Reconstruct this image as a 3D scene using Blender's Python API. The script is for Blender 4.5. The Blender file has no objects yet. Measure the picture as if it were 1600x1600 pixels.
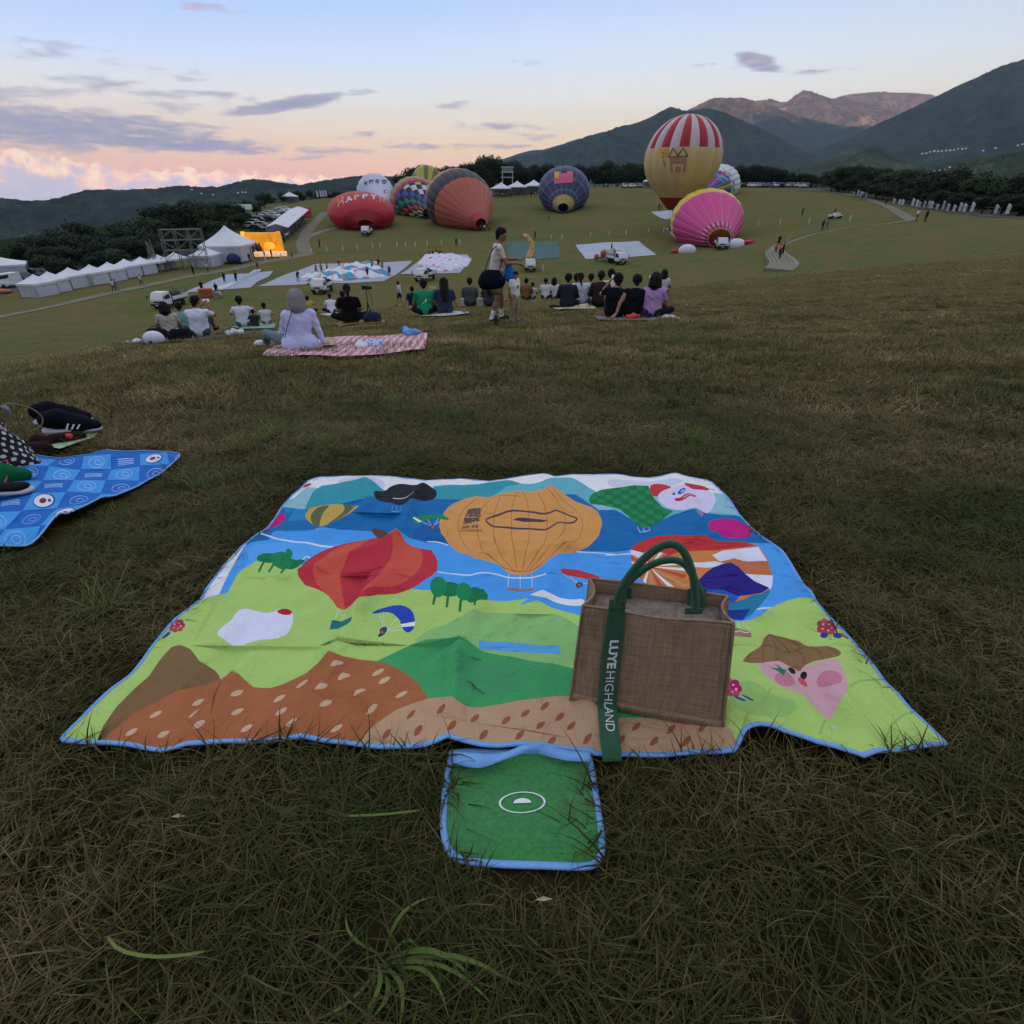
import bpy,bmesh,math,random
import numpy as np
from mathutils import Vector,Matrix,Euler,geometry
from math import sin,cos,tan,atan2,radians as RD,pi
# ------------------------------------------------------------------ camera
SC=bpy.context.scene
COL=SC.collection
F=873.0;PITCH=RD(29.8)
cp,sp=cos(PITCH),sin(PITCH)
cam=bpy.data.cameras.new('camera');camo=bpy.data.objects.new('camera',cam);COL.objects.link(camo)
cam.sensor_width=36;cam.sensor_height=36;cam.sensor_fit='HORIZONTAL'
cam.lens=F/1600*36;cam.clip_start=.05;cam.clip_end=60000
camo.rotation_euler=(pi/2-PITCH,0,0);camo.location=(0,0,0)
SC.camera=camo
SC.render.resolution_x=SC.render.resolution_y=1024
SC.view_settings.view_transform='Standard';SC.view_settings.look='None'
SC.view_settings.exposure=0.36;SC.view_settings.gamma=1;SC.view_settings.use_curve_mapping=False
SC.cycles.max_bounces=6;SC.cycles.diffuse_bounces=3;SC.cycles.glossy_bounces=2
SC.cycles.transparent_max_bounces=8;SC.cycles.volume_bounces=0
SC.cycles.use_denoising=True
def raydir(u,v):
 x=(u-800)/F;t=(800-v)/F
 return np.array([x,cp+t*sp,-sp+t*cp])
def project(p):
 d=p[1]*cp-p[2]*sp;t=p[1]*sp+p[2]*cp
 return 800+F*p[0]/d,800-F*t/d
# ------------------------------------------------------------------ world: dusk sky with clouds
SUN_AZ,SUN_EL=RD(205),RD(1.0)
W=bpy.data.worlds.new('World');SC.world=W;W.use_nodes=True
nt=W.node_tree;nt.nodes.clear()
def N(t,ty,**k):
 n=t.nodes.new(ty)
 for a,b in k.items():
  if a in('loc',):continue
  if isinstance(a,str)and a.startswith('i_'):n.inputs[a[2:]].default_value=b
  else:setattr(n,a,b)
 return n
def mth(t,op,a,b=None,c=None,clamp=False):
 n=t.nodes.new('ShaderNodeMath');n.operation=op;n.use_clamp=clamp
 for i,v in enumerate((a,b,c)):
  if v is None:continue
  if isinstance(v,(int,float)):n.inputs[i].default_value=v
  else:t.links.new(v,n.inputs[i])
 return n.outputs[0]
def mixc(t,fac,a,b,mode='MIX'):
 n=t.nodes.new('ShaderNodeMix');n.data_type='RGBA';n.blend_type=mode
 for s,v in((n.inputs[0],fac),(n.inputs[6],a),(n.inputs[7],b)):
  if isinstance(v,(int,float)):s.default_value=v
  elif isinstance(v,tuple):s.default_value=(*v[:3],1)
  else:t.links.new(v,s)
 return n.outputs[2]
def ramp(t,fac,stops,interp='LINEAR'):
 n=t.nodes.new('ShaderNodeValToRGB');cr=n.color_ramp;cr.interpolation=interp
 while len(cr.elements)<len(stops):cr.elements.new(.5)
 for e,(p,c)in zip(cr.elements,stops):
  e.position=p;e.color=(c,c,c,1)if isinstance(c,(int,float))else(*c[:3],1)
 t.links.new(fac,n.inputs[0]);return n.outputs[0]
def srgb(r,g,b):
 f=lambda c:(c/255/12.92)if c/255<=.04045 else((c/255+.055)/1.055)**2.4
 return(f(r),f(g),f(b))
def noise(t,vec,scale,detail=4,rough=.5,dist=0.0):
 n=t.nodes.new('ShaderNodeTexNoise');n.inputs['Scale'].default_value=scale
 n.inputs['Detail'].default_value=detail;n.inputs['Roughness'].default_value=rough
 n.inputs['Distortion'].default_value=dist
 if vec is not None:t.links.new(vec,n.inputs['Vector'])
 return n.outputs[0]
tc=nt.nodes.new('ShaderNodeTexCoord')
sep=nt.nodes.new('ShaderNodeSeparateXYZ');nt.links.new(tc.outputs['Generated'],sep.inputs[0])
X,Y,Z=sep.outputs
az=mth(nt,'ARCTAN2',X,Y)
el=mth(nt,'ARCSINE',Z)
eld=mth(nt,'MULTIPLY',el,180/pi)
azd=mth(nt,'MULTIPLY',az,180/pi)
# clear-sky gradient by elevation (degrees/60)
fac=mth(nt,'DIVIDE',mth(nt,'MAXIMUM',eld,0),60)
dg=lambda L:[(d/60,tuple(q*(.86 if d<20 else 1.0)for q in srgb(*c)))for d,c in L]
skyL=ramp(nt,fac,dg([(0,(226,170,160)),(1.6,(250,186,160)),(3.2,(250,206,168)),(4.8,(244,220,196)),(6.6,(226,224,222)),(9,(190,210,238)),(12.7,(154,184,230)),(25,(200,208,226)),(60,(204,209,222))]))
skyR=ramp(nt,fac,dg([(0,(240,186,150)),(1.6,(254,204,160)),(3.2,(254,218,170)),(4.8,(250,230,196)),(6.6,(240,234,222)),(9,(216,226,238)),(12.7,(184,206,238)),(25,(204,211,227)),(60,(204,209,222))]))
lr=ramp(nt,mth(nt,'ADD',mth(nt,'MULTIPLY',mth(nt,'SINE',az),.5),.5),[(.2,0.0),(.75,1.0)],'EASE')
sky=mixc(nt,lr,skyL,skyR)
# a little of the physical dusk sky under it
nis=nt.nodes.new('ShaderNodeTexSky');nis.sky_type='NISHITA';nis.sun_disc=False
nis.sun_elevation=SUN_EL;nis.sun_rotation=SUN_AZ
nisc=mixc(nt,1.0,nis.outputs[0],(.10,.10,.10),'MULTIPLY')
sky=mixc(nt,.06,sky,nisc)
# clouds live on a plane of directions (azimuth, elevation) stretched sideways
cmb=nt.nodes.new('ShaderNodeCombineXYZ');nt.links.new(azd,cmb.inputs[0]);nt.links.new(eld,cmb.inputs[1])
def mapped(sx,sy,ox=0,oy=0,rot=0):
 m=nt.nodes.new('ShaderNodeMapping');m.inputs['Scale'].default_value=(sx,sy,1)
 m.inputs['Location'].default_value=(ox,oy,0);m.inputs['Rotation'].default_value=(0,0,rot)
 nt.links.new(cmb.outputs[0],m.inputs[0]);return m.outputs[0]
def deg(u,v):
 d=raydir(u,v);return math.degrees(atan2(d[0],d[1])),math.degrees(math.asin(d[2]/np.linalg.norm(d)))
nA=noise(nt,mapped(.10,.62),1.0,5,.62,.3)
nB=noise(nt,mapped(.40,1.9,7,3),1.0,5,.62,.3)
nAB=mth(nt,'ADD',mth(nt,'MULTIPLY',nA,.45),mth(nt,'MULTIPLY',nB,.75))
# flat streaks: (u, v, half width px, half height px, tilt(px rise per px), strength)
STREAK=[(60,200,260,30,.04,1.35),(170,217,270,12,.06,1.3),(300,222,140,9,.04,.8),(30,150,90,14,0,.75),(140,125,80,12,.05,.8),(330,150,80,9,.08,.7),(250,165,70,16,.1,.6),(285,118,60,12,.1,.55),(230,148,140,12,.1,.7),(60,75,130,16,.14,.6),(455,162,115,9,-.16,1.2),(540,150,50,7,-.1,.6),(500,235,110,6,.02,.75),(660,229,70,6,.03,.8),(780,200,75,7,.02,.7),(830,100,45,7,.08,.65),(1185,97,34,12,.3,1.15),(1130,103,40,6,0,.55),(1275,112,50,6,-.05,.65),(560,212,40,6,-.1,.6),(720,163,40,7,-.15,.55),(840,215,40,7,.05,.7),(700,228,60,5,0,.6),(500,246,90,4,-.03,.6),(330,10,60,10,.1,.5),(895,192,25,4,0,.5),(790,229,60,5,.02,.6)]
mask=None
for(u,v,hw,hh,tl,st)in STREAK:
 a0,e0=deg(u,v);a1,e1=deg(u+hw,v+tl*hw);a2,e2=deg(u,v-hh)
 rx=math.hypot(a1-a0,e1-e0);ry=abs(e2-e0);rot=atan2(e1-e0,a1-a0)
 mp=nt.nodes.new('ShaderNodeMapping');mp.vector_type='TEXTURE';mp.inputs['Location'].default_value=(a0,e0,0)
 mp.inputs['Rotation'].default_value=(0,0,rot);mp.inputs['Scale'].default_value=(rx,ry,1);nt.links.new(cmb.outputs[0],mp.inputs[0])
 dt=nt.nodes.new('ShaderNodeVectorMath');dt.operation='DOT_PRODUCT'
 nt.links.new(mp.outputs[0],dt.inputs[0]);nt.links.new(mp.outputs[0],dt.inputs[1])
 st*=.8;b=mth(nt,'MULTIPLY_ADD',dt.outputs['Value'],-.45*st,st)
 mask=mth(nt,'MAXIMUM',b,0.0 if mask is None else mask)
# the same kind of thin streaks go on round the rest of the sky, low over the horizon
rest=ramp(nt,mth(nt,'ABSOLUTE',mth(nt,'DIVIDE',azd,180)),[(.24,0.0),(.30,.8)])
band=ramp(nt,mth(nt,'DIVIDE',eld,40),[(.0,0.0),(.12,.75),(.6,.5),(1,0.0)])
mask=mth(nt,'MAXIMUM',mask,mth(nt,'MULTIPLY',rest,mth(nt,'MULTIPLY',band,noise(nt,mapped(.05,.2,3,1),1.0,3)),))
dens=mth(nt,'MULTIPLY',mth(nt,'SUBTRACT',mth(nt,'ADD',mth(nt,'MULTIPLY',mask,.40),nAB),.73),5.0,None,True)
dens=mth(nt,'MULTIPLY',dens,mth(nt,'GREATER_THAN',mask,.001))
cgrey=ramp(nt,nB,[(.3,srgb(104,112,146)),(.55,srgb(132,130,156)),(.78,srgb(190,160,162))])
sky=mixc(nt,mth(nt,'MULTIPLY',dens,.93),sky,cgrey)
# cumulus banks low at left: height varies with azimuth
nC=noise(nt,mapped(.8,1.0,11,0),1.0,5,.60,.25)
nD=noise(nt,mapped(1.7,2.0,2,5),1.0,3,.55,.3)
tops=ramp(nt,mth(nt,'DIVIDE',mth(nt,'ADD',azd,180),360),[(0,.25),(.30,.28),(.375,.27),(.400,.24),(.412,.16),(.43,.15),(.45,.12),(.475,.11),(.50,.0),(.62,0.0),(.75,.2),(1,.25)])
ctop=mth(nt,'MULTIPLY',tops,10)
bump1=mth(nt,'ADD',mth(nt,'MULTIPLY',mth(nt,'SUBTRACT',nC,.5),4.5),mth(nt,'MULTIPLY',mth(nt,'SUBTRACT',nD,.5),1.8))
hgt=mth(nt,'SUBTRACT',mth(nt,'ADD',ctop,mth(nt,'MULTIPLY',bump1,mth(nt,'MULTIPLY_ADD',tops,2.2,.15))),eld)
cd=mth(nt,'MULTIPLY',hgt,4.5,None,True)
nE=noise(nt,mapped(.75,1.0,5,9),1.0,3,.5,.3)
litf=mth(nt,'ADD',mth(nt,'SUBTRACT',1.0,mth(nt,'MULTIPLY',hgt,.42)),mth(nt,'MULTIPLY',mth(nt,'SUBTRACT',nE,.5),2.4),None)
ccol=ramp(nt,litf,[(0,srgb(180,176,200)),(.4,srgb(200,184,198)),(.75,srgb(250,196,170)),(1.0,srgb(255,222,184))])
sky=mixc(nt,mth(nt,'MULTIPLY',cd,.93),sky,ccol)
gainf=mth(nt,'MULTIPLY_ADD',X,-.16,mth(nt,'MULTIPLY_ADD',Y,.26,.93))
sky=mixc(nt,1.0,sky,gainf,'MULTIPLY')
# below the horizon: dim ground colour
sky=mixc(nt,mth(nt,'LESS_THAN',eld,-1.5),sky,srgb(90,90,98))
bg=nt.nodes.new('ShaderNodeBackground');nt.links.new(sky,bg.inputs[0]);bg.inputs[1].default_value=1.14
wo=nt.nodes.new('ShaderNodeOutputWorld');nt.links.new(bg.outputs[0],wo.inputs[0])
# ------------------------------------------------------------------ sun: very low, kept off the near ground by the added range behind
sl=bpy.data.lights.new('sun','SUN');sl.energy=5.0;sl.angle=RD(.5);sl.color=(1.0,.50,.30)
so=bpy.data.objects.new('sun',sl);COL.objects.link(so)
sd=Vector((sin(SUN_AZ)*cos(SUN_EL),cos(SUN_AZ)*cos(SUN_EL),sin(SUN_EL)))
so.rotation_euler=sd.to_track_quat('Z','Y').to_euler()
# ------------------------------------------------------------------ helpers
rng=random.Random(7)
MATS={}
def newmat(name):
 m=bpy.data.materials.new(name);m.use_nodes=True;t=m.node_tree
 b=t.nodes['Principled BSDF'];return m,t,b
def mat(name,col,rough=.7,var=.15,scale=8.0,metal=0.0,bump=0.0,bscale=40.0,emit=0.0,spec=.35,sheen=0.0,trans=0.0):
 """plain procedural material: base colour broken up by noise"""
 if name in MATS:return MATS[name]
 m,t,b=newmat(name)
 g=t.nodes.new('ShaderNodeTexCoord').outputs['Object']
 n=noise(t,g,scale,4,.6)
 k=ramp(t,n,[(.3,1-var),(.7,1+var)])
 c=mixc(t,1.0,tuple(col),k,'MULTIPLY')
 t.links.new(c,b.inputs['Base Color']);b.inputs['Roughness'].default_value=rough
 b.inputs['Metallic'].default_value=metal;b.inputs['Specular IOR Level'].default_value=spec
 if sheen:b.inputs['Sheen Weight'].default_value=sheen
 if bump:
  bn=t.nodes.new('ShaderNodeBump');bn.inputs['Strength'].default_value=bump;bn.inputs['Distance'].default_value=.02
  t.links.new(noise(t,g,bscale,5,.6),bn.inputs['Height']);t.links.new(bn.outputs[0],b.inputs['Normal'])
 if emit:
  b.inputs['Emission Strength'].default_value=emit;t.links.new(c,b.inputs['Emission Color'])
 if trans:
  tr=t.nodes.new('ShaderNodeBsdfTranslucent');t.links.new(c,tr.inputs[0])
  ms=t.nodes.new('ShaderNodeMixShader');ms.inputs[0].default_value=trans
  t.links.new(b.outputs[0],ms.inputs[1]);t.links.new(tr.outputs[0],ms.inputs[2])
  t.links.new(ms.outputs[0],t.nodes['Material Output'].inputs[0])
 MATS[name]=m;return m
def attrmat(name,rough=.75,var=.08,scale=30.0,bump=.0,bscale=200.,spec=.3,trans=0.0,sheen=0.0,weave=False):
 """material that takes the thing's own colours from the mesh colour attribute 'Col' (print, dye)"""
 if name in MATS:return MATS[name]
 m,t,b=newmat(name)
 a=t.nodes.new('ShaderNodeAttribute');a.attribute_name='Col'
 g=t.nodes.new('ShaderNodeTexCoord').outputs['Object']
 k=ramp(t,noise(t,g,scale,5,.65),[(.3,1-var),(.7,1+var)])
 c=mixc(t,1.0,a.outputs['Color'],k,'MULTIPLY')
 t.links.new(c,b.inputs['Base Color']);b.inputs['Roughness'].default_value=rough
 b.inputs['Specular IOR Level'].default_value=spec
 if sheen:b.inputs['Sheen Weight'].default_value=sheen
 if bump:
  bn=t.nodes.new('ShaderNodeBump');bn.inputs['Strength'].default_value=bump;bn.inputs['Distance'].default_value=.01
  h=noise(t,g,bscale,4,.6)
  t.links.new(h,bn.inputs['Height']);t.links.new(bn.outputs[0],b.inputs['Normal'])
 if trans:
  tr=t.nodes.new('ShaderNodeBsdfTranslucent');t.links.new(c,tr.inputs[0])
  ms=t.nodes.new('ShaderNodeMixShader');ms.inputs[0].default_value=trans
  t.links.new(b.outputs[0],ms.inputs[1]);t.links.new(tr.outputs[0],ms.inputs[2])
  t.links.new(ms.outputs[0],t.nodes['Material Output'].inputs[0])
 MATS[name]=m;return m
def mesh(name,V,Fc,m=None,smooth=False,fcol=None,vcol=None,mi=None):
 me=bpy.data.meshes.new(name)
 me.from_pydata([tuple(map(float,v))for v in V],[],[tuple(int(i)for i in f)for f in Fc])
 if m is not None:
  for q in(m if isinstance(m,(list,tuple))else[m]):me.materials.append(q)
 if mi is not None:me.polygons.foreach_set('material_index',np.array(mi,dtype=np.int32))
 if smooth:me.polygons.foreach_set('use_smooth',[True]*len(me.polygons))
 if fcol is not None:
  ca=me.color_attributes.new('Col','FLOAT_COLOR','CORNER')
  lt=np.zeros(len(me.polygons),dtype=np.int32);me.polygons.foreach_get('loop_total',lt)
  fc=np.asarray(fcol,dtype=np.float32)[:,:3]
  arr=np.ones((len(me.loops),4),dtype=np.float32);arr[:,:3]=np.repeat(fc,lt,axis=0)
  ca.data.foreach_set('color',arr.ravel())
 if vcol is not None:
  ca=me.color_attributes.new('Col','FLOAT_COLOR','POINT')
  arr=np.ones((len(me.vertices),4),dtype=np.float32);arr[:,:3]=np.asarray(vcol)[:,:3]
  ca.data.foreach_set('color',arr.ravel())
 me.update();return me
def tag(o,label=None,cat=None,group=None,kind=None):
 if label:o['label']=label
 if cat:o['category']=cat
 if group:o['group']=group
 if kind:o['kind']=kind
 return o
def obj(name,me,parent=None,loc=None,rot=None,scale=None,**tg):
 o=bpy.data.objects.new(name,me);COL.objects.link(o)
 if parent is not None:o.parent=parent
 if loc is not None:o.location=loc
 if rot is not None:o.rotation_euler=rot
 if scale is not None:o.scale=scale if hasattr(scale,'__len__')else(scale,)*3
 return tag(o,**tg)
def empty(name,loc=(0,0,0),rot=(0,0,0),**tg):
 o=bpy.data.objects.new(name,None);COL.objects.link(o);o.empty_display_size=.2
 o.location=loc;o.rotation_euler=rot
 return tag(o,**tg)
def kids(o):return[c for c in COL.objects if c.parent is o]
CH={}
def copy_tree(o,parent=None):
 c=o.copy();COL.objects.link(c);c.parent=parent
 for ch in list(o.children):copy_tree(ch,c)
 return c
class MB:
 """collects shapes for ONE mesh; each face may carry a colour"""
 def __init__(s):s.V=[];s.F=[];s.C=[];s.c=(1,1,1)
 def add(s,V,Fc,M=None,c=None):
  b=len(s.V)
  for v in V:
   v=Vector(v)
   s.V.append(tuple(M@v)if M is not None else tuple(v))
  for f in Fc:s.F.append([i+b for i in f]);s.C.append(c or s.c)
  return s
 def box(s,x0,x1,y0,y1,z0,z1,M=None,c=None,taper=0.0,bev=0.0):
  if bev:
   bm=bmesh.new();bmesh.ops.create_cube(bm,size=1)
   for v in bm.verts:v.co=Vector(((x0+x1)/2+v.co.x*(x1-x0),(y0+y1)/2+v.co.y*(y1-y0),(z0+z1)/2+v.co.z*(z1-z0)))
   bmesh.ops.bevel(bm,geom=bm.edges[:],offset=bev,segments=2,affect='EDGES',profile=.6)
   bm.verts.index_update()
   s.add([v.co.copy()for v in bm.verts],[[v.index for v in f.verts]for f in bm.faces],M,c);bm.free();return s
  t=taper;mx,my=(x0+x1)/2,(y0+y1)/2
  V=[]
  for z,k in((z0,1),(z1,1-t)):
   for x,y in((x0,y0),(x1,y0),(x1,y1),(x0,y1)):V.append((mx+(x-mx)*k,my+(y-my)*k,z))
  return s.add(V,[(3,2,1,0),(4,5,6,7),(0,1,5,4),(1,2,6,5),(2,3,7,6),(3,0,4,7)],M,c)
 def tube(s,pts,r,n=8,c=None,cap=True,M=None,flat=1.0):
  pts=[Vector(p)for p in pts];R=r if hasattr(r,'__len__')else[r]*len(pts)
  V=[];Fc=[];up=None
  for i,p in enumerate(pts):
   d=(pts[min(i+1,len(pts)-1)]-pts[max(i-1,0)]).normalized()
   if up is None:
    up=Vector((0,0,1))if abs(d.z)<.9 else Vector((1,0,0))
   a=d.cross(up).normalized()if d.cross(up).length>1e-6 else Vector((1,0,0));bb=a.cross(d).normalized();up=bb
   for k in range(n):
    t=2*pi*k/n;V.append(p+a*cos(t)*R[i]+bb*sin(t)*R[i]*flat)
  for i in range(len(pts)-1):
   for k in range(n):
    k2=(k+1)%n;Fc.append((i*n+k,i*n+k2,(i+1)*n+k2,(i+1)*n+k))
  if cap:Fc.append(tuple(range(n))[::-1]);Fc.append(tuple((len(pts)-1)*n+k for k in range(n)))
  return s.add(V,Fc,M,c)
 def ball(s,p,r,n=10,m=7,c=None,M=None):
  r3=r if hasattr(r,'__len__')else(r,r,r)
  V=[(p[0],p[1],p[2]-r3[2])];Fc=[]
  for j in range(1,m):
   t=pi*j/m
   for k in range(n):
    a=2*pi*k/n;V.append((p[0]+r3[0]*sin(t)*cos(a),p[1]+r3[1]*sin(t)*sin(a),p[2]-r3[2]*cos(t)))
  V.append((p[0],p[1],p[2]+r3[2]));L=len(V)-1
  for k in range(n):Fc.append((0,1+(k+1)%n,1+k))
  for j in range(m-2):
   for k in range(n):
    k2=(k+1)%n;Fc.append((1+j*n+k,1+j*n+k2,1+(j+1)*n+k2,1+(j+1)*n+k))
  for k in range(n):Fc.append((1+(m-2)*n+k,1+(m-2)*n+(k+1)%n,L))
  return s.add(V,Fc,M,c)
 def lathe(s,prof,n=16,c=None,M=None,cap=True):
  V=[];Fc=[]
  for r,z in prof:
   for k in range(n):
    a=2*pi*k/n;V.append((r*cos(a),r*sin(a),z))
  for i in range(len(prof)-1):
   for k in range(n):
    k2=(k+1)%n;Fc.append((i*n+k,i*n+k2,(i+1)*n+k2,(i+1)*n+k))
  if cap:Fc.append(tuple(range(n))[::-1]);Fc.append(tuple((len(prof)-1)*n+k for k in range(n)))
  return s.add(V,Fc,M,c)
 def build(s,name,m,parent=None,smooth=False,color=False,**k):
  me=mesh(name,s.V,s.F,m,smooth,fcol=s.C if color else None)
  return obj(name,me,parent,**k)
 def me(s,name,m,smooth=False,color=False):
  return mesh(name,s.V,s.F,m,smooth,fcol=s.C if color else None)
# ------------------------------------------------------------------ terrain
SL=0.1086
PROF={-75:[(0,-1.006),(3,-1.28),(6,-1.65),(12,-2.7),(20,-4.3),(40,-7.5),(65,-10.5),(80,-11.8),(110,-12.6),(160,-13),(260,-15)],-41:[(0,-1.006),(3,-1.25),(6,-1.52),(8,-1.8),(12,-2.45),(20,-4.0),(40,-7.7),(65,-11.0),(80,-12.2),(110,-12.6),(160,-13),(260,-15)],-29:[(0,-1.006),(3,-1.29),(6,-1.58),(8,-1.84),(10,-2.1),(15,-2.84),(20,-3.72),(25,-4.68),(35,-6.5),(50,-9),(70,-11.5),(84,-12.7),(122,-12.6),(150,-12),(180,-10),(260,-8)],-18:[(0,-1.006),(3,-1.32),(6,-1.64),(8,-1.9),(12,-2.42),(15.7,-2.98),(20,-3.65),(27,-4.65),(35,-6.0),(45,-7.6),(60,-10),(70,-11.4),(85,-12.6),(120,-12.3),(150,-9.8),(180,-6.2),(210,-4),(260,-2.5)],-9:[(0,-1.006),(3,-1.33),(6,-1.66),(8,-1.89),(12,-2.36),(16,-2.88),(22,-3.75),(30,-5.0),(38,-6.28),(50,-8.2),(70,-11.3),(85,-12.6),(118,-12),(150,-9.6),(180,-6),(210,-3),(240,-.8),(260,-.4)],0:[(0,-1.006),(3,-1.332),(6,-1.658),(8,-1.875),(12,-2.31),(16,-2.76),(20,-3.25),(24,-3.8),(30,-4.9),(50,-9),(70,-12),(85,-12.8),(100,-12.7),(115,-12),(150,-9.5),(180,-6),(210,-2.5),(235,.3),(260,1.0)],10:[(0,-1.006),(3,-1.33),(6,-1.65),(8,-1.86),(12,-2.29),(16,-2.68),(20,-3.08),(24,-3.6),(30,-4.9),(50,-9),(75,-12.2),(85,-12.6),(100,-12.4),(115,-11.6),(150,-8.2),(200,-2.5),(235,1.2),(260,1.8)],20:[(0,-1.006),(3,-1.31),(6,-1.6),(12,-2.1),(20,-2.6),(26,-3.12),(32,-3.9),(40,-5.6),(70,-10.3),(85,-11),(115,-9.5),(130,-9),(150,-7.5),(200,-2),(235,1.4),(260,1.8)],28:[(0,-1.006),(3,-1.29),(6,-1.53),(12,-1.95),(20,-2.3),(28,-2.8),(36,-4.1),(50,-6.3),(70,-7.2),(90,-6.2),(110,-4.9),(150,-3.5),(200,-.9),(235,.9),(260,1.3)],41:[(0,-1.006),(3,-1.24),(6,-1.42),(12,-1.65),(20,-1.68),(27,-1.82),(34,-2.5),(45,-3.5),(60,-3.3),(75,-2.6),(85,-2.3),(95,-2.6),(110,-3.1),(140,-3.2),(200,-2.6),(260,-2)],75:[(0,-1.006),(3,-1.05),(6,-1.1),(12,-1.2),(20,-1.3),(30,-1.6),(45,-2.0),(75,-2),(110,-2.5),(200,-2),(260,-2)],}
def pchip(xs,ys,xq):
 xs=np.array(xs,float);ys=np.array(ys,float);h=np.diff(xs);d=np.diff(ys)/h
 m=np.zeros_like(ys);m[0]=d[0];m[-1]=d[-1]
 for i in range(1,len(xs)-1):
  if d[i-1]*d[i]>0:
   w1=2*h[i]+h[i-1];w2=h[i]+2*h[i-1];m[i]=(w1+w2)/(w1/d[i-1]+w2/d[i])
 i=np.clip(np.searchsorted(xs,xq)-1,0,len(xs)-2);t=(xq-xs[i])/h[i]
 return((1+2*t)*(1-t)**2*ys[i]+t*(1-t)**2*h[i]*m[i]+t*t*(3-2*t)*ys[i+1]+t*t*(t-1)*h[i]*m[i+1])
RQ=np.concatenate([np.linspace(0,30,301)[:-1],np.linspace(30,260,461)[:-1],np.geomspace(260,26000,120)])
FAR=[(260,None),(330,-8),(600,-34),(1200,-60),(26000,-60)]
def full(p):
 xs=[a for a,b in p];ys=[b for a,b in p]
 z=np.empty_like(RQ);k=RQ<=260;z[k]=pchip(xs,ys,RQ[k])
 z[~k]=np.interp(RQ[~k],[260,330,600,1400,3000,26000],[ys[-1],ys[-1]-3,-34,-120,-350,-350]);return z
azs=sorted(PROF);TAB0=np.array([full(PROF[a])for a in azs])
AZQ=np.arange(-180,181,1.0)
TAB=np.empty((len(AZQ),len(RQ)))
back=np.interp(RQ,[0,3,10,40,150,1000,26000],[-1.006,-.72,.3,3,8,0,0])
for j in range(len(RQ)):
 c=np.interp(AZQ,[-180,-130]+azs+[130,180],[back[j],back[j]*.6+TAB0[0,j]*.4]+list(TAB0[:,j])+[back[j]*.6+TAB0[-1,j]*.4,back[j]])
 TAB[:,j]=c
g=np.exp(-.5*(np.arange(-12,13)/3.2)**2);g/=g.sum()
PAD=np.concatenate([TAB[-13:-1],TAB,TAB[1:13]]);TAB=np.array([(PAD[i:i+25]*g[:,None]).sum(0)for i in range(len(AZQ))])
def H(x,y):
 x=np.asarray(x,float);y=np.asarray(y,float);r=np.hypot(x,y);a=np.degrees(np.arctan2(x,y))
 fi=np.clip((a+180),0,359.999);i=fi.astype(int);f=fi-i
 j=np.clip(np.searchsorted(RQ,r)-1,0,len(RQ)-2);t=np.clip((r-RQ[j])/(RQ[j+1]-RQ[j]),0,1)
 z=(TAB[i,j]*(1-f)*(1-t)+TAB[i+1,j]*f*(1-t)+TAB[i,j+1]*(1-f)*t+TAB[i+1,j+1]*f*t)
 pl=-1.006-SL*y;w=np.clip((6.0-r)/2.5,0,1)*np.clip((y+1)/1.5,0,1)*np.clip((4.2-abs(x))/2.5,0,1);w=w*w*(3-2*w)
 z=z*(1-w)+pl*w
 und=.10*np.sin(x*.17+1.3)*np.sin(y*.13+.4)+.05*np.sin(x*.41+y*.23)+.03*np.sin(x*.9-y*.5)
 return z+und*np.clip((r-12)/30,0,1)*np.clip((600-r)/300,0,1)
def Hs(x,y):return float(H(x,y))
def ground(u,v,lift=0.0):
 """the place on the terrain seen at a photograph pixel"""
 d=raydir(u,v);hz=np.hypot(d[0],d[1])
 ts=np.concatenate([np.linspace(.3,40,1200),np.linspace(40,700,4000)])/hz
 gap=ts*d[2]-H(ts*d[0],ts*d[1])-lift
 k=np.argmax(gap<0)
 if gap[k]>=0:k=len(ts)-1
 if k==0:t=ts[0]
 else:
  a,b=gap[k-1],gap[k];t=ts[k-1]+(ts[k]-ts[k-1])*a/(a-b)
 return Vector(d*t)
def atd(u,v,r):
 """point on the terrain at horizontal distance r below/above pixel column u"""
 d=raydir(u,v);hz=np.hypot(d[0],d[1]);x,y=d[0]/hz*r,d[1]/hz*r
 return Vector((x,y,Hs(x,y)))
def pix_at(u,v,r):
 d=raydir(u,v);return Vector(d/np.hypot(d[0],d[1])*r)
rr=np.concatenate([[0],np.geomspace(.25,12,60),np.linspace(12.4,60,110),np.linspace(60.8,270,210),np.geomspace(275,14500,56)])
aa=np.concatenate([np.arange(-180,-60,4.0),np.arange(-60,60,.5),np.arange(60,180,4.0)])
GX=rr[:,None]*np.sin(np.radians(aa))[None];GY=rr[:,None]*np.cos(np.radians(aa))[None]
GZ=H(GX,GY)
nr,na=GX.shape
Vg=np.stack([GX,GY,GZ],-1).reshape(-1,3)
idx=np.arange(nr*na).reshape(nr,na);nx=np.roll(idx,-1,axis=1)
Fg=np.stack([idx[1:-1],nx[1:-1],nx[2:],idx[2:]],-1).reshape(-1,4).tolist()
Fg=[f[::-1]for f in Fg]
for k in range(na):Fg.append((0,nx[1,k],idx[1,k])[::-1])
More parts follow.
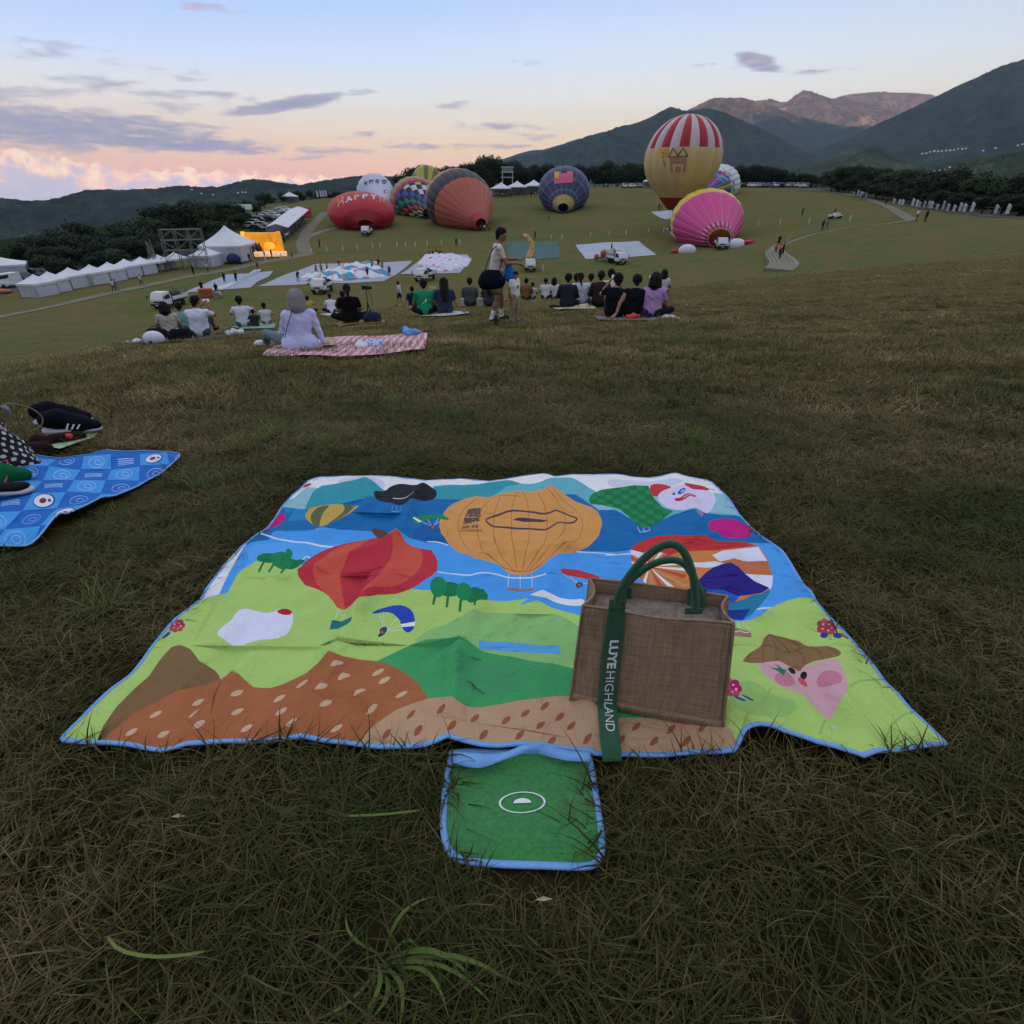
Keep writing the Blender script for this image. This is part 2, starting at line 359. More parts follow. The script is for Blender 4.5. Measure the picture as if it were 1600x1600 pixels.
# grass ground material
m_gr,t,b=newmat('lawn')
geo=t.nodes.new('ShaderNodeNewGeometry').outputs['Position']
s2=t.nodes.new('ShaderNodeSeparateXYZ');t.links.new(geo,s2.inputs[0])
dist=t.nodes.new('ShaderNodeVectorMath');dist.operation='LENGTH';t.links.new(geo,dist.inputs[0]);dist=dist.outputs['Value']
def stretch(sx,sy,sz=1):
 mp=t.nodes.new('ShaderNodeMapping');mp.inputs['Scale'].default_value=(sx,sy,sz);t.links.new(geo,mp.inputs[0]);return mp.outputs[0]
big=noise(t,stretch(.035,.06),1,5,.6)
mid=noise(t,stretch(.25,.8),1,5,.65)
fine=noise(t,stretch(5,9,5),1,6,.75)
vf=noise(t,stretch(1,1.5),1,6,.7)
olive=(.140,.135,.050);green=(.096,.136,.040);brown=(.175,.128,.066)
c1=mixc(t,ramp(t,big,[(.42,0.0),(.58,1.0)]),green,olive)
c2=mixc(t,mth(t,'MULTIPLY',ramp(t,mid,[(.44,0.0),(.58,1.0)]),.9),c1,brown)
# brow and near slope are dry and trodden, the valley floor greener
nearf=ramp(t,mth(t,'DIVIDE',dist,100),[(.03,.5),(.10,.85),(.20,.8),(.45,.15),(1,0.0)])
c3=mixc(t,nearf,c2,mixc(t,ramp(t,vf,[(.3,0.0),(.7,1.0)]),(.100,.085,.034),(.145,.115,.046)))
c4=mixc(t,1.0,c3,ramp(t,fine,[(.25,.45),(.5,.95),(.75,1.5)]),'MULTIPLY')
# far country beyond the field: dark woodland and fields
farf=ramp(t,mth(t,'DIVIDE',dist,1000),[(.262,0.0),(.30,1.0)])
c5=mixc(t,farf,c4,mixc(t,noise(t,stretch(.004,.004),1,6,.6),(.022,.032,.018),(.05,.06,.03)))
# the wooded valley side beyond the tents, left
lv=mth(t,'SUBTRACT',mth(t,'MULTIPLY',s2.outputs[0],-1.0),mth(t,'MULTIPLY',s2.outputs[1],.50));lvf=mth(t,'MULTIPLY',mth(t,'MULTIPLY',lv,.25,None,True),mth(t,'MULTIPLY_ADD',dist,.05,-7.2,True))
c5=mixc(t,lvf,c5,mixc(t,mid,(.012,.020,.012),(.035,.045,.022)))
# bare soil right under the blades
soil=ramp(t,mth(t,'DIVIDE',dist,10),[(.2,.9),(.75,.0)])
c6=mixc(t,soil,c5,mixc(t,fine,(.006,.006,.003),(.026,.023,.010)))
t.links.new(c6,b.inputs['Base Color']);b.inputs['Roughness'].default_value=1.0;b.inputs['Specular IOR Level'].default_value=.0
bn=t.nodes.new('ShaderNodeBump');bn.inputs['Strength'].default_value=.8;bn.inputs['Distance'].default_value=.08
t.links.new(fine,bn.inputs['Height']);t.links.new(bn.outputs[0],b.inputs['Normal'])
obj('ground',mesh('ground',Vg,Fg,m_gr,True),kind='structure')
# ------------------------------------------------------------------ hills and mountains
def fbm(x,y,seed,oct=6,base=1.0,gain=.5,ridged=True):
 r=np.random.RandomState(seed);out=np.zeros_like(x);amp=1.0;fr=base
 for o in range(oct):
  s=np.zeros_like(x)
  for k in range(5):
   th=r.rand()*pi;ph=r.rand()*6.28;f=fr*(.7+.6*r.rand())
   s+=np.sin((x*cos(th)+y*sin(th))*f+ph+1.7*np.sin((x*sin(th)-y*cos(th))*f*.6+ph*2))
  s/=3.0
  out+=amp*((1-np.abs(s))*2-1 if ridged else s);amp*=gain;fr*=2.0
 return out
def hillmat(name,ca,cb,scar=None,scarsc=.004,sc=.006):
 m,t,b=newmat(name)
 g=t.nodes.new('ShaderNodeNewGeometry');p=g.outputs['Position']
 n1=noise(t,p,sc,8,.7);n2=noise(t,p,sc*9,6,.75)
 c=mixc(t,ramp(t,n1,[(.35,0.0),(.65,1.0)]),ca,cb)
 c=mixc(t,1.0,c,ramp(t,n2,[(.3,.3),(.7,2.1)]),'MULTIPLY')
 mg=t.nodes.new('ShaderNodeMapping');mg.inputs['Scale'].default_value=(1,1,.35);mg.inputs['Rotation'].default_value=(.3,.2,0);t.links.new(p,mg.inputs[0])
 gul=noise(t,mg.outputs[0],.009,7,.72,.6)
 c=mixc(t,1.0,c,ramp(t,gul,[(.36,.6),(.5,1.0),(.62,1.6)]),'MULTIPLY')  # streaks: pale clearings, plus gully shading painted into the colour
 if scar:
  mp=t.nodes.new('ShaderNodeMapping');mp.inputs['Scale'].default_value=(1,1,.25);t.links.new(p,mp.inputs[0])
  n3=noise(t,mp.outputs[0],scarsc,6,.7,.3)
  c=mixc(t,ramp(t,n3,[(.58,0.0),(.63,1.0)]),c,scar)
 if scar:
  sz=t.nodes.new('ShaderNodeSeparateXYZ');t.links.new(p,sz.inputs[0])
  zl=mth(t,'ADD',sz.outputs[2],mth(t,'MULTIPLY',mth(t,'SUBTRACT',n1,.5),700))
  c=mixc(t,ramp(t,mth(t,'DIVIDE',zl,1400),[(.36,0.0),(.50,1.0)]),mixc(t,n2,(.006,.018,.022),(.03,.045,.04)),c)  # dark low slopes: the mountain's shadow line put into the colour by height
 t.links.new(c,b.inputs['Base Color']);b.inputs['Roughness'].default_value=1;b.inputs['Specular IOR Level'].default_value=0
 bn=t.nodes.new('ShaderNodeBump');bn.inputs['Strength'].default_value=.7;bn.inputs['Distance'].default_value=45
 t.links.new(n2,bn.inputs['Height']);t.links.new(bn.outputs[0],b.inputs['Normal'])
 return m
HM=hillmat('forest_hill',(.006,.017,.019),(.034,.048,.036))
HM2=hillmat('forest_hill_light',(.022,.034,.018),(.06,.075,.030))
HMP=hillmat('peak_rock_and_glow',(.10,.075,.06),(.28,.15,.10),(.68,.36,.26),.0035)  # rock colour reddened to carry the sunset glow; scars are bare rock
def ridge(name,pts,D,m,depth,seed,spur=.10,rough=.012,base=-360,n=420,nr=46,backd=None,jag=0.0):
 """a mountain whose crest passes over the given skyline at distance D"""
 us=np.array([p[0]for p in pts],float);vs=np.array([p[1]for p in pts],float)
 A=[];T=[]
 for u,v in zip(us,vs):
  d=raydir(u,v);A.append(atan2(d[0],d[1]));T.append(d[2]/np.hypot(d[0],d[1]))
 A=[A[0]-.12]+A+[A[-1]+.12];T=[-.02]+T+[-.02]
 a=np.linspace(A[0],A[-1],n);te=np.interp(a,A,T)
 k=np.exp(-.5*(np.arange(-3,4)/1.3)**2);k/=k.sum()
 te=np.convolve(np.pad(te,3,mode='edge'),k,'valid')
 hc=te*D+rough*D*.12*fbm(a*D/600,a*0,seed+5,6,1.0,.6,False)
 if jag:hc=hc+jag*np.random.RandomState(seed).randn(n)
 backd=backd or depth
 s=np.concatenate([-np.linspace(1,0,nr),np.linspace(0,1,14)[1:]])
 rows=[]
 for q in s:
  R=D+(q*depth if q<0 else q*backd);x=R*np.sin(a);y=R*np.cos(a)
  sh=(1-abs(q))**1.25
  h=base+(hc-base)*sh
  fade=np.clip(abs(q)*6,0,1)*(1-abs(q))**.5
  sp_=fbm(a*D/900,np.full_like(a,q*1.3),seed,6,1.0,.52)
  h=h+spur*(hc-base)*sp_*fade*(.6 if q<0 else.2)
  rows.append(np.stack([x,y,np.minimum(h,hc*1.0+(0 if abs(q)<1e-6 else-abs(q)*depth*.05))],-1))
 P=np.array(rows);nrr=len(s)
 id_=np.arange(nrr*n).reshape(nrr,n)
 Fq=np.stack([id_[:-1,:-1],id_[:-1,1:],id_[1:,1:],id_[1:,:-1]],-1).reshape(-1,4).tolist()
 return obj(name,mesh(name,P.reshape(-1,3),Fq,m,True),kind='structure')
ridge('hills',[(-420,300),(-200,306),(0,308),(15,308),(35,312),(65,312),(85,309),(100,306),(120,300),(135,296),(160,296),(185,297),(215,295),(250,294),(267,290),(300,291),(345,292),(352,288),(362,286),(380,282),(398,279),(415,281),(440,284),(468,288),(490,284),(520,279),(550,275),(580,274),(640,276),(720,283),(800,292)],2500,HM,1300,11,.26,jag=1.2)
ridge('hills',[(700,262),(760,252),(788,245),(810,237),(830,232),(850,231),(880,224),(905,215),(950,215),(1000,230)],6500,HM,1500,12,.10)
ridge('mountain',[(760,262),(800,247),(850,236),(880,225),(940,209),(975,196),(1000,189),(1020,180),(1035,171),(1048,165),(1065,171),(1080,172),(1098,168),(1112,170),(1132,175),(1160,188),(1200,207),(1240,230),(1280,246),(1330,262),(1400,285)],4200,HM,2100,13,.36,jag=1.5)
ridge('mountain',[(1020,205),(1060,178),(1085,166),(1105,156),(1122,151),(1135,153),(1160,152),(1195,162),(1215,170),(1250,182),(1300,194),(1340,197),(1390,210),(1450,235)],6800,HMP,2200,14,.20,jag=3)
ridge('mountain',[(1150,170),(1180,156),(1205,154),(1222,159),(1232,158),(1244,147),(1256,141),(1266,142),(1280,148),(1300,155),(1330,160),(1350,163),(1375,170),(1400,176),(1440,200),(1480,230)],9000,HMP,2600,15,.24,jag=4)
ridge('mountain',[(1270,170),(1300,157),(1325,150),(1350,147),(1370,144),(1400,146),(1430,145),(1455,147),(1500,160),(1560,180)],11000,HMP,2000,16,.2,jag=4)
ridge('mountain',[(1200,275),(1250,242),(1290,228),(1330,213),(1372,190),(1400,178),(1430,165),(1460,150),(1500,131),(1530,118),(1560,105),(1580,99),(1600,94),(1650,80),(1700,68),(1800,58),(1950,70),(2200,120)],4600,HM,2500,17,.36,jag=1.5)
ridge('hills',[(1130,300),(1180,282),(1230,266),(1270,252),(1300,246),(1330,238),(1345,231),(1362,226),(1378,229),(1392,240),(1420,252),(1460,264),(1520,280),(1600,300)],2700,HM2,1100,18,.34,jag=1.5)
ridge('hills',[(1350,300),(1400,285),(1440,270),(1480,256),(1530,246),(1570,240),(1600,236),(1700,228),(1850,222),(2100,240)],1700,HM2,800,19,.2,jag=1.0)
# unseen range added behind the camera, sized to block the low sun nearby
def added_shade_range():
 a=np.radians(np.linspace(120,290,240));n=len(a);s=np.linspace(-1,1,31);rows=[]
 env=np.clip(np.minimum((np.degrees(a)-120)/25,(290-np.degrees(a))/25),0,1);env=env*env*(3-2*env)
 hc=(760+60*np.sin(a*9)+35*np.sin(a*23+1))*env
 for q in s:
  R=3000+q*1500;rows.append(np.stack([R*np.sin(a),R*np.cos(a),-360+(hc+360)*(1-abs(q))**1.1+.08*hc*fbm(a*3,np.full_like(a,q),31)*(abs(q)*4).clip(0,1)*(1-abs(q))],-1))
 P=np.array(rows);id_=np.arange(P.shape[0]*n).reshape(P.shape[0],n)
 Fq=np.stack([id_[:-1,:-1],id_[:-1,1:],id_[1:,1:],id_[1:,:-1]],-1).reshape(-1,4).tolist()
 obj('mountain',mesh('mountain',P.reshape(-1,3),Fq,HM,True),kind='structure')
added_shade_range()
# ------------------------------------------------------------------ haze
mh=bpy.data.materials.new('haze');mh.use_nodes=True;mt=mh.node_tree;mt.nodes.clear()
pv=mt.nodes.new('ShaderNodeVolumePrincipled');pv.inputs['Color'].default_value=(.66,.82,1,1);pv.inputs['Density'].default_value=5.0e-5
pv.inputs['Anisotropy'].default_value=.1
mt.links.new(pv.outputs[0],mt.nodes.new('ShaderNodeOutputMaterial').inputs['Volume'])
hz_=MB();hz_.box(-14600,14600,-14600,14600,-355,1500);hz_.build('haze',mh,kind='stuff')
# ------------------------------------------------------------------ printed picnic mat
def zf(x0,y0,s):return lambda P:[(x0+x/s,y0+y/s)for x,y in P]
Z3=zf(80,720,3.2);Z4=zf(440,720,3.077);Z5=zf(860,720,3.2);Z6=zf(1080,900,3.636)
ZC=zf(960,730,5.714);ZR=zf(460,730,5.333);ZO=zf(660,740,5.333);ZI=zf(0,0,1)
MLIFT=.028
def plane(u,v,lift=MLIFT):
 d=raydir(u,v);return d*(-(1.006-lift)/(d[2]+SL*d[1]))
def P2(pts):return[tuple(plane(u,v)[:2])for u,v in pts]
def ell(cx,cy,rx,ry,rot=0,n=22):
 return[(cx+rx*cos(a)*cos(rot)-ry*sin(a)*sin(rot),cy+rx*cos(a)*sin(rot)+ry*sin(a)*cos(rot))for a in[2*pi*k/n for k in range(n)]]
def smooth_poly(P,it=2):
 for _ in range(it):
  Q=[]
  for i in range(len(P)):
   a,b=P[i],P[(i+1)%len(P)]
   Q+=[(a[0]*.75+b[0]*.25,a[1]*.75+b[1]*.25),(a[0]*.25+b[0]*.75,a[1]*.25+b[1]*.75)]
  P=Q
 return P
def stroke(P,w,closed=False,sm=1):
 """a printed line: a band of width w (same units as P)"""
 if sm:
  for _ in range(sm):
   Q=[]if closed else[P[0]]
   for i in range(len(P)-(0 if closed else 1)):
    a,b=P[i],P[(i+1)%len(P)]
    Q+=[(a[0]*.75+b[0]*.25,a[1]*.75+b[1]*.25),(a[0]*.25+b[0]*.75,a[1]*.25+b[1]*.75)]
   if not closed:Q.append(P[-1])
   P=Q
 P=[np.array(p,float)for p in P];n=len(P);L=[];R=[]
 for i in range(n):
  a=P[i-1]if(i or closed)else P[i];b=P[(i+1)%n]if(i<n-1 or closed)else P[i]
  d=b-a;d=d/(np.linalg.norm(d)+1e-9);nn=np.array([-d[1],d[0]])*w/2;L.append(tuple(P[i]+nn));R.append(tuple(P[i]-nn))
 return[[L[i],L[(i+1)%n],R[(i+1)%n],R[i]]for i in range(n if closed else n-1)]
OUT=ZI([(492,745),(500,743),(540,743),(580,742),(610,743),(648,745),(667,748),(690,747),(719,746),(765,751),(780,748),(797,745),(820,743),(849,742),(866,745),(880,742),(895,740),(930,740),(960,741),(985,744),(1012,746),(1035,745),(1054,743),(1080,745),(1103,747),(1114,752),(1128,767),(1145,786),(1156,803),(1177,824),(1205,845),(1224,859),(1240,884),(1260,911),(1270,919),(1278,936),(1297,957),(1316,977),(1332,995),(1347,1013),(1371,1043),(1385,1062),(1407,1079),(1426,1103),(1455,1130),(1480,1153),(1484,1158),(1478,1160),(1440,1166),(1410,1172),(1380,1177),(1369,1180),(1358,1184),(1349,1187),(1338,1183),(1327,1180),(1300,1173),(1272,1167),(1245,1158),(1223,1152),(1209,1147),(1198,1145),(1184,1144),(1173,1146),(1165,1150),(1160,1156),(1155,1167),(1150,1175),(1146,1177),(1120,1175),(1094,1173),(1065,1175),(1035,1178),(1000,1179),(960,1178),(929,1177),(921,1173),(880,1169),(843,1166),(810,1167),(781,1168),(750,1166),(716,1163),(700,1160),(682,1166),(664,1170),(640,1171),(602,1168),(570,1164),(537,1159),(500,1154),(469,1150),(450,1151),(420,1153),(392,1156),(345,1158),(299,1162),(270,1165),(250,1169),(230,1167),(205,1164),(150,1160),(110,1158),(97,1157),(92,1152),(97,1145),(111,1132),(142,1104),(174,1076),(190,1064),(202,1054),(220,1030),(236,1007),(252,985),(271,965),(290,949),(311,932),(320,918),(327,909),(350,880),(374,851),(395,834),(417,820),(432,800),(446,782),(456,770),(467,761),(480,750)])
SH=[]
def sh(P,col,sm=0,clip=None):SH.append((smooth_poly(P,sm)if sm else P,col,clip));return len(SH)-1
def shs(Ps,col,clip=None):
 for p in Ps:SH.append((p,col,clip))
WHT=(.78,.78,.80);LIME=(.40,.60,.15);SEA=(.004,.14,.40);SKYB=(.065,.33,.80);TEAL=(.03,.30,.37);TEL2=(.12,.42,.50);TEL3=(.26,.50,.58)
GRN=(.05,.33,.11);BRN=(.38,.125,.050);BRN2=(.21,.12,.05);TAN=(.48,.30,.175);DGR=(.004,.17,.055);DG2=(.006,.23,.08)
BLUEB=(.12,.32,.72)
# clouds in the printed sky
sh(ZC([(-60,110),(0,115),(120,120),(300,140),(450,118),(560,125),(620,160),(400,185),(0,175),(-60,150)]),(.62,.62,.76),1)
sh(ZR([(350,120),(420,95),(560,85),(680,90),(760,125),(740,185),(600,190),(420,160)]),(.60,.60,.74),1)
# mountains
sh(ZR([(-110,330),(-40,262),(0,245),(60,195),(110,165),(170,175),(230,190),(230,420),(-110,420)]),TEL3,0)
sh(ZO([(80,100),(130,95),(330,95),(420,92),(480,85),(560,68),(640,58),(700,50),(760,62),(830,88),(900,95),(980,85),(1060,55),(1110,40),(1200,36),(1260,38),(1330,75),(1440,135),(1560,230),(1600,330),(1300,330),(0,330)]),TEL2,1)
sh(ZO([(100,100),(330,95),(480,85),(620,60),(700,50),(760,62),(830,90),(700,110),(640,150),(560,195),(100,215)]),TEAL,0)
sh(Z5([(220,150),(300,148),(550,150),(700,160),(820,165),(880,170),(940,240),(1020,360),(1060,420),(700,420),(200,300)]),TEL3,1)
sh(Z5([(560,235),(640,225),(700,250),(800,262),(900,270),(980,285),(1040,400),(240,400),(240,240)]),TEL2,1)
sh(ZR([(90,345),(130,260),(160,205),(230,158),(320,145),(420,130),(500,120),(590,104),(650,130),(740,185),(820,200),(900,420),(90,420)]),TEAL,0)
# sea and river
sea=sh(ZI([(380,860),(400,800),(430,790),(470,797),(520,790),(570,783),(600,776),(660,778),(700,779),(900,772),(935,798),(960,797),(990,812),(1010,823),(1030,812),(1054,803),(1080,798),(1104,803),(1130,806),(1160,806),(1190,830),(1250,870),(1250,900),(380,900)]),SEA,0)
sh(ZR([(0,350),(-60,380),(-100,330),(-20,340),(60,350),(100,345),(100,440),(-60,440)]),(.015,.22,.50),0)
sh(Z4([(640,330),(700,300),(790,300),(800,400),(700,390),(620,370)]),(.004,.10,.33),1)
sh(ZI([(380,851),(392,845),(420,842),(425,830),(432,827),(505,832),(545,829),(586,832),(610,834),(641,843),(670,849),(700,850),(760,858),(820,861),(879,861),(897,862),(960,862),(1010,860),(1060,852),(1116,845),(1160,848),(1204,848),(1300,850),(1340,1010),(300,1010)]),SKYB,0)
sh(ZI([(380,852),(440,846),(500,852),(560,848),(470,872),(440,880),(390,880)]),(.09,.38,.84),1)
for p,w in((Z4([(-105,340),(-40,365),(0,378),(60,388),(100,392),(150,402),(200,412),(270,420)]),2.6),(Z4([(700,390),(750,395),(800,405)]),1.3),(Z4([(750,530),(820,540),(900,550),(960,535),(1020,545),(1100,560),(1180,557),(1270,555)]),2.0),(ZC([(-80,785),(0,783),(150,782)]),1.8),(ZI([(470,872),(478,866),(486,872)]),2.2),(ZC([(1250,1275),(1330,1262),(1420,1258),(1500,1240)]),2.6),(ZO([(1270,655),(1400,662),(1600,672)]),1.5)):
 shs(stroke(p,w),(.62,.72,.86))
sh(Z4([(1180,645),(1240,637),(1300,642),(1350,655),(1400,668),(1455,665),(1455,695),(1400,697),(1360,690),(1300,668)]),WHT,1)
sh(Z5([(950,800),(1010,745),(1060,750),(1180,735),(1100,765),(1010,800)]),(.08,.36,.82),1)
# lime meadow
sh(ZI([(250,960),(311,934),(333,930),(355,925),(363,910),(371,896),(385,884),(399,876),(430,877),(467,879),(520,900),(600,918),(648,920),(700,928),(758,938),(790,937),(817,934),(826,933),(812,943),(840,938),(862,948),(885,956),(910,962),(1000,968),(1080,976),(1138,975),(1158,972),(1172,969),(1190,960),(1201,952),(1216,943),(1232,936),(1250,932),(1300,930),(1520,1200),(60,1200)]),LIME,0)
sh(Z4([(620,885),(700,820),(760,795),(900,755),(1000,742),(1440,740),(1440,1000),(1200,970),(900,890)]),(.25,.50,.17),1)
sh(Z5([(880,1160),(960,1100),(1040,1110),(1120,1200),(1240,1240),(1180,1310),(1040,1320),(900,1260)]),(.30,.52,.14),1)
for p in(Z6([(290,900),(300,830),(360,780),(420,720),(450,640)]),Z6([(720,930),(740,860),(770,810)]),Z6([(1090,980),(1110,900),(1160,830),(1270,750)]),Z6([(890,650),(930,620),(1010,600),(1110,570)])):shs(stroke(p,4),(.28,.48,.13))
sh(Z4([(445,972),(500,945),(560,915),(630,885),(700,864),(760,858),(820,864),(900,890),(980,915),(1050,935),(1130,950),(1200,965),(1300,972),(1400,985),(1700,1080),(1900,1250),(1900,1330),(1400,1330),(700,1250),(560,1050)]),GRN,0)
sh(Z4([(870,950),(1000,960),(1150,985),(1180,1100),(1000,1150),(860,1140),(840,1040)]),(.055,.30,.12),1)
sh(Z4([(948,866),(1000,872),(1070,868),(1150,880),(1240,884),(1335,883),(1338,925),(1240,922),(1150,924),(1050,915),(950,905)]),(.10,.36,.72))
for(x,y)in((980,855),(1000,850),(1095,830),(1115,828),(1185,800),(1205,798),(1280,770),(1300,768),(1255,850),(1275,848),(1365,800),(1385,798),(1340,915)):shs(stroke(Z4([(x-8,y+8),(x+8,y-10)]),1.0,sm=0),(.12,.36,.13))
# brown and tan fields with seeds
sh(Z3([(200,1440),(260,1330),(330,1235),(430,1130),(490,1080),(540,1010),(575,965),(605,935),(640,925),(670,933),(700,950),(722,975),(740,1000),(780,1020),(810,1030),(830,1050),(850,1100),(800,1300),(560,1440)]),BRN2,0)
sh(Z3([(212,1440),(300,1350),(420,1255),(520,1200),(640,1140),(780,1098),(830,1078),(870,1069),(905,1070),(940,1080),(975,1103),(1010,1125),(1060,1134),(1100,1135),(1150,1122),(1200,1100),(1280,1060),(1340,1028),(1400,1008),(1460,1001),(1540,1002),(1600,1012),(1640,1020),(1700,1080),(1760,1200),(1700,1460),(560,1480)]),BRN,0)
sh(Z4([(330,1000),(380,965),(440,966),(500,974),(560,1000),(620,1035),(660,1078),(700,1150),(705,1175),(700,1400),(200,1400),(200,1100)]),BRN,0)
sh(Z4([(340,1420),(400,1315),(450,1270),(500,1235),(560,1200),(640,1178),(740,1168),(820,1180),(860,1192),(900,1200),(960,1196),(1050,1180),(1130,1155),(1200,1140),(1260,1130),(1330,1126),(1400,1140),(1480,1170),(1540,1215),(1590,1250),(1640,1230),(1900,1240),(2110,1260),(2165,1330),(2200,1425),(2200,1500),(340,1500)]),TAN,0)
seed=lambda c,L,W,r:[(c[0]+L*cos(a)*cos(r)-W*sin(a)*abs(sin(a))**.4*sin(r),c[1]-L*cos(a)*sin(r)-W*sin(a)*abs(sin(a))**.4*cos(r))for a in[2*pi*k/12 for k in range(12)]]
for c in Z3([(520,1262),(400,1355),(555,1352),(728,1190),(712,1250),(745,1332),(930,1167),(930,1253),(975,1332),(1140,1187),(1150,1252),(1200,1305),(1255,1118),(1357,1157),(1375,1222),(1425,1328),(1437,1050),(1468,1098),(1545,1170)])+Z4([(435,1202),(465,1020),(495,1058),(577,1127)]):
 sh(seed(c,11,3.6,.52),(.60,.40,.26))
for c in Z4([(505,1315),(625,1240),(660,1320),(770,1225),(822,1300),(930,1253),(972,1326),(1080,1257),(1145,1330),(1172,1215),(1245,1276),(1265,1175),(1300,1345),(1338,1225),(1393,1270),(1470,1340)])+Z5([(430,1328),(520,1398),(605,1338),(680,1397),(760,1340),(352,1395),(490,1262)]):
 sh(seed(c,9.5,4.4,.8),(.30,.095,.045))
# yellow and olive balloon
yb=sh(ZR([(88,410),(95,375),(118,348),(160,330),(260,315),(340,311),(420,316),(480,325),(530,338),(545,352),(530,380),(470,430),(380,475),(290,505),(250,515),(210,510),(160,480),(115,450)]),(.52,.35,.07),1)
sh(ZR([(132,410),(150,365),(190,335),(240,320),(300,318),(250,360),(218,420),(210,480),(212,515),(170,490),(140,455)]),(.10,.12,.05),1,yb)
sh(ZR([(400,305),(470,322),(505,345),(480,390),(420,440),(330,495),(270,512),(340,440),(400,390),(425,350)]),(.10,.12,.05),1,yb)
shs(stroke(ZR([(205,508),(185,535)]),.6,sm=0)+stroke(ZR([(245,515),(228,540)]),.6,sm=0),(.5,.5,.5));sh(ZR([(172,530),(235,534),(232,548),(185,546)]),(.45,.40,.35))
# black cloud-shaped balloon
bk=sh(ZR([(665,250),(668,220),(715,205),(762,192),(790,160),(850,138),(910,134),(1000,142),(1070,160),(1120,158),(1170,175),(1190,215),(1170,258),(1110,278),(1050,285),(990,300),(930,328),(860,326),(810,302),(730,298),(685,285)]),(.010,.010,.018),1)
shs(stroke(ZR([(820,262),(880,262),(940,250),(1000,238)]),1.5),(.55,.55,.60))
shs(stroke(ZR([(820,335),(812,370)]),.5,sm=0)+stroke(ZR([(850,335),(850,375)]),.5,sm=0)+stroke(ZR([(890,335),(888,372)]),.5,sm=0)+stroke(ZR([(812,372),(850,378),(888,372)]),.7,sm=0),(.25,.5,.75))
# red balloon with orange gores
rb=sh(ZR([(30,870),(42,830),(70,790),(130,750),(230,700),(350,660),(430,635),(500,620),(640,597),(760,585),(840,578),(880,590),(905,620),(930,640),(980,662),(1050,680),(1140,690),(1175,730),(1193,780),(1190,850),(1150,900),(1100,930),(1030,980),(950,1020),(860,1055),(760,1085),(690,1115),(640,1150),(560,1195),(480,1195),(400,1185),(350,1160),(320,1115),(280,1070),(235,1040),(170,1015),(90,985),(35,920)]),(.50,.028,.045),0)
sh(ZR([(152,880),(170,830),(205,780),(260,730),(400,650),(560,610),(700,585),(640,600),(560,640),(500,700),(450,770),(400,850),(382,900),(385,960),(400,1060),(415,1130),(425,1200),(395,1200),(345,1160),(320,1110),(240,1035),(190,985)]),(.60,.085,.055),1,rb)
sh(ZR([(800,585),(860,575),(900,610),(950,650),(1050,680),(1070,740),(1065,800),(1030,870),(960,930),(850,1000),(700,1060),(600,1120),(500,1200),(510,1150),(580,1100),(640,1060),(710,970),(770,880),(810,790),(835,690)]),(.60,.085,.055),1,rb)
shs(stroke(ZR([(370,1185),(345,1262)]),.8,sm=0)+stroke(ZR([(440,1195),(400,1290)]),.8,sm=0)+stroke(ZR([(520,1195),(500,1265)]),.8,sm=0),(.7,.8,.75))
sh(Z4([(243,768),(290,785),(345,780),(340,800),(322,822),(270,822),(230,810)]),(.004,.17,.17),0)
# small brown animal-shaped patch on top of the red balloon, kept plain
sh(ZR([(635,530),(680,512),(740,525),(780,548),(782,580),(740,605),(700,600),(670,570)]),(.11,.045,.03),1)
# orange balloon
ob=sh(ZO([(140,430),(148,375),(185,310),(220,265),(262,232),(350,200),(450,184),(540,195),(600,180),(680,160),(800,155),(920,157),(1000,150),(1070,136),(1150,150),(1220,195),(1280,235),(1400,280),(1460,320),(1492,380),(1497,430),(1470,520),(1430,580),(1380,620),(1250,670),(1130,705),(1060,735),(1000,780),(930,815),(850,838),(740,833),(680,800),(650,765),(620,745),(530,725),(430,720),(370,680),(300,650),(240,605),(200,570),(155,500)]),(.66,.30,.082),0)
for p in([(450,210),(370,260),(320,320),(293,420),(310,520),(350,590),(420,660),(560,690),(640,740)],[(560,225),(490,290),(455,380),(450,460),(480,580),(520,670),(620,720),(690,800)],[(650,200),(600,320),(588,440),(600,560),(640,670),(720,760),(770,815)],[(790,165),(755,240),(742,330),(742,450),(747,560),(765,680),(790,790)],[(835,160),(870,230),(888,330),(892,470),(885,580),(860,690),(830,800)],[(960,165),(1010,260),(1035,350),(1043,460),(1030,570),(980,660),(860,800)],[(1050,160),(1130,260),(1180,340),(1193,430),(1180,520),(1120,600),(1000,700),(900,790)],[(1090,160),(1200,240),(1290,320),(1340,420),(1320,520),(1260,600),(1130,680),(950,780)],[(560,205),(620,180),(830,200)]):
 shs(stroke(ZO(p),.75),(.25,.10,.035),ob)
shs(stroke(ZO([(640,770),(720,795),(820,810),(910,800),(1000,770)]),1.0),(.25,.10,.035),ob)
shs(stroke(ZO([(520,385),(560,365),(640,345),(740,312),(810,310),(880,318),(960,325),(1040,345),(1085,350),(1120,345),(1200,352),(1250,370),(1295,392),(1265,418),(1220,432),(1170,445),(1110,450),(1040,475),(960,473),(880,460),(800,450),(700,440),(620,435),(570,425)]),2.6,True),(.045,.045,.06),ob)
sh(ZO([(755,385),(790,370),(850,368),(920,372),(980,380),(1048,405),(990,410),(920,402),(850,402)]),(.045,.045,.06),0,ob)
shs(stroke(ZO([(718,835),(712,942)]),.8,sm=0)+stroke(ZO([(815,842),(815,945)]),.8,sm=0)+stroke(ZO([(912,832),(916,945)]),.8,sm=0),(.68,.76,.85));sh(ZO([(703,940),(750,950),(815,952),(870,950),(925,943),(922,975),(860,972),(800,975),(706,966)]),(.38,.16,.09))
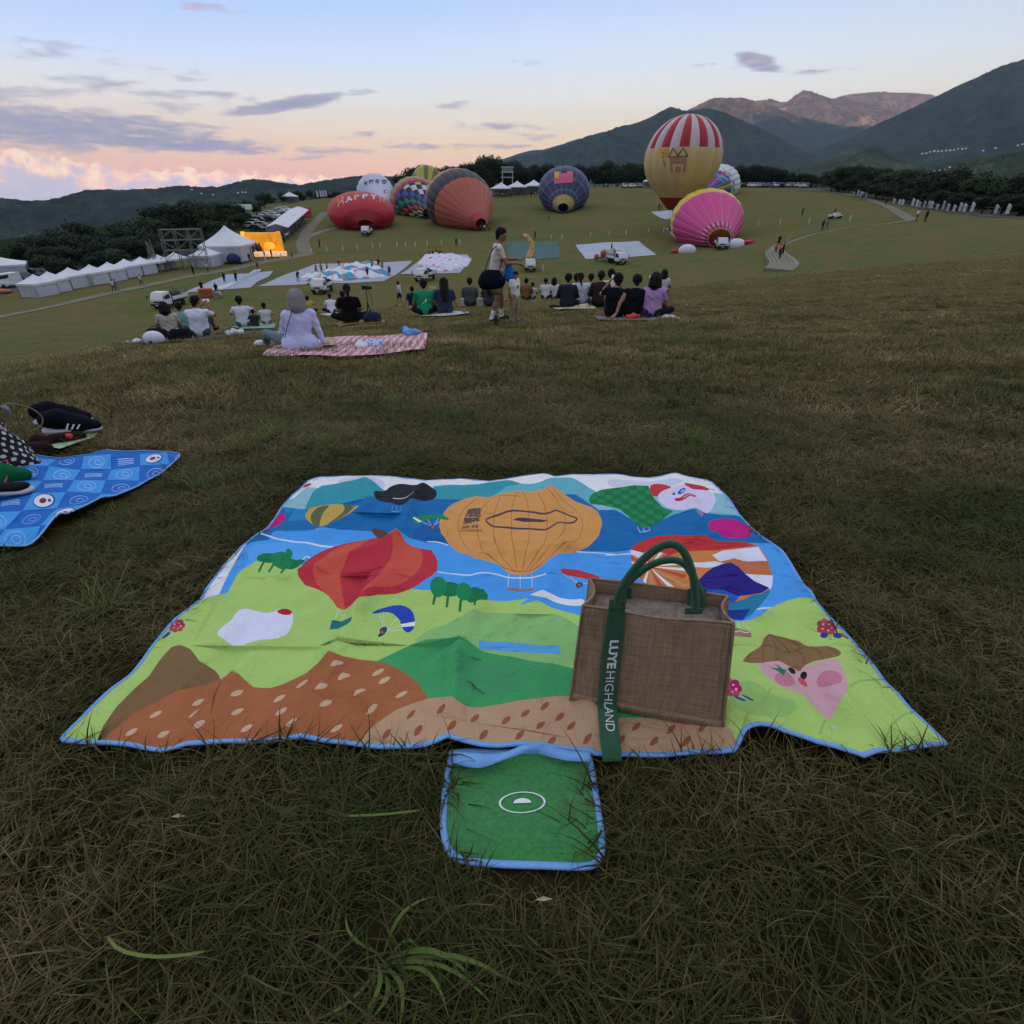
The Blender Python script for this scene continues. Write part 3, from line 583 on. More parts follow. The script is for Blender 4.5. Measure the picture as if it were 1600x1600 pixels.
# paragliders
def glider(Zf,poly,band,col,lines,pilot):
 k=sh(Zf(poly),col,1)
 if band:sh(Zf(band),WHT,0,k)
 for a,b in lines:shs(stroke(Zf([a,b]),.55,sm=0),(.7,.75,.85))
 sh(smooth_poly(Zf(pilot),1),(.04,.05,.10));c=np.mean(Zf(pilot),0);sh(ell(c[0],c[1],2.2,2.2),(.5,.13,.08))
glider(Z4,[(428,752),(470,720),(530,702),(585,702),(625,725),(642,765),(642,810),(615,838),(590,830),(575,800),(570,775),(530,745),(480,742)],[(560,798),(660,782),(660,804),(560,812)],(.015,.06,.42),[((440,750),(490,808)),((470,745),(492,808)),((490,742),(495,808)),((575,800),(505,820)),((585,825),(505,822)),((560,770),(505,815))],[(470,815),(495,800),(512,812),(500,835),(478,852),(458,848),(475,832)])
glider(ZR,[(985,425),(1050,395),(1120,378),(1200,382),(1260,398),(1300,438),(1240,425),(1180,415),(1110,420),(1060,450),(1000,475),(985,450)],[(980,430),(1000,420),(1070,450),(1050,465)],(.01,.25,.055),[((1060,450),(1145,488)),((1110,428),(1145,485)),((1200,418),(1158,482)),((1230,425),(1160,485))],[(1135,480),(1165,475),(1175,505),(1165,522),(1145,515),(1130,500)])
glider(ZO,[(1142,815),(1170,795),(1240,790),(1330,805),(1420,835),(1480,870),(1525,930),(1470,910),(1380,880),(1270,855),(1180,845)],[(1440,900),(1530,905),(1530,925),(1440,915)],(.50,.03,.04),[((1180,845),(1290,915)),((1230,855),(1295,912)),((1380,918),(1320,925))],[(1275,920),(1300,900),(1335,915),(1340,940),(1310,955),(1290,960)])
# printed trees
for(x,y,rx,ry,c)in((232,972,100,66,DGR),(133,947,68,92,DG2),(440,1020,82,76,DGR),(342,985,64,80,DG2)):
 sh(ZO(ell(x,y,rx,ry)),c)
for p in([(108,1020),(90,1100)],[(215,1030),(203,1125)],[(320,1060),(312,1165)],[(440,1090),(437,1160)]):shs(stroke(ZO(p),4.0,sm=0),DGR)
sh(ZO([(500,950),(545,1000),(540,1060),(500,1080),(505,1040),(525,1030),(500,1010),(522,990),(490,975)]),DGR,0)
for(x,y,rx,ry,c)in((1085,485,58,24,DGR),(1190,500,55,26,DGR),(1150,492,52,38,DG2),(1188,455,16,18,DG2),(1235,492,30,14,DGR)):sh(Z3(ell(x,y,rx,ry)),c)
for p in([(1065,500),(1035,548)],[(1110,515),(1085,550)],[(1165,520),(1145,550)]):shs(stroke(Z3(p),3.0,sm=0),DGR)
# white rounded balloon with a red patch
wb=sh(Z3([(822,865),(850,830),(905,790),(925,755),(960,736),(1030,738),(1090,745),(1150,735),(1200,740),(1212,790),(1195,840),(1150,875),(1080,890),(980,888),(935,918),(880,900)]),(.70,.71,.86),1)
sh(Z3([(1120,745),(1165,735),(1205,745),(1200,772),(1150,770)]),(.45,.01,.03),1,wb)
# magenta balloons, flowers
sh(Z5([(785,320),(800,298),(860,289),(930,298),(985,318),(1008,350),(1003,375),(960,385),(880,380),(810,362)]),(.55,.005,.22),1)
sh(Z3([(1055,345),(1080,295),(1105,265),(1135,257),(1165,262),(1173,285),(1150,305),(1110,320)]),(.55,.005,.20),1)
def flower(Zf,cx,cy,r,legs,col=(.42,.02,.07)):
 for k in range(7):
  a=k*.9;sh(Zf(ell(cx+r*.55*cos(a),cy+r*.5*sin(a),r*.5,r*.42,a)),(col[0]*(.8+.4*(k%2)),col[1]+.03*(k%3),col[2]))
 for k in range(6):sh(Zf(ell(cx+r*.5*cos(k*1.3),cy+r*.4*sin(k*1.3),r*.12,r*.10)),(.75,.45,.35))
 for l in legs:sh(smooth_poly(Zf(l),1),(.02,.04,.32))
flower(Z3,628,822,40,[[(580,850),(600,860),(575,885),(545,890)]])
sh(Z6([(840,318),(860,316),(900,345),(890,354),(845,335)]),(.25,.14,.06));flower(Z6,772,285,58,[ell(755,336,22,18),ell(830,340,26,20)])
flower(Z6,222,650,62,[[(230,690),(300,712),(310,730),(240,712)],[(275,680),(300,685),(355,722),(345,730)]],(.45,.01,.14))
sh(ZR([(65,150),(100,130),(140,125),(140,150),(100,165)]),(.5,.03,.05),1)
# green chequered balloon
gc=sh(Z5([(193,200),(198,175),(215,158),(250,143),(330,130),(420,124),(490,128),(505,165),(560,225),(615,248),(560,290),(500,328),(440,325),(415,300),(385,270),(340,238),(260,226),(205,220)]),(.005,.16,.05),0)
for i in range(11):
 for j in range(9):
  if(i+j)%2==0:
   x=190+i*40;y=122+j*23;k=(y-122)*.28
   sh(Z5([(x+k*.3,y),(x+40+k*.3-k*.1,y+2),(x+38+k*.4,y+24),(x+k*.4,y+22)]),(.010,.24,.085),0,gc)
shs(stroke(Z5([(435,325),(448,352),(470,350),(500,345)]),.8,sm=0)+stroke(Z5([(465,328),(470,350)]),.6,sm=0)+stroke(Z5([(492,325),(498,345)]),.6,sm=0),(.65,.7,.75))
# clown balloon
sh(Z5([(495,130),(520,118),(570,120),(610,130),(590,160),(560,170),(520,175),(500,165)]),(.52,.035,.04),1)
sh(Z5([(660,125),(700,118),(760,125),(805,155),(740,150),(690,140)]),(.52,.035,.04),1)
cl=sh(Z5([(535,175),(550,155),(610,130),(680,132),(760,148),(815,165),(828,200),(815,235),(795,262),(770,268),(740,248),(680,245),(620,240),(560,215)]),(.66,.60,.80),1)
sh(Z5([(660,130),(700,120),(770,132),(800,155),(730,145)]),(.52,.035,.04),1)
sh(Z5(ell(655,160,20,10,-.3)),(.02,.10,.50));sh(Z5(ell(659,160,9,4,-.3)),(.6,.6,.75));sh(Z5(ell(617,166,8,5)),(.03,.02,.12))
shs(stroke(Z5([(622,188),(650,190),(680,178),(710,178),(728,180),(715,190),(690,188),(665,196),(630,194)]),2.6,True),(.50,.02,.035));sh(Z5([(725,255),(765,262),(760,290),(735,285)]),(.25,.22,.40))
# many-coloured balloon
mb=sh(Z5([(400,445),(440,410),(490,388),(540,375),(620,370),(700,372),(780,380),(830,395),(900,396),(960,402),(1040,425),(1075,470),(1095,520),(1112,580),(1110,620),(1090,670),(1040,735),(1000,775),(960,800),(860,800),(750,740),(650,690),(560,655),(480,625),(440,590),(410,530),(402,490)]),(.55,.20,.055),0)
cx,cy=495,535
for k in range(22):
 a=k*2*pi/22;b=a+2*pi/22*.5
 sh(Z5([(cx+10*cos(a),cy+8*sin(a)),(cx+230*cos(a),cy+150*sin(a)),(cx+230*cos(b),cy+150*sin(b)),(cx+10*cos(b),cy+8*sin(b))]),(WHT if k%3==0 else(.52,.06,.035)if k%3==1 else(.62,.25,.10)),0,mb)
sh(Z5([(620,460),(820,440),(850,540),(720,620),(660,600),(700,540),(690,480)]),(.60,.22,.055),0,mb)
sh(Z5([(660,505),(760,500),(830,495),(880,520),(780,525),(670,528)]),(.72,.70,.78),0,mb)
sh(Z5([(395,440),(440,405),(540,370),(680,365),(780,375),(830,392),(960,400),(1040,422),(900,432),(780,445),(640,450),(600,470),(480,455),(440,480),(400,470)]),(.52,.03,.035),0,mb)
sh(Z5([(400,450),(480,470),(500,500),(440,490),(400,470)]),(.70,.68,.76),0,mb)
sh(Z5([(810,465),(860,445),(940,435),(1040,430),(1085,500),(980,497),(920,495),(850,500)]),(.72,.70,.84),0,mb)
sh(Z5([(860,502),(930,495),(1000,498),(1090,500),(1120,570),(1020,568),(960,560),(900,530)]),(.50,.15,.055),0,mb)
sh(Z5([(920,555),(1000,568),(1120,572),(1120,640),(1060,635),(1000,610)]),(.72,.70,.84),0,mb)
sh(Z5([(560,690),(640,655),(740,640),(860,640),(960,660),(900,740),(900,810),(700,740)]),(.01,.10,.44),0,mb)
sh(Z5([(730,620),(745,590),(780,550),(820,522),(860,514),(900,516),(940,535),(975,565),(1020,600),(1095,632),(1060,655),(1000,670),(940,682),(860,655),(740,636)]),(.018,.008,.20),0,mb)
sh(Z5([(860,745),(900,715),(960,700),(1010,670),(1060,660),(1100,635),(1090,700),(1020,760),(980,800),(860,790)]),(.01,.20,.34),0,mb)
sh(Z5([(840,745),(920,750),(1000,742),(960,800),(850,810)]),(.012,.03,.26),0,mb)
shs(stroke(Z5([(905,795),(925,850)]),.8,sm=0)+stroke(Z5([(935,800),(945,855)]),.8,sm=0)+stroke(Z5([(955,800),(995,850)]),.8,sm=0),(.6,.65,.75));sh(Z5([(888,832),(1000,860),(1003,892),(950,888),(905,880)]),(.30,.20,.11));shs(stroke(Z5([(895,855),(930,865),(945,855),(970,868),(995,862)]),1.2),(.72,.74,.80))
# pink face under a straw hat
sh(Z6([(370,480),(420,470),(620,500),(820,470),(845,520),(870,570),(888,625),(875,680),(850,720),(820,770),(800,800),(770,795),(700,750),(600,690),(520,640),(450,590),(400,540)]),(.62,.36,.40),1)
sh(Z6(ell(535,588,62,44,.25)),(.55,.20,.27));sh(Z6(ell(785,590,68,44,.2)),(.55,.20,.27))
sh(Z6(ell(578,520,25,17,.5)),(.01,.01,.012));sh(Z6(ell(647,541,19,22,.2)),(.01,.01,.012));sh(Z6(ell(642,580,34,18,.7)),(.58,.09,.12));sh(Z6([(445,518),(500,525),(470,498),(500,512),(520,530),(545,530),(525,568),(500,545)]),(.01,.22,.10))
sh(Z6([(785,822),(820,835),(840,860),(800,852)]),(.45,.5,.75))
ht=sh(Z6([(290,485),(320,450),(360,425),(398,402),(405,370),(425,330),(450,303),(490,312),(560,338),(610,360),(650,388),(710,395),(770,400),(830,425),(852,452),(830,468),(760,477),(680,478),(648,490),(625,520),(590,505),(550,490),(480,482),(380,495),(300,495)]),(.25,.135,.062),1)
for p in([(450,305),(430,350),(420,395)],[(452,305),(470,345),(500,400)],[(455,305),(520,350),(570,410)],[(460,305),(560,345),(620,385)],[(400,400),(470,388),(550,405),(570,412),(640,392)],[(340,440),(320,470),(325,495)],[(420,400),(405,440),(410,490)],[(500,395),(480,420),(475,450),(490,485)],[(600,400),(640,430),(650,480)],[(680,395),(730,420),(750,475)],[(760,402),(810,430),(830,465)]):
 shs(stroke(Z6(p),.9),(.10,.045,.02),ht)
# colours as printed ink on woven fabric
CREASE=[(Z3([(545,1440),(640,1310),(740,1190),(830,1065),(925,935),(1020,815),(1090,700),(1170,570),(1230,450)]),-.012,.05),(Z3([(660,1430),(720,1330),(790,1240),(870,1140),(960,1010)]),.012,.07),(Z3([(1240,1385),(1330,1200),(1400,1010),(1470,880),(1540,770),(1640,650),(1720,560)]),.012,.06),(Z4([(800,1355),(820,1270),(830,1130),(835,980),(860,860),(905,780),(960,700)]),.013,.05),(Z4([(640,1300),(700,1200),(760,1100),(815,990)]),.008,.06),(Z4([(0,750),(300,745),(600,748),(850,742),(1100,740)]),.0028,.05),(Z4([(0,560),(200,500),(400,440),(560,380)]),.010,.06),(ZR([(560,1190),(640,1010),(720,880),(790,740),(830,640),(860,560),(940,400),(980,300),(1120,90)]),.014,.05),(ZR([(230,560),(330,500),(480,430),(600,330),(640,190),(600,100)]),.010,.06),(ZO([(140,540),(400,560),(800,570),(1150,640),(1490,560)]),.006,.05),(ZO([(420,690),(640,640),(900,680),(1140,640)]),.009,.06),(ZO([(1070,130),(1090,300),(1150,480),(1150,640),(1080,800),(1000,1000)]),.010,.06),(Z6([(950,1010),(905,930),(850,870),(790,790),(740,710),(690,620),(640,540),(570,430),(500,340),(440,260)]),-.016,.05),(Z6([(1010,1010),(960,900),(880,780),(830,700)]),.014,.06),(Z6([(1190,970),(1150,800),(1000,640),(900,500),(850,300),(700,200)]),.008,.10),(Z6([(240,1000),(230,930),(180,860),(150,760)]),-.010,.05),(Z6([(440,850),(500,760),(640,690),(760,740)]),.008,.06),(ZC([(630,700),(760,640),(880,610),(1000,560)]),.006,.03),(ZC([(560,75),(600,180),(680,300),(720,400),(760,520)]),.008,.05),(ZC([(1040,760),(1060,900),(1000,1100)]),.006,.05),(Z5([(150,1140),(190,1240),(240,1340),(210,1430)]),.014,.05),(Z5([(900,1440),(880,1330),(840,1200)]),.010,.06),(Z4([(230,960),(330,1100),(440,1180)]),.008,.04),(Z4([(1100,760),(1000,820),(900,860),(830,980)]),.006,.05),]
CREASE=[(np.array(P2(p)),a,w)for p,a,w in CREASE]
def segdist(x,y,L):
 dm=np.full(x.shape,9.0)
 for i in range(len(L)-1):
  ax,ay=L[i];bx,by=L[i+1];dx,dy=bx-ax,by-ay
  t=np.clip(((x-ax)*dx+(y-ay)*dy)/(dx*dx+dy*dy+1e-12),0,1)
  dm=np.minimum(dm,np.hypot(x-ax-t*dx,y-ay-t*dy))
 return dm
OUT2=np.array(P2(OUT))
def mat_h(x,y):
 """height of the mat's cloth over its lying plane"""
 x=np.asarray(x,float);y=np.asarray(y,float)
 h=.004*np.sin(x*7.3+y*3.1)+.003*np.sin(x*13-y*11+1)+.0018*np.sin(x*27+y*21+2)+.0012*np.sin(x*49-y*37)
 e=segdist(x,y,np.vstack([OUT2,OUT2[:1]]))
 for L,a,w in CREASE:
  d=segdist(x,y,L);h=h+2.2*a*np.clip(1-d/w,0,1)**1.25*np.clip(e/.12,.2,1)
 h=h-.006*np.clip(1-e/.05,0,1)
 for(u,v,a,w)in((1180,1150,.030,.10),(1300,1172,.010,.10),(700,1160,.012,.08),(820,1166,.010,.10),(250,1168,-.008,.05),(960,742,.012,.12),(850,745,.016,.08),(1055,745,.012,.08)):
  c=plane(u,v);h=h+a*np.exp(-((x-c[0])**2+(y-c[1])**2)/w**2)
 return np.where(h<-.010,-.010+(h+.010)*.3,h)
def mat_z(x,y,extra=0.0):return-1.006+MLIFT-SL*np.asarray(y)+mat_h(x,y)+extra
def pip(px,py,P):
 P=np.asarray(P);x0,y0=P[:,0],P[:,1];x1,y1=np.roll(x0,-1),np.roll(y0,-1)
 ins=np.zeros(px.shape,bool)
 for a,b,c,d in zip(x0,y0,x1,y1):
  if b==d:continue
  k=(b>py)!=(d>py);ins^=k&(px<(c-a)*(py-b)/(d-b)+a)
 return ins
def inset(P,w):
 P=np.array(P);n=len(P);A=0.5*np.sum(P[:,0]*np.roll(P[:,1],-1)-np.roll(P[:,0],-1)*P[:,1]);s=1 if A>0 else-1
 Q=[]
 for i in range(n):
  d=P[(i+1)%n]-P[i-1];d=d/np.linalg.norm(d);Q.append(P[i]+s*w*np.array([-d[1],d[0]]))
 return np.array(Q)
def cdt_sheet(outline,shapes,step,hf,base,border=None,bcol=None):
 """one cloth surface triangulated so that every printed shape has its own crisp edge; returns V, F, face colours"""
 V=[];E=[]
 def loop(P):
  s=len(V);V.extend([tuple(p)for p in P]);E.extend([(s+i,s+(i+1)%len(P))for i in range(len(P))])
 loop(outline);inn=None
 if border:inn=inset(outline,border);loop(inn)
 S=[]
 for P,c,cl_ in shapes:
  q=np.array(P2(P));S.append((q,c,cl_));loop(q)
 x0,y0=np.min(outline,0);x1,y1=np.max(outline,0)
 gx,gy=np.meshgrid(np.arange(x0,x1,step),np.arange(y0,y1,step));jr=np.random.RandomState(3)
 gx=gx+jr.uniform(-.2,.2,gx.shape)*step;gy=gy+jr.uniform(-.2,.2,gy.shape)*step
 k=pip(gx.ravel(),gy.ravel(),outline);V.extend(zip(gx.ravel()[k],gy.ravel()[k]))
 r=geometry.delaunay_2d_cdt([Vector(v)for v in V],E,[],0,1e-5)
 vs=np.array([(v[0],v[1])for v in r[0]]);fs=np.array([list(f)for f in r[2]])
 c=vs[fs].mean(1);keep=pip(c[:,0],c[:,1],outline);fs=fs[keep];c=c[keep]
 col=np.tile(np.array(base,float),(len(fs),1));ins=[]
 for q,cc,cl_ in S:
  lo=q.min(0);hi=q.max(0);bb=(c[:,0]>=lo[0])&(c[:,0]<=hi[0])&(c[:,1]>=lo[1])&(c[:,1]<=hi[1])
  m=np.zeros(len(c),bool);m[bb]=pip(c[bb,0],c[bb,1],q)
  if cl_ is not None:m&=ins[cl_]
  ins.append(m);col[m]=cc
 if border:m=~pip(c[:,0],c[:,1],inn);col[m]=bcol
 a=vs[fs];ar=(a[:,1,0]-a[:,0,0])*(a[:,2,1]-a[:,0,1])-(a[:,1,1]-a[:,0,1])*(a[:,2,0]-a[:,0,0])
 fs[ar<0]=fs[ar<0][:,::-1]
 return np.column_stack([vs,hf(vs[:,0],vs[:,1])]),fs,col
m_print=attrmat('printed_cloth',.7,.045,260,.25,900,.15)
_m,_t,_b=m_print,m_print.node_tree,m_print.node_tree.nodes['Principled BSDF']
# fine creasing of the cloth
_g=_t.nodes.new('ShaderNodeTexCoord').outputs['Object']
_n1=noise(_t,_g,9,6,.62,1.2);_n2=noise(_t,_g,60,3,.6)
_bn=_t.nodes.new('ShaderNodeBump');_bn.inputs['Strength'].default_value=.9;_bn.inputs['Distance'].default_value=.02
_t.links.new(mth(_t,'ADD',_n1,mth(_t,'MULTIPLY',_n2,.05)),_bn.inputs['Height']);_t.links.new(_bn.outputs[0],_b.inputs['Normal'])
V_,F_,C_=cdt_sheet(OUT2,SH,.016,lambda x,y:mat_z(x,y),WHT)
pm=empty('picnic_mat',(0,0,0),label='large picnic mat printed with colourful balloons, sea and fields, lying in the foreground',cat='picnic mat')
obj('printed_sheet',mesh('printed_sheet',V_,F_,m_print,True,fcol=C_),pm)
m_blue=mat('blue_binding',(.17,.37,.74),.6,.06,60,bump=.2,bscale=300)
def binding(P,Q,zt,name,par,th=.004,w0=.001):
 """sewn edge tape: a closed band with thickness that wraps the cloth's rim"""
 P=np.array(P);Q=np.array(Q);n=len(P);V=[];Fc=[]
 O=P+(P-Q)*.12
 for i in range(n):
  zo=float(zt(P[i,0],P[i,1]));zi=float(zt(Q[i,0],Q[i,1]))
  V+=[(O[i,0],O[i,1],zo-th*.5),(P[i,0],P[i,1],zo+.0013),(Q[i,0],Q[i,1],zi+.0013),(Q[i,0],Q[i,1],zi-.0012),(P[i,0],P[i,1],zo-th)]
 for i in range(n):
  j=(i+1)%n
  for k in range(5):Fc.append((i*5+k,i*5+(k+1)%5,j*5+(k+1)%5,j*5+k))
 return obj(name,mesh(name,V,Fc,m_blue,True),par)
def densify(P,n):
 P=np.array(P);out=[]
 for i in range(len(P)):
  a,b=P[i],P[(i+1)%len(P)]
  for k in range(n):out.append(a+(b-a)*k/n)
 return np.array(out)
OD=densify(OUT2,3)
binding(OD,inset(OD,.0095),mat_z,'blue_binding',pm)
# lettering on the orange balloon: text meshes laid on the cloth
def text_mesh(s,bold=0.0,res=3):
 c=bpy.data.curves.new('lettering','FONT');c.body=s;c.size=1;c.resolution_u=res;c.offset=bold;c.fill_mode='FRONT'
 o=bpy.data.objects.new('lettering',c);COL.objects.link(o);dg_=bpy.context.evaluated_depsgraph_get();dg_.update()
 me=bpy.data.meshes.new_from_object(o.evaluated_get(dg_));V=[tuple(v.co)for v in me.vertices];Fc=[tuple(p.vertices)for p in me.polygons]
 bpy.data.objects.remove(o);bpy.data.curves.remove(c);bpy.data.meshes.remove(me)
 V=np.array(V);mn=V.min(0);mx=V.max(0);V=(V-mn)/(mx-mn).clip(1e-6);return V[:,:2],Fc,(mx-mn)[0]/(mx-mn)[1]
m_ink=mat('dark_ink',(.045,.045,.06),.6,.05,60)
def print_text(s,quad,col,par,name='lettering',bold=0.0):
 """quad = photo pixels of lower-left, lower-right, upper-right, upper-left"""
 V,Fc,_=text_mesh(s,bold);a,b,c,d=[np.array(plane(*q)[:2])for q in quad];out=[]
 for u,w in V:
  p=(a*(1-u)+b*u)*(1-w)+(d*(1-u)+c*u)*w;out.append((p[0],p[1],float(mat_z(p[0],p[1],.0022))))
 return obj(name,mesh(name,out,Fc,col),par)
qz=lambda P:ZO(P)
print_text('鹿',qz([(355,362),(488,358),(488,280),(368,285)]),m_ink,pm,bold=.012)
print_text('野',qz([(335,420),(478,415),(482,368),(345,370)]),m_ink,pm,bold=.012)
print_text('高台',qz([(322,460),(470,450),(470,425),(330,433)]),m_ink,pm)
print_text('LUYE  2024'[:4]+' HIGHLAND',qz([(316,482),(500,476),(500,462),(318,468)]),m_ink,pm)
# green pocket flap hanging off the near edge
FO=[(704,1162),(820,1166),(924,1172),(930,1195),(933,1212),(938,1245),(944,1285),(947,1320),(944,1334),(936,1345),(924,1350),(905,1352),(860,1351),(800,1348),(745,1343),(722,1341),(706,1334),(695,1322),(690,1305),(687,1285),(689,1240),(693,1210),(699,1180)]
FO2=densify(np.array(P2(smooth_poly(FO,1))),2)
def flap_z(x,y,e=0.0):return-1.006+.014-SL*np.asarray(y)+.003*np.sin(np.asarray(x)*22)+.0025*np.sin(np.asarray(y)*31+1)+e
fl=bpy.data.objects.new('pocket_flap',None);COL.objects.link(fl);fl.parent=pm
m_felt,t,b=newmat('green_felt')
g=t.nodes.new('ShaderNodeTexCoord').outputs['Object'];n1=noise(t,g,120,6,.8);n2=noise(t,g,900,2,.6)
c=mixc(t,ramp(t,n1,[(.35,0.0),(.7,1.0)]),(.010,.145,.030),(.050,.29,.060));c=mixc(t,1.0,c,ramp(t,n2,[(.3,.75),(.7,1.25)]),'MULTIPLY')
t.links.new(c,b.inputs['Base Color']);b.inputs['Roughness'].default_value=.95;b.inputs['Sheen Weight'].default_value=.3
bn=t.nodes.new('ShaderNodeBump');bn.inputs['Strength'].default_value=.5;bn.inputs['Distance'].default_value=.003;t.links.new(n2,bn.inputs['Height']);t.links.new(bn.outputs[0],b.inputs['Normal'])
Vf,Ff,Cf=cdt_sheet(FO2,[],.012,lambda x,y:flap_z(x,y),(1,1,1))
def part(name,me,par):return obj(name,me,par)
part('felt_panel',mesh('felt_panel',Vf,Ff,m_felt,True),fl)
binding(FO2,inset(FO2,.0115),flap_z,'blue_binding',fl,.004)
m_white=mat('white_print',(.75,.78,.80),.6,.04,50)
def flat_ring(cu,cv,ru,rv,w,zf_,name,par,m,half=False):
 V=[];Fc=[];n=48
 for k in range(n):
  a=2*pi*k/n
  for q in(1,1-w):
   p=plane(cu+ru*q*cos(a),cv+rv*q*sin(a),.014);V.append((p[0],p[1],float(zf_(p[0],p[1],.002))))
 for k in range(n):j=(k+1)%n;Fc.append((2*k,2*j,2*j+1,2*k+1))
 return obj(name,mesh(name,V,Fc,m),par)
flat_ring(816,1255,36.5,17.5,.085,flap_z,'white_ring',fl,m_white)
V=[];
for k in range(13):
 a=pi*k/12;p=plane(816+14*cos(a),1256-8*sin(a),.014);V.append((p[0],p[1],float(flap_z(p[0],p[1],.002))))
obj('white_half_disc',mesh('white_half_disc',V,[tuple(range(13))],m_white),fl)
# blue carrying strap arching across the flap's top
V=[];Fc=[];ns=40
TOP=Z_=zf(640,1120,4.444);st_top=TOP([(300,245),(420,248),(500,255),(600,255),(680,240),(760,205),(860,185),(960,190),(1060,225),(1150,240),(1260,240)])
st_bot=TOP([(300,320),(420,350),(500,352),(560,335),(640,300),(720,275),(800,250),(880,250),(980,280),(1100,305),(1260,312)])
tt=np.linspace(0,1,ns);tu=np.linspace(0,1,11)
for i,q in enumerate(tt):
 arch=.016+.022*max(0,sin(pi*(q-.1)/.9))*(1 if q>.35 else.6)+.006*sin(q*14)
 for L,dz in((st_top,arch),(st_bot,arch*.8)):
  u=np.interp(q,tu,[p[0]for p in L]);v=np.interp(q,tu,[p[1]for p in L]);p=plane(u,v,.014+dz);V.append(tuple(p))
for i in range(ns-1):Fc.append((2*i,2*i+1,2*i+3,2*i+2))
me=mesh('carry_strap',V,Fc,m_blue,True);o=obj('carry_strap',me,fl);md=o.modifiers.new('thick','SOLIDIFY');md.thickness=.002
# a dry stalk lying on the printed green hill
s_=MB();pts=[plane(u,v,MLIFT)for u,v in Z4([(895,1085),(915,1090),(940,1112),(975,1135)])]
s_.tube([(p[0],p[1],float(mat_z(p[0],p[1],.005)))for p in pts],.0012,5);pts=[plane(u,v,MLIFT)for u,v in Z4([(912,1088),(922,1105),(930,1118)])]
s_.tube([(p[0],p[1],float(mat_z(p[0],p[1],.006)))for p in pts],.0009,5)
s_.build('dry_stalk',mat('dry_straw',(.05,.05,.03),.9),label='thin dark dry grass stalk lying on the printed green hill of the mat',cat='grass stalk')
# ------------------------------------------------------------------ jute tote bag
m_jute,t,b=newmat('jute_weave')
tcn=t.nodes.new('ShaderNodeTexCoord').outputs['UV']
def wv(direction,sc,dist):
 w=t.nodes.new('ShaderNodeTexWave');w.wave_type='BANDS';w.bands_direction=direction;w.inputs['Scale'].default_value=sc
 w.inputs['Distortion'].default_value=dist;w.inputs['Detail'].default_value=3;w.inputs['Detail Scale'].default_value=2
 t.links.new(tcn,w.inputs['Vector']);return w.outputs[1]
wx=wv('X',190,.8);wy=wv('Y',190,.8)
slub=t.nodes.new('ShaderNodeMapping');slub.inputs['Scale'].default_value=(12,260,1);t.links.new(tcn,slub.inputs[0])
slub2=t.nodes.new('ShaderNodeMapping');slub2.inputs['Scale'].default_value=(260,12,1);t.links.new(tcn,slub2.inputs[0])
n1=noise(t,slub.outputs[0],1,4,.7);n2=noise(t,slub2.outputs[0],1,4,.7)
k=mth(t,'ADD',mth(t,'MULTIPLY',n1,.5),mth(t,'MULTIPLY',n2,.5))
c=mixc(t,ramp(t,k,[(.36,0.0),(.64,1.0)]),(.25,.155,.095),(.62,.41,.265))
c=mixc(t,1.0,c,ramp(t,mth(t,'MAXIMUM',wx,wy),[(0,.8),(.6,1.06)]),'MULTIPLY')
t.links.new(c,b.inputs['Base Color']);b.inputs['Roughness'].default_value=.95;b.inputs['Specular IOR Level'].default_value=.1
bn=t.nodes.new('ShaderNodeBump');bn.inputs['Strength'].default_value=.8;bn.inputs['Distance'].default_value=.0012
t.links.new(mth(t,'ADD',mth(t,'ADD',wx,wy),k),bn.inputs['Height']);t.links.new(bn.outputs[0],b.inputs['Normal'])
m_hdl=mat('green_webbing',(.008,.090,.036),.75,.12,50,bump=.5,bscale=700,sheen=.2)
B1=np.array(plane(891,1093,.032));B2=np.array(plane(1129,1140,.032));Lb=np.linalg.norm(B2-B1);ax=(B2-B1)/Lb
bk_=np.cross([0,0,1.0],ax);bk_/=np.linalg.norm(bk_);bk_=bk_ if bk_[1]>0 else-bk_
th=RD(8);upv=np.array([0,0,1.0]);wv_=upv*cos(th)+bk_*sin(th);wv_/=np.linalg.norm(wv_);nb=np.cross(ax,wv_);nb=nb if nb[1]>0 else-nb
def bagp(a,w,d):return B1+ax*a+wv_*w+nb*d
def bag_px(u,v,d=0.0):
 r=raydir(u,v);o=B1+nb*d;tq=(o@nb)/(r@nb);q=r*tq-B1;return q@ax,q@wv_
bag=empty('tote_bag',tuple(B1),label='brown jute tote bag with green handles standing on the printed picnic mat',cat='tote bag')
def bagmesh(name,fn,nu,nv,m,uvs=None,thick=.0025,parent=bag,off=0):
 V=[];UV=[]
 for j in range(nv+1):
  for i in range(nu+1):
   a,w,d=fn(i/nu,j/nv);V.append(bagp(a,w,d)-B1);UV.append((a+d,w+off))
 Fc=[(j*(nu+1)+i,j*(nu+1)+i+1,(j+1)*(nu+1)+i+1,(j+1)*(nu+1)+i)for j in range(nv)for i in range(nu)]
 me=mesh(name,V,Fc,m,True);ul=me.uv_layers.new(name='UVMap')
 for l in me.loops:ul.data[l.index].uv=UV[l.vertex_index]
 o=obj(name,me,parent)
 if thick:md=o.modifiers.new('thick','SOLIDIFY');md.thickness=thick;md.offset=0
 return o
a0,a1=.008,.328;WD=.125;hT=.275
fb=lambda x:.0+x*Lb
def front(s,q):
 a=(0*(1-q)+a0*q)*(1-s)+(Lb*(1-q)+a1*q)*s
 w=q*((.268)*(1-s)+.280*s)+(-.0)*(1-q);w+=.006*sin(pi*s)*q*-1
 return a,w,-.006*sin(pi*s)*sin(pi*q)+.003*sin(s*9)*q
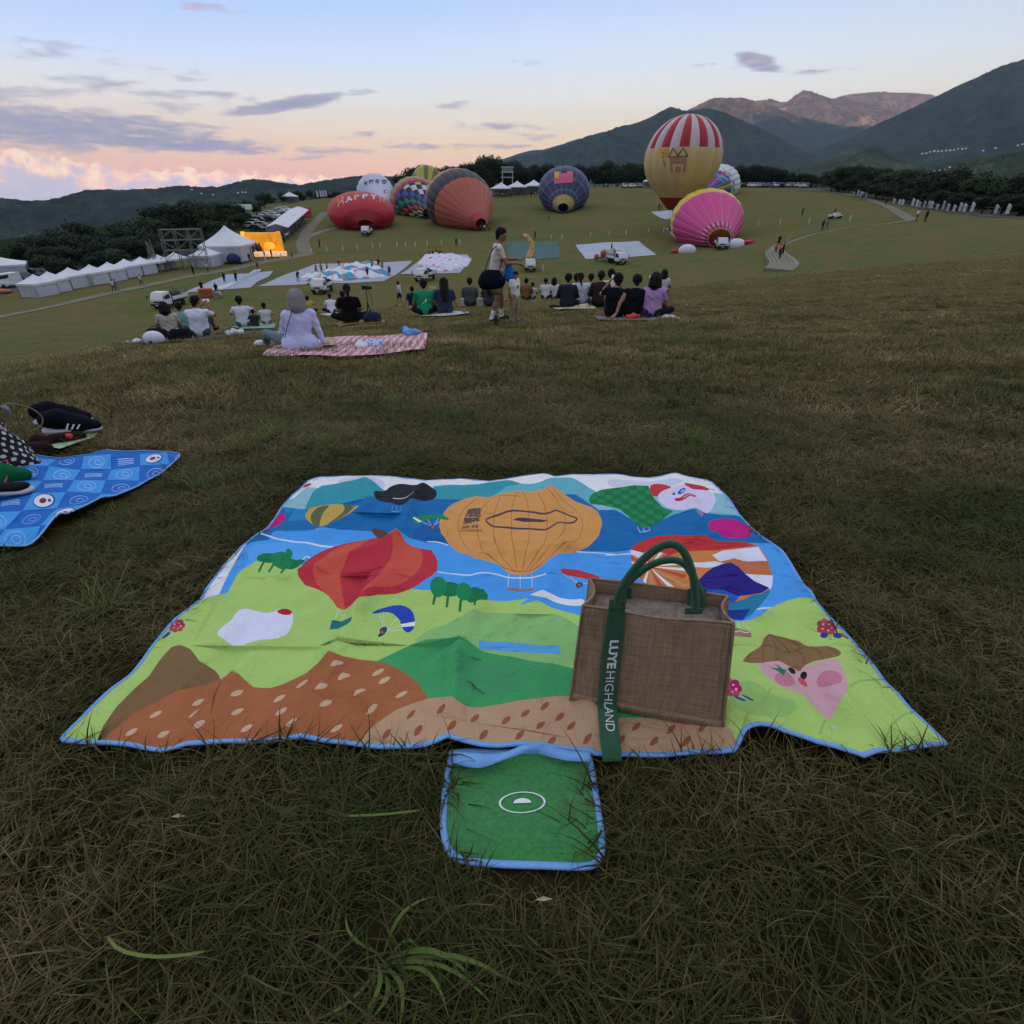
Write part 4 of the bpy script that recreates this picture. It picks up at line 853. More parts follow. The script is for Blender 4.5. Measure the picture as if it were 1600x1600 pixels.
def backf(s,q):
 a=(0*(1-q)+.004*q)*(1-s)+(Lb*(1-q)+.325*q)*s;return a,q*((.272)*(1-s)+.276*s),WD+.006*sin(pi*s)*q
def gus(side):
 def f(s,q):
  A=front(side,q);B=backf(side,q);k=-.018*sin(pi*s)*q*(1 if side==0 else-1)*-1
  return A[0]*(1-s)+B[0]*s+k,A[1]*(1-s)+B[1]*s+0*q,A[2]*(1-s)+B[2]*s
 return f
bagmesh('front_panel',front,24,20,m_jute);bagmesh('back_panel',backf,24,20,m_jute);bagmesh('side_panel',gus(0),8,16,m_jute);bagmesh('side_panel',gus(1),8,16,m_jute)
bagmesh('base_panel',lambda s,q:(s*Lb,.002,q*WD),8,4,m_jute)
m_lin=mat('grey_brown_lining',(.30,.235,.20),.8,.35,60,bump=.8,bscale=90)
# piped seams along the edges
def seam(pts,r=.0032):
 o_=MB();o_.tube([Vector(bagp(*p)-B1)for p in pts],r,6);me=o_.me('seam',m_jute,True)
 ul=me.uv_layers.new(name='UVMap')
 for l in me.loops:co=me.vertices[l.vertex_index].co;ul.data[l.index].uv=(co.x*1.3+co.y,co.z)
 obj('seam',me,bag)
Q=[k/12 for k in range(13)]
for sd_ in(0,1):
 seam([tuple(np.array(front(sd_,q))+(0,0,-.002))for q in Q]);seam([backf(sd_,q)for q in Q])
 seam([(gus(sd_)(q,1))for q in Q])
bagmesh('lining',lambda s,q:(.012+s*(.31),.236+.012*s-.012*sin(pi*q),.004+q*(WD-.01)),12,6,m_lin)
seam([tuple(np.array(front(q,0))+(0,.003,-.002))for q in Q],.0038);seam([tuple(np.array(front(q,1)))for q in Q]);seam([backf(q,1)for q in Q])
# stitched hems: a raised bottom border on the front and stitch lines
bagmesh('bottom_hem',lambda s,q:(lambda f:(f[0],f[1],f[2]-.004))(front(.01+.98*s,.01+q*.085)),20,2,m_jute,off=.37)
m_th=mat('stitch_thread',(.22,.16,.11),.9)
for s_e in(.052,.948):
 sm_=MB()
 for k in range(46):
  q=.03+k*.0205;A=bagp(*np.array(front(s_e,q))+(0,0,-.0035))-B1;Bp=bagp(*np.array(front(s_e,q+.012))+(0,0,-.0035))-B1;sm_.tube([A,Bp],.0006,4)
 sm_.build('stitching',m_th,bag,kind='stuff')
# handles
def hpath(Z,pts,d,dd=None):
 out=[]
 for i,(u,v)in enumerate(Z(pts)):
  a,w=bag_px(u,v,d if dd is None else dd[i]);out.append(Vector(bagp(a,w,d if dd is None else dd[i])-B1))
 return out
def subdiv(P,it=2):
 for _ in range(it):
  Q=[P[0]]
  for i in range(len(P)-1):Q+=[P[i]*.75+P[i+1]*.25,P[i]*.25+P[i+1]*.75]
  Q.append(P[-1]);P=Q
 return P
h1=MB();h1.tube(subdiv(hpath(Z5,[(312,735),(312,690),(328,640),(372,570),(430,498),(500,440),(560,418),(612,435),(650,490),(680,570),(694,650),(700,765)],-.012)),.0085,12);h1.build('handle',m_hdl,bag,True)
h2=MB();h2.tube(subdiv(hpath(Z5,[(350,700),(345,650),(385,595),(450,540),(520,508),(590,500),(645,520),(685,575),(712,635),(742,690),(735,745)],.105)),.0085,12);h2.build('handle',m_hdl,bag,True)
def patch(u0,u1,v0,v1,d,Z=Z5,name='handle_patch'):
 c=[bag_px(*Z([p])[0],d)for p in((u0,v1),(u1,v1),(u1,v0),(u0,v0))]
 def f(s,q):
  A=np.array(c[0])*(1-s)+np.array(c[1])*s;B=np.array(c[3])*(1-s)+np.array(c[2])*s;r=A*(1-q)+B*q;return r[0],r[1],d
 bagmesh(name,f,3,3,m_hdl,thick=.003)
patch(325,390,640,712,.116);patch(665,760,650,745,.116);patch(648,735,748,776,-.010)
# the long green strap with lettering, hanging down the front and on over the mat's edge
SL_=Z5([(275,695),(262,840),(245,960),(238,1100),(236,1180),(237,1222)]);SR_=Z5([(357,700),(352,840),(345,960),(332,1100),(327,1180),(330,1238)])
SL2=Z5([(237,1222),(240,1300),(247,1380),(256,1450),(262,1505)]);SR2=Z5([(330,1238),(338,1300),(348,1390),(355,1450),(357,1500)])
rowL,rowR=[],[]
for(a,b)in zip(SL_,SR_):
 for R,(u,v)in((rowL,a),(rowR,b)):
  p,w=bag_px(u,v,-.013);R.append(Vector(bagp(p,w,-.013)))
for(a,b),lf in zip(zip(SL2[1:],SR2[1:]),(.05,.050,.048,.040)):
 for R,(u,v)in((rowL,a),(rowR,b)):R.append(Vector(plane(u,v,lf)))
rowL=subdiv(rowL,1);rowR=subdiv(rowR,1)
cum=[0]
for i in range(1,len(rowL)):cum.append(cum[-1]+((rowL[i]+rowR[i])/2-(rowL[i-1]+rowR[i-1])/2).length)
def strap_pt(s,q,e=0.0):
 d=s*cum[-1];i=min(max(np.searchsorted(cum,d)-1,0),len(cum)-2);f=(d-cum[i])/(cum[i+1]-cum[i])
 L=rowL[i].lerp(rowL[i+1],f);R=rowR[i].lerp(rowR[i+1],f);n=(R-L).cross(rowL[i+1]-rowL[i]).normalized()
 if n.y>0 and n.z<.3:n=-n
 if n.z<0 and abs(n.z)>.5:n=-n
 return L.lerp(R,q)+n*e
V=[tuple(strap_pt(j/60,i/6)-Vector(B1))for j in range(61)for i in range(7)]
Fc=[(j*7+i,j*7+i+1,(j+1)*7+i+1,(j+1)*7+i)for j in range(60)for i in range(6)]
o=obj('long_strap',mesh('long_strap',V,Fc,m_hdl,True),bag);md=o.modifiers.new('thick','SOLIDIFY');md.thickness=.003;md.offset=0
def strap_v(v):
 best=min(((abs(project(strap_pt(k/400,.5))[1]-v),k/400)for k in range(401)));return best[1]
def strap_text(s,v0,v1,q0,q1,bold):
 Vt,Ft,_=text_mesh(s,bold);s0,s1=strap_v(v0),strap_v(v1)
 out=[tuple(strap_pt(s0+(s1-s0)*x,q0+(q1-q0)*y,.0028)-Vector(B1))for x,y in Vt]
 obj('strap_lettering',mesh('strap_lettering',out,Ft,m_white),bag)
strap_text('LUYE',720+895/3.2,720+1035/3.2,.34,.80,.035)
strap_text('HIGHLAND',720+1050/3.2,720+1357/3.2,.34,.80,-.006)
# ------------------------------------------------------------------ grass blades (geometry-node instances of small tufts)
def blade_mat(name,stops,tr=.25):
 m,t,b=newmat(name)
 oi=t.nodes.new('ShaderNodeObjectInfo');at=t.nodes.new('ShaderNodeAttribute');at.attribute_name='Col'
 g=t.nodes.new('ShaderNodeNewGeometry');sp_=t.nodes.new('ShaderNodeMapping');sp_.inputs['Scale'].default_value=(.55,.8,0);t.links.new(g.outputs['Position'],sp_.inputs[0])
 pn=noise(t,sp_.outputs[0],1,4,.6)
 sx=t.nodes.new('ShaderNodeSeparateColor');t.links.new(at.outputs['Color'],sx.inputs[0])
 k=mth(t,'ADD',mth(t,'MULTIPLY',sx.outputs[0],.55),mth(t,'MULTIPLY',oi.outputs['Random'],.15))
 k=mth(t,'ADD',k,mth(t,'MULTIPLY',mth(t,'SUBTRACT',pn,.5),1.8));k=mth(t,'ADD',k,.15)
 c=ramp(t,k,stops)
 c=mixc(t,1.0,c,ramp(t,sx.outputs[1],[(0,.25),(1,1.5)]),'MULTIPLY')  # roots darkened: self-shadow among the blades put into the colour
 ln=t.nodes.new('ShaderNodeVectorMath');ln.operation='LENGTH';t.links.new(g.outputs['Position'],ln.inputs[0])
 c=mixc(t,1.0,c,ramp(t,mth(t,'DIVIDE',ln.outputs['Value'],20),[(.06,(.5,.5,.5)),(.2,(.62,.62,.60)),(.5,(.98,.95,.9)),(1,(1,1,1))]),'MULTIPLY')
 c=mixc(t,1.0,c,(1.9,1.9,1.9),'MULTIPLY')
 t.links.new(c,b.inputs['Base Color']);b.inputs['Roughness'].default_value=.6;b.inputs['Specular IOR Level'].default_value=.1
 tl=t.nodes.new('ShaderNodeBsdfTranslucent');t.links.new(c,tl.inputs[0]);ms=t.nodes.new('ShaderNodeMixShader');ms.inputs[0].default_value=tr
 t.links.new(b.outputs[0],ms.inputs[1]);t.links.new(tl.outputs[0],ms.inputs[2]);t.links.new(ms.outputs[0],t.nodes['Material Output'].inputs[0]);return m
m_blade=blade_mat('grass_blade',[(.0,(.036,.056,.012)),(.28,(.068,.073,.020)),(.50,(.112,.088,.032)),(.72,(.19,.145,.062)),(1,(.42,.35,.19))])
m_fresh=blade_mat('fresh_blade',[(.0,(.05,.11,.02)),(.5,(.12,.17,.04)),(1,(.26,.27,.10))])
def blade(V,Fc,C,root,az_,L,w,lift,bend,curl,val,seg=4):
 """a flat tapering ribbon that leaves the ground at angle lift and droops"""
 s=len(V);x,y,z=root;d=az_;e=lift;px,py,pz=x,y,z
 for i in range(seg+1):
  q=i/seg;ww=w*(1-q**1.6)*.5+w*.04;nx_,ny_=-sin(d),cos(d)
  V.append((px-nx_*ww,py-ny_*ww,pz));V.append((px+nx_*ww,py+ny_*ww,pz));C.append((val,q,0));C.append((val,q,0))
  st=L/seg;px+=cos(d)*cos(e)*st;py+=sin(d)*cos(e)*st;pz=max(pz+sin(e)*st,.003+.002*((s+i)%5));e-=bend/seg;d+=curl/seg
 for i in range(seg):Fc.append((s+2*i,s+2*i+1,s+2*i+3,s+2*i+2))
def tuft(name,n,rad,L0,L1,w0,w1,seed,lo=.1,hi=1.0,m=None,green=0.0):
 r=random.Random(seed);V,Fc,C=[],[],[]
 for k in range(n):
  a=r.uniform(0,2*pi);q=rad*math.sqrt(r.random());L=r.uniform(L0,L1)*(1.4 if r.random()<.08 else 1)
  lift=r.uniform(lo,hi)if r.random()<.75 else r.uniform(hi*.7,min(1.45,hi*1.5))
  blade(V,Fc,C,(q*cos(a),q*sin(a),0),r.uniform(0,2*pi),L,r.uniform(w0,w1),lift,r.uniform(.2,1.5),r.uniform(-.8,.8),max(0,min(1,r.gauss(.5-green,.30))))
 me=mesh(name,V,Fc,m or m_blade,True,vcol=C);return bpy.data.objects.new(name,me)
def gn_scatter(name,pts,rots,scl,protos,label=None):
 """one object: a cloud of points carrying instances of the tufts"""
 me=bpy.data.meshes.new(name);me.from_pydata([tuple(p)for p in pts],[],[])
 a=me.attributes.new('rot','FLOAT_VECTOR','POINT');a.data.foreach_set('vector',np.asarray(rots,dtype=np.float32).ravel())
 a=me.attributes.new('scl','FLOAT','POINT');a.data.foreach_set('value',np.asarray(scl,dtype=np.float32).ravel())
 o=bpy.data.objects.new(name,me);COL.objects.link(o);tag(o,kind='stuff')
 pc=bpy.data.collections.new(name+'_blades')
 for p in protos:pc.objects.link(p)
 ng=bpy.data.node_groups.new(name,'GeometryNodeTree');ng.interface.new_socket('Geometry',in_out='INPUT',socket_type='NodeSocketGeometry');ng.interface.new_socket('Geometry',in_out='OUTPUT',socket_type='NodeSocketGeometry')
 gi=ng.nodes.new('NodeGroupInput');go=ng.nodes.new('NodeGroupOutput');ip=ng.nodes.new('GeometryNodeInstanceOnPoints');ci=ng.nodes.new('GeometryNodeCollectionInfo')
 ci.inputs['Collection'].default_value=pc;ci.inputs['Separate Children'].default_value=True;ci.inputs['Reset Children'].default_value=True
 ra=ng.nodes.new('GeometryNodeInputNamedAttribute');ra.data_type='FLOAT_VECTOR';ra.inputs['Name'].default_value='rot'
 sa=ng.nodes.new('GeometryNodeInputNamedAttribute');sa.data_type='FLOAT';sa.inputs['Name'].default_value='scl'
 ng.links.new(gi.outputs[0],ip.inputs['Points']);ng.links.new(ci.outputs[0],ip.inputs['Instance']);ip.inputs['Pick Instance'].default_value=True
 ri=ng.nodes.new('FunctionNodeRandomValue');ri.data_type='INT';ri.inputs[4].default_value=0;ri.inputs[5].default_value=len(protos)-1
 ng.links.new(ri.outputs[2],ip.inputs['Instance Index'])
 er=ng.nodes.new('FunctionNodeEulerToRotation');ng.links.new(ra.outputs[0],er.inputs[0]);ng.links.new(er.outputs[0],ip.inputs['Rotation']);ng.links.new(sa.outputs[0],ip.inputs['Scale'])
 ng.links.new(ip.outputs[0],go.inputs[0]);md=o.modifiers.new('blades','NODES');md.node_group=ng;return o
def in_view(x,y,m=.25):return(y>-.35)&(np.abs(x)<(.93*(.868*y+.5*(1+.11*y))+1.1))
NR=np.random.RandomState(11)
MATP=inset(OUT2,-.045);FLP=inset(np.array(P2(FO)),-.055)
BMAT=P2([(-260,742),(40,708),(160,706),(286,712),(235,760),(160,805),(100,830),(60,852),(-260,860)])
def scatter(name,r0,r1,dens,protos,s0,s1,lift=0.0,avoid=True):
 A=4*r1*r1*.55;n=int(dens*(r1*r1-r0*r0)*(1.05 if r0>4 else 2.1));
 r=np.sqrt(NR.uniform(r0*r0,r1*r1,n));a=NR.uniform(-RD(52 if r0>4 else 100),RD(52 if r0>4 else 100),n);x=r*np.sin(a);y=r*np.cos(a)
 k=in_view(x,y)
 if avoid:
  for Pq,mg_ in((OUT2,.045),(np.array(P2(FO)),.022),(np.array(BMAT),.05)):k&=~pip(x,y,Pq)&(segdist(x,y,np.vstack([Pq,Pq[:1]]))>mg_)
  for cx_,cy_,rd_ in CLEAR:k&=np.hypot(x-cx_,y-cy_)>rd_
 x,y=x[k],y[k];z=H(x,y);e=.05
 gxx=(H(x+e,y)-H(x-e,y))/(2*e);gyy=(H(x,y+e)-H(x,y-e))/(2*e)
 rot=np.column_stack([np.arctan(gyy),-np.arctan(gxx),NR.uniform(0,2*pi,len(x))])
 return gn_scatter(name,np.column_stack([x,y,z+lift]),rot,NR.uniform(s0,s1,len(x)),protos)
CLEAR=[]
def build_grass():
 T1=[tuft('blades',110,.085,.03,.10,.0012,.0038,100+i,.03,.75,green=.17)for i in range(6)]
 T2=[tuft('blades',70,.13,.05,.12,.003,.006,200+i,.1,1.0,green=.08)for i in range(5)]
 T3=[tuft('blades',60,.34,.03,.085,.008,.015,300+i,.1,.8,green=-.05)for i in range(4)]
 scatter('grass',.1,2.3,170,T1,.75,1.3)
 scatter('grass',2.2,4.6,95,T1,.9,1.5)
 scatter('grass',4.4,8.5,32,T2,.85,1.4)
 scatter('grass',8.2,12,16,T2,.8,1.2)
 scatter('grass',11.5,15,7,T2,.7,1.1)
 scatter('grass',8,22,6,T3,.4,.95)
 scatter('grass',21,60,2.6,T3,.4,1.0)
 Q=[]
 for mg_ in(.075,.11):
  for q in inset(np.array(P2(FO)),-mg_)[::1]:
   for _ in range(2):
    x,y=q+NR.uniform(-.03,.03,2)
    if y<OUT2[:,1].min()+.02 or not pip(np.array([x]),np.array([y]),OUT2)[0]:Q.append((x,y,Hs(x,y)))
 Q=np.array([q for q in Q if segdist(np.array([q[0]]),np.array([q[1]]),np.array(P2(FO)+P2(FO)[:1]))[0]>.03 and not pip(np.array([q[0]]),np.array([q[1]]),np.array(P2(FO)))[0]])
 gn_scatter('grass',Q,np.column_stack([np.zeros((len(Q),2)),NR.uniform(0,6.28,len(Q))]),NR.uniform(.45,.75,len(Q)),[tuft('blades',70,.06,.03,.09,.0014,.0038,500+i,.03,.6,green=.15)for i in range(3)])
 G=[tuft('blades',26,.03,.10,.22,.0022,.0048,400+i,.5,1.25,m_fresh)for i in range(4)]
 P=[]
 for(u,v)in((860,560),(900,590),(420,800),(350,700),(600,640),(250,620),(720,660),(1000,640),(1080,700),(480,620),(330,760),(420,690),(300,860),(180,960),(500,700),(900,650)):
  for k in range(5):
   p=ground(u+NR.uniform(-45,45),v+NR.uniform(-12,12));P.append((p.x,p.y,Hs(p.x,p.y)))
 P=np.array(P);k=~pip(P[:,0],P[:,1],inset(OUT2,-.2));P=P[k]
 gn_scatter('long_grass',P,np.column_stack([np.zeros((len(P),2)),NR.uniform(0,6.28,len(P))]),NR.uniform(.5,1.0,len(P)),G)
 V,Fc,C=[],[],[];r=random.Random(5);base=ground(602,1505)
 L_=[(600,1500,685,1408,.010,.35),(610,1510,810,1552,.012,.2),(605,1505,740,1540,.014,.3),(600,1520,575,1600,.012,.3),(590,1505,560,1600,.012,.5),(620,1520,700,1600,.010,.6),(610,1500,660,1500,.009,.2),(615,1510,830,1560,.006,.1),(595,1515,480,1600,.008,.3),(600,1500,545,1430,.007,.7),(605,1512,770,1580,.010,.2),(600,1515,620,1620,.012,.4)]
 for(u0,v0,u1,v1,w,hgt_)in L_:
  a=ground(u0,v0);b_=ground(u1,v1);n_=8;s=len(V);d=(b_-a);L=d.length;d=d/L;nn=Vector((-d.y,d.x,0))
  for i in range(n_+1):
   q=i/n_;p=a+d*L*q+Vector((0,0,.012+hgt_*L*4*q*(1-q)*.33))+nn*.02*sin(q*3);ww=w*.30*min(1,.35+q*2.2)*(1-q**3)+.0004
   V+=[tuple(p-nn*ww+Vector((0,0,ww*.35))),tuple(p),tuple(p+nn*ww+Vector((0,0,ww*.35)))];C+=[(.35+.4*q,.4+.5*q,0)]*3
  for i in range(n_):Fc+=[(s+3*i,s+3*i+1,s+3*i+4,s+3*i+3),(s+3*i+1,s+3*i+2,s+3*i+5,s+3*i+4)]
 obj('weed',mesh('weed',V,Fc,m_fresh,True,vcol=C),label='broad-bladed green weed in the grass at the bottom of the photograph',cat='weed')
 for(pp,lab)in(([(187,1490),(205,1512),(250,1522),(300,1520),(335,1513)],'long pale green blade lying curled in the dark grass at lower left'),([(540,1302),(600,1300),(660,1293)],'straight yellow-green blade lying left of the green pocket flap')):
  V,Fc,C=[],[],[];Pp=[ground(*q)+Vector((0,0,.055))for q in pp];Pp=subdiv(Pp,1)
  for i,p in enumerate(Pp):
   d=(Pp[min(i+1,len(Pp)-1)]-Pp[max(0,i-1)]).normalized();nn=Vector((-d.y,d.x,0));q=i/(len(Pp)-1);ww=.0019*(1-(2*q-1)**4)+.0006
   V+=[tuple(p-nn*ww+Vector((0,0,.001))),tuple(p),tuple(p+nn*ww+Vector((0,0,.001)))];C+=[(.75,.8,0)]*3
  for i in range(len(Pp)-1):Fc+=[(3*i,3*i+1,3*i+4,3*i+3),(3*i+1,3*i+2,3*i+5,3*i+4)]
  obj('grass_blade',mesh('grass_blade',V,Fc,m_fresh,True,vcol=C),label=lab,cat='grass blade')
build_grass()
# ------------------------------------------------------------------ draped sheets: roads, paths, tarpaulins
from mathutils.bvhtree import BVHTree
def drape(name,poly,m,lift=.03,step=1.2,sub=True,zadd=None,parent=None,thick=0.0,cols=None,**tg):
 """a sheet that follows the ground; poly = photo pixels, placed by where they meet the terrain"""
 P=[ground(u,v)for u,v in poly];P=np.array([(p.x,p.y)for p in P])
 return drape_xy(name,P,m,lift,step,zadd,parent,**tg)
def drape_xy(name,P,m,lift=.03,step=1.2,zadd=None,parent=None,fcolf=None,**tg):
 P=np.asarray(P);V=[];E=[]
 D=[]
 for i in range(len(P)):
  a,b=P[i],P[(i+1)%len(P)];n=max(1,int(np.linalg.norm(b-a)/step))
  for k in range(n):D.append(a+(b-a)*k/n)
 D=np.array(D);V=[tuple(p)for p in D];E=[(i,(i+1)%len(D))for i in range(len(D))]
 x0,y0=P.min(0);x1,y1=P.max(0);gx,gy=np.meshgrid(np.arange(x0,x1,step),np.arange(y0,y1,step))
 k=pip(gx.ravel(),gy.ravel(),D);V+=list(zip(gx.ravel()[k],gy.ravel()[k]))
 r=geometry.delaunay_2d_cdt([Vector(v)for v in V],E,[],0,1e-4)
 vs=np.array([(v[0],v[1])for v in r[0]]);fs=np.array([list(f)for f in r[2]]);c=vs[fs].mean(1);fs=fs[pip(c[:,0],c[:,1],D)]
 a=vs[fs];ar=(a[:,1,0]-a[:,0,0])*(a[:,2,1]-a[:,0,1])-(a[:,1,1]-a[:,0,1])*(a[:,2,0]-a[:,0,0]);fs[ar<0]=fs[ar<0][:,::-1]
 z=H(vs[:,0],vs[:,1])+lift
 if zadd is not None:z=z+zadd(vs[:,0],vs[:,1])
 fc=None
 if fcolf is not None:c=vs[fs].mean(1);fc=fcolf(c[:,0],c[:,1])
 return obj(name,mesh(name,np.column_stack([vs,z]),fs,m,True,fcol=fc),parent,**tg)
m_asph=mat('asphalt',(.060,.060,.068),.9,.2,.5,bump=.2,bscale=6)
m_path=mat('pale_concrete',(.19,.175,.15),.9,.25,.8,bump=.2,bscale=5)
m_gravel=mat('worn_path',(.16,.145,.10),.95,.3,1.5)
def band(name,pts,w,m,lift=.05,**tg):
 """a strip of constant real width along a line of ground points"""
 P=[ground(u,v)for u,v in pts];P=[Vector((p.x,p.y))for p in P];Q=[]
 for i in range(len(P)-1):
  n=max(1,int((P[i+1]-P[i]).length/2.5));Q+=[P[i].lerp(P[i+1],k/n)for k in range(n)]
 Q.append(P[-1]);V=[];wd=w if hasattr(w,'__len__')else(w,w)
 for _ in range(2):Q=[Q[0]]+[(Q[i-1]+Q[i]*2+Q[i+1])/4 for i in range(1,len(Q)-1)]+[Q[-1]]
 for i,q in enumerate(Q):
  d=(Q[min(i+1,len(Q)-1)]-Q[max(i-1,0)]).normalized();nn=Vector((-d.y,d.x));ww=wd[0]+(wd[1]-wd[0])*i/(len(Q)-1)
  for s in(-.5,-.17,.17,.5):p=q+nn*ww*s;V.append((p.x,p.y,Hs(p.x,p.y)+lift))
 Fc=[(4*i+k,4*i+k+1,4*i+k+5,4*i+k+4)for i in range(len(Q)-1)for k in range(3)]
 return obj(name,mesh(name,V,[f[::-1]for f in Fc],m,True),**tg)
drape('parking_lot',[(-60,470),(0,462),(60,445),(150,428),(230,412),(300,402),(330,398),(340,385),(200,398),(90,420),(40,418),(-60,440)],m_asph,.05,3,kind='structure')
drape('parking_lot',[(405,366),(440,370),(474,342),(470,332),(455,332),(425,338),(400,350)],m_asph,.06,3,kind='structure')
band('road',[(478,395),(472,380),(478,365),(490,350),(500,340),(508,332)],(3.0,2.6),m_gravel,.07,kind='structure')
band('path',[(-10,497),(60,484),(140,466),(220,448),(300,431),(380,417),(420,408),(460,402),(488,395)],(1.5,3.0),m_gravel,.05,kind='structure')
band('path',[(478,372),(495,365),(512,358),(535,354)],2.0,m_path,.06,kind='structure')
band('path',[(1210,414),(1207,402),(1218,386),(1240,375),(1270,366),(1310,358),(1350,354),(1390,350),(1425,345)],(1.4,1.6),m_gravel,.06,kind='structure')
band('path',[(1425,345),(1405,333),(1388,323),(1360,312),(1330,305),(1300,300),(1270,297)],(1.9,2.2),m_gravel,.06,kind='structure')
band('road',[(1120,293),(1200,293),(1260,296),(1320,302),(1400,316),(1480,328),(1560,337),(1640,343)],5,m_asph,.06,kind='structure')
# ------------------------------------------------------------------ terraced stone steps on the right
m_step=mat('pale_stone',(.20,.18,.14),.9,.25,3,bump=.4,bscale=15)
st=empty('stone_steps',ground(1215,418),label='curving pale stone terrace steps where the right-hand path meets the lawn',cat='stone steps')
b0=Vector(st.location)
for k in range(7):
 q=k/6;L_=[(1197+q*36,424),(1201+q*37,421),(1205+q*38,417),(1205+q*40,412),(1200+q*38,405),(1197+q*30,398),(1206+q*14,391),(1214+q*6,385)]
 P=[ground(u,v)for u,v in L_];P=subdiv(P,1);V=[]
 for i,p in enumerate(P):
  d=(P[min(i+1,len(P)-1)]-P[max(i-1,0)]);d.z=0;d.normalize();nn=Vector((-d.y,d.x,0));z0=Hs(p.x,p.y);h=.16+.04*(6-k)
  for s,z in((-.32,-.2),(-.32,h),(.32,h),(.32,-.2)):V.append(Vector((p.x,p.y,z0+z))+nn*s-b0)
 Fc=[(4*i+j,4*i+(j+1)%4,4*i+4+(j+1)%4,4*i+4+j)for i in range(len(P)-1)for j in range(4)]+[(0,1,2,3),tuple(4*(len(P)-1)+j for j in(3,2,1,0))]
 obj('step',mesh('step',V,Fc,m_step),st)
# railing along the pale path
def posts_line(name,pts,every,h,m,label,cat,rails=2,r=.035):
 P=[ground(u,v)for u,v in pts];root=empty(name,P[0],label=label,cat=cat);o=P[0];Q=[]
 for i in range(len(P)-1):
  n=max(1,int((P[i+1]-P[i]).length/every));Q+=[P[i].lerp(P[i+1],k/n)for k in range(n)]
 Q.append(P[-1]);Q=[Vector((q.x,q.y,Hs(q.x,q.y)))for q in Q];me=None
 for q in Q[:300]:
  if me is None:b_=MB();b_.tube([(0,0,-.2),(0,0,h)],r,6);me=b_.me('post',m)
  obj('post',me,root,loc=q-o)
 for k in range(rails):
  b_=MB();b_.tube([q-o+Vector((0,0,h*(1-.42*k)-.03))for q in Q],r*.7,5);b_.build('rail',m,root)
 return root
m_rail=mat('grey_rail',(.22,.22,.21),.6)
posts_line('railing',[(1226,383),(1240,371),(1265,362),(1300,354),(1345,348),(1395,345)],3.0,1.0,m_rail,'thin grey railing following the curved path up the right side of the field','railing')
posts_line('fence',[(920,289),(960,289),(1000,290),(1040,291)],5,1.1,mat('white_paint',(.6,.6,.6),.6),'long low white fence at the far edge of the field behind the balloons','fence')
posts_line('railing',[(1270,294),(1320,301),(1400,315),(1480,327),(1560,336)],5,1.1,m_rail,'grey roadside railing below the flags along the right tree line','railing')
# ------------------------------------------------------------------ trees
m_bark=mat('bark',(.06,.045,.032),.95,.3,6)
def leafmat(name,a,b_):
 m,t,b=newmat(name);at=t.nodes.new('ShaderNodeAttribute');at.attribute_name='Col';oi=t.nodes.new('ShaderNodeObjectInfo')
 s=t.nodes.new('ShaderNodeSeparateColor');t.links.new(at.outputs['Color'],s.inputs[0])
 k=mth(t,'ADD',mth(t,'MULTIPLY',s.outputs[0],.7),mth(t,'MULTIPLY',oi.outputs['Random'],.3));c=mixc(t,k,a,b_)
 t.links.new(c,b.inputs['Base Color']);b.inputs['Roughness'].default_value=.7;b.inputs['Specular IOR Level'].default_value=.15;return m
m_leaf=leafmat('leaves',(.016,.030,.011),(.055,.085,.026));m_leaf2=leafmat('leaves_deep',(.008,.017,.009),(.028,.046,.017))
def tree_proto(seed,flat=1.0,nl=4200,m=None):
 r=random.Random(seed);tr=MB();crown=MB()
 H_=1.0;tr.tube([(0,0,-.05),(.01,.0,.2),(.0,.01,.42)],[.035,.026,.018],7);blobs=[]
 for k in range(17):
  a=r.uniform(0,6.28);q=r.uniform(.05,.34);z=r.uniform(.34,.84)*(.95 if flat>1 else 1);q*=(1.15-abs(z-.6))*flat
  c=Vector((q*cos(a),q*sin(a),z));s=r.uniform(.13,.22);blobs.append((c,s))
  if k<7:tr.tube([(0,.005,.30),c*.5+Vector((0,0,.17)),c],[.013,.008,.003],5)
 for k in range(nl):
  c,s=r.choice(blobs);d=Vector((r.gauss(0,1),r.gauss(0,1),r.gauss(0,.75))).normalized();p=c+d*s*r.uniform(.62,1.06)
  p.z=max(p.z,.22);L=r.uniform(.014,.034);u=Vector((r.gauss(0,1),r.gauss(0,1),r.gauss(0,.5))).normalized();w=u.cross(d+Vector((0,0,.4))).normalized()
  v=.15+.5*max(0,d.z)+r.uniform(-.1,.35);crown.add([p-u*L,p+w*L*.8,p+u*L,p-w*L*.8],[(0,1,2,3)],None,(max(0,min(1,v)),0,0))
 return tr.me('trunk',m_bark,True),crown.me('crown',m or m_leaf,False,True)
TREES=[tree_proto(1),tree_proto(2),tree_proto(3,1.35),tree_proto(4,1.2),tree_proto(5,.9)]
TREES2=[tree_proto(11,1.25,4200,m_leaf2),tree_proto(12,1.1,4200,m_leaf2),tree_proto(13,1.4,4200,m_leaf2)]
def tree(x,y,h,protos,label,group,w=1.0,z=None,cat='tree',sink=0.0):
 tm,cm=rng.choice(protos);o=empty('tree',(x,y,(Hs(x,y)if z is None else z)-sink),(0,0,rng.uniform(0,6.28)),label=label,cat=cat,group=group)
 o.scale=(h*w,h*w,h);obj('trunk',tm,o);obj('crown',cm,o);return o
def tree_at(u,vtop,r,protos,label,group,w=1.0,hmin=4):
 """tree at distance r whose top reaches photo row vtop"""
 p=atd(u,vtop,r);t=pix_at(u,vtop,r);h=max(hmin,(t.z-p.z)/.93);return tree(p.x,p.y,h,protos,label,group,w)
TG='trees behind the white tents'
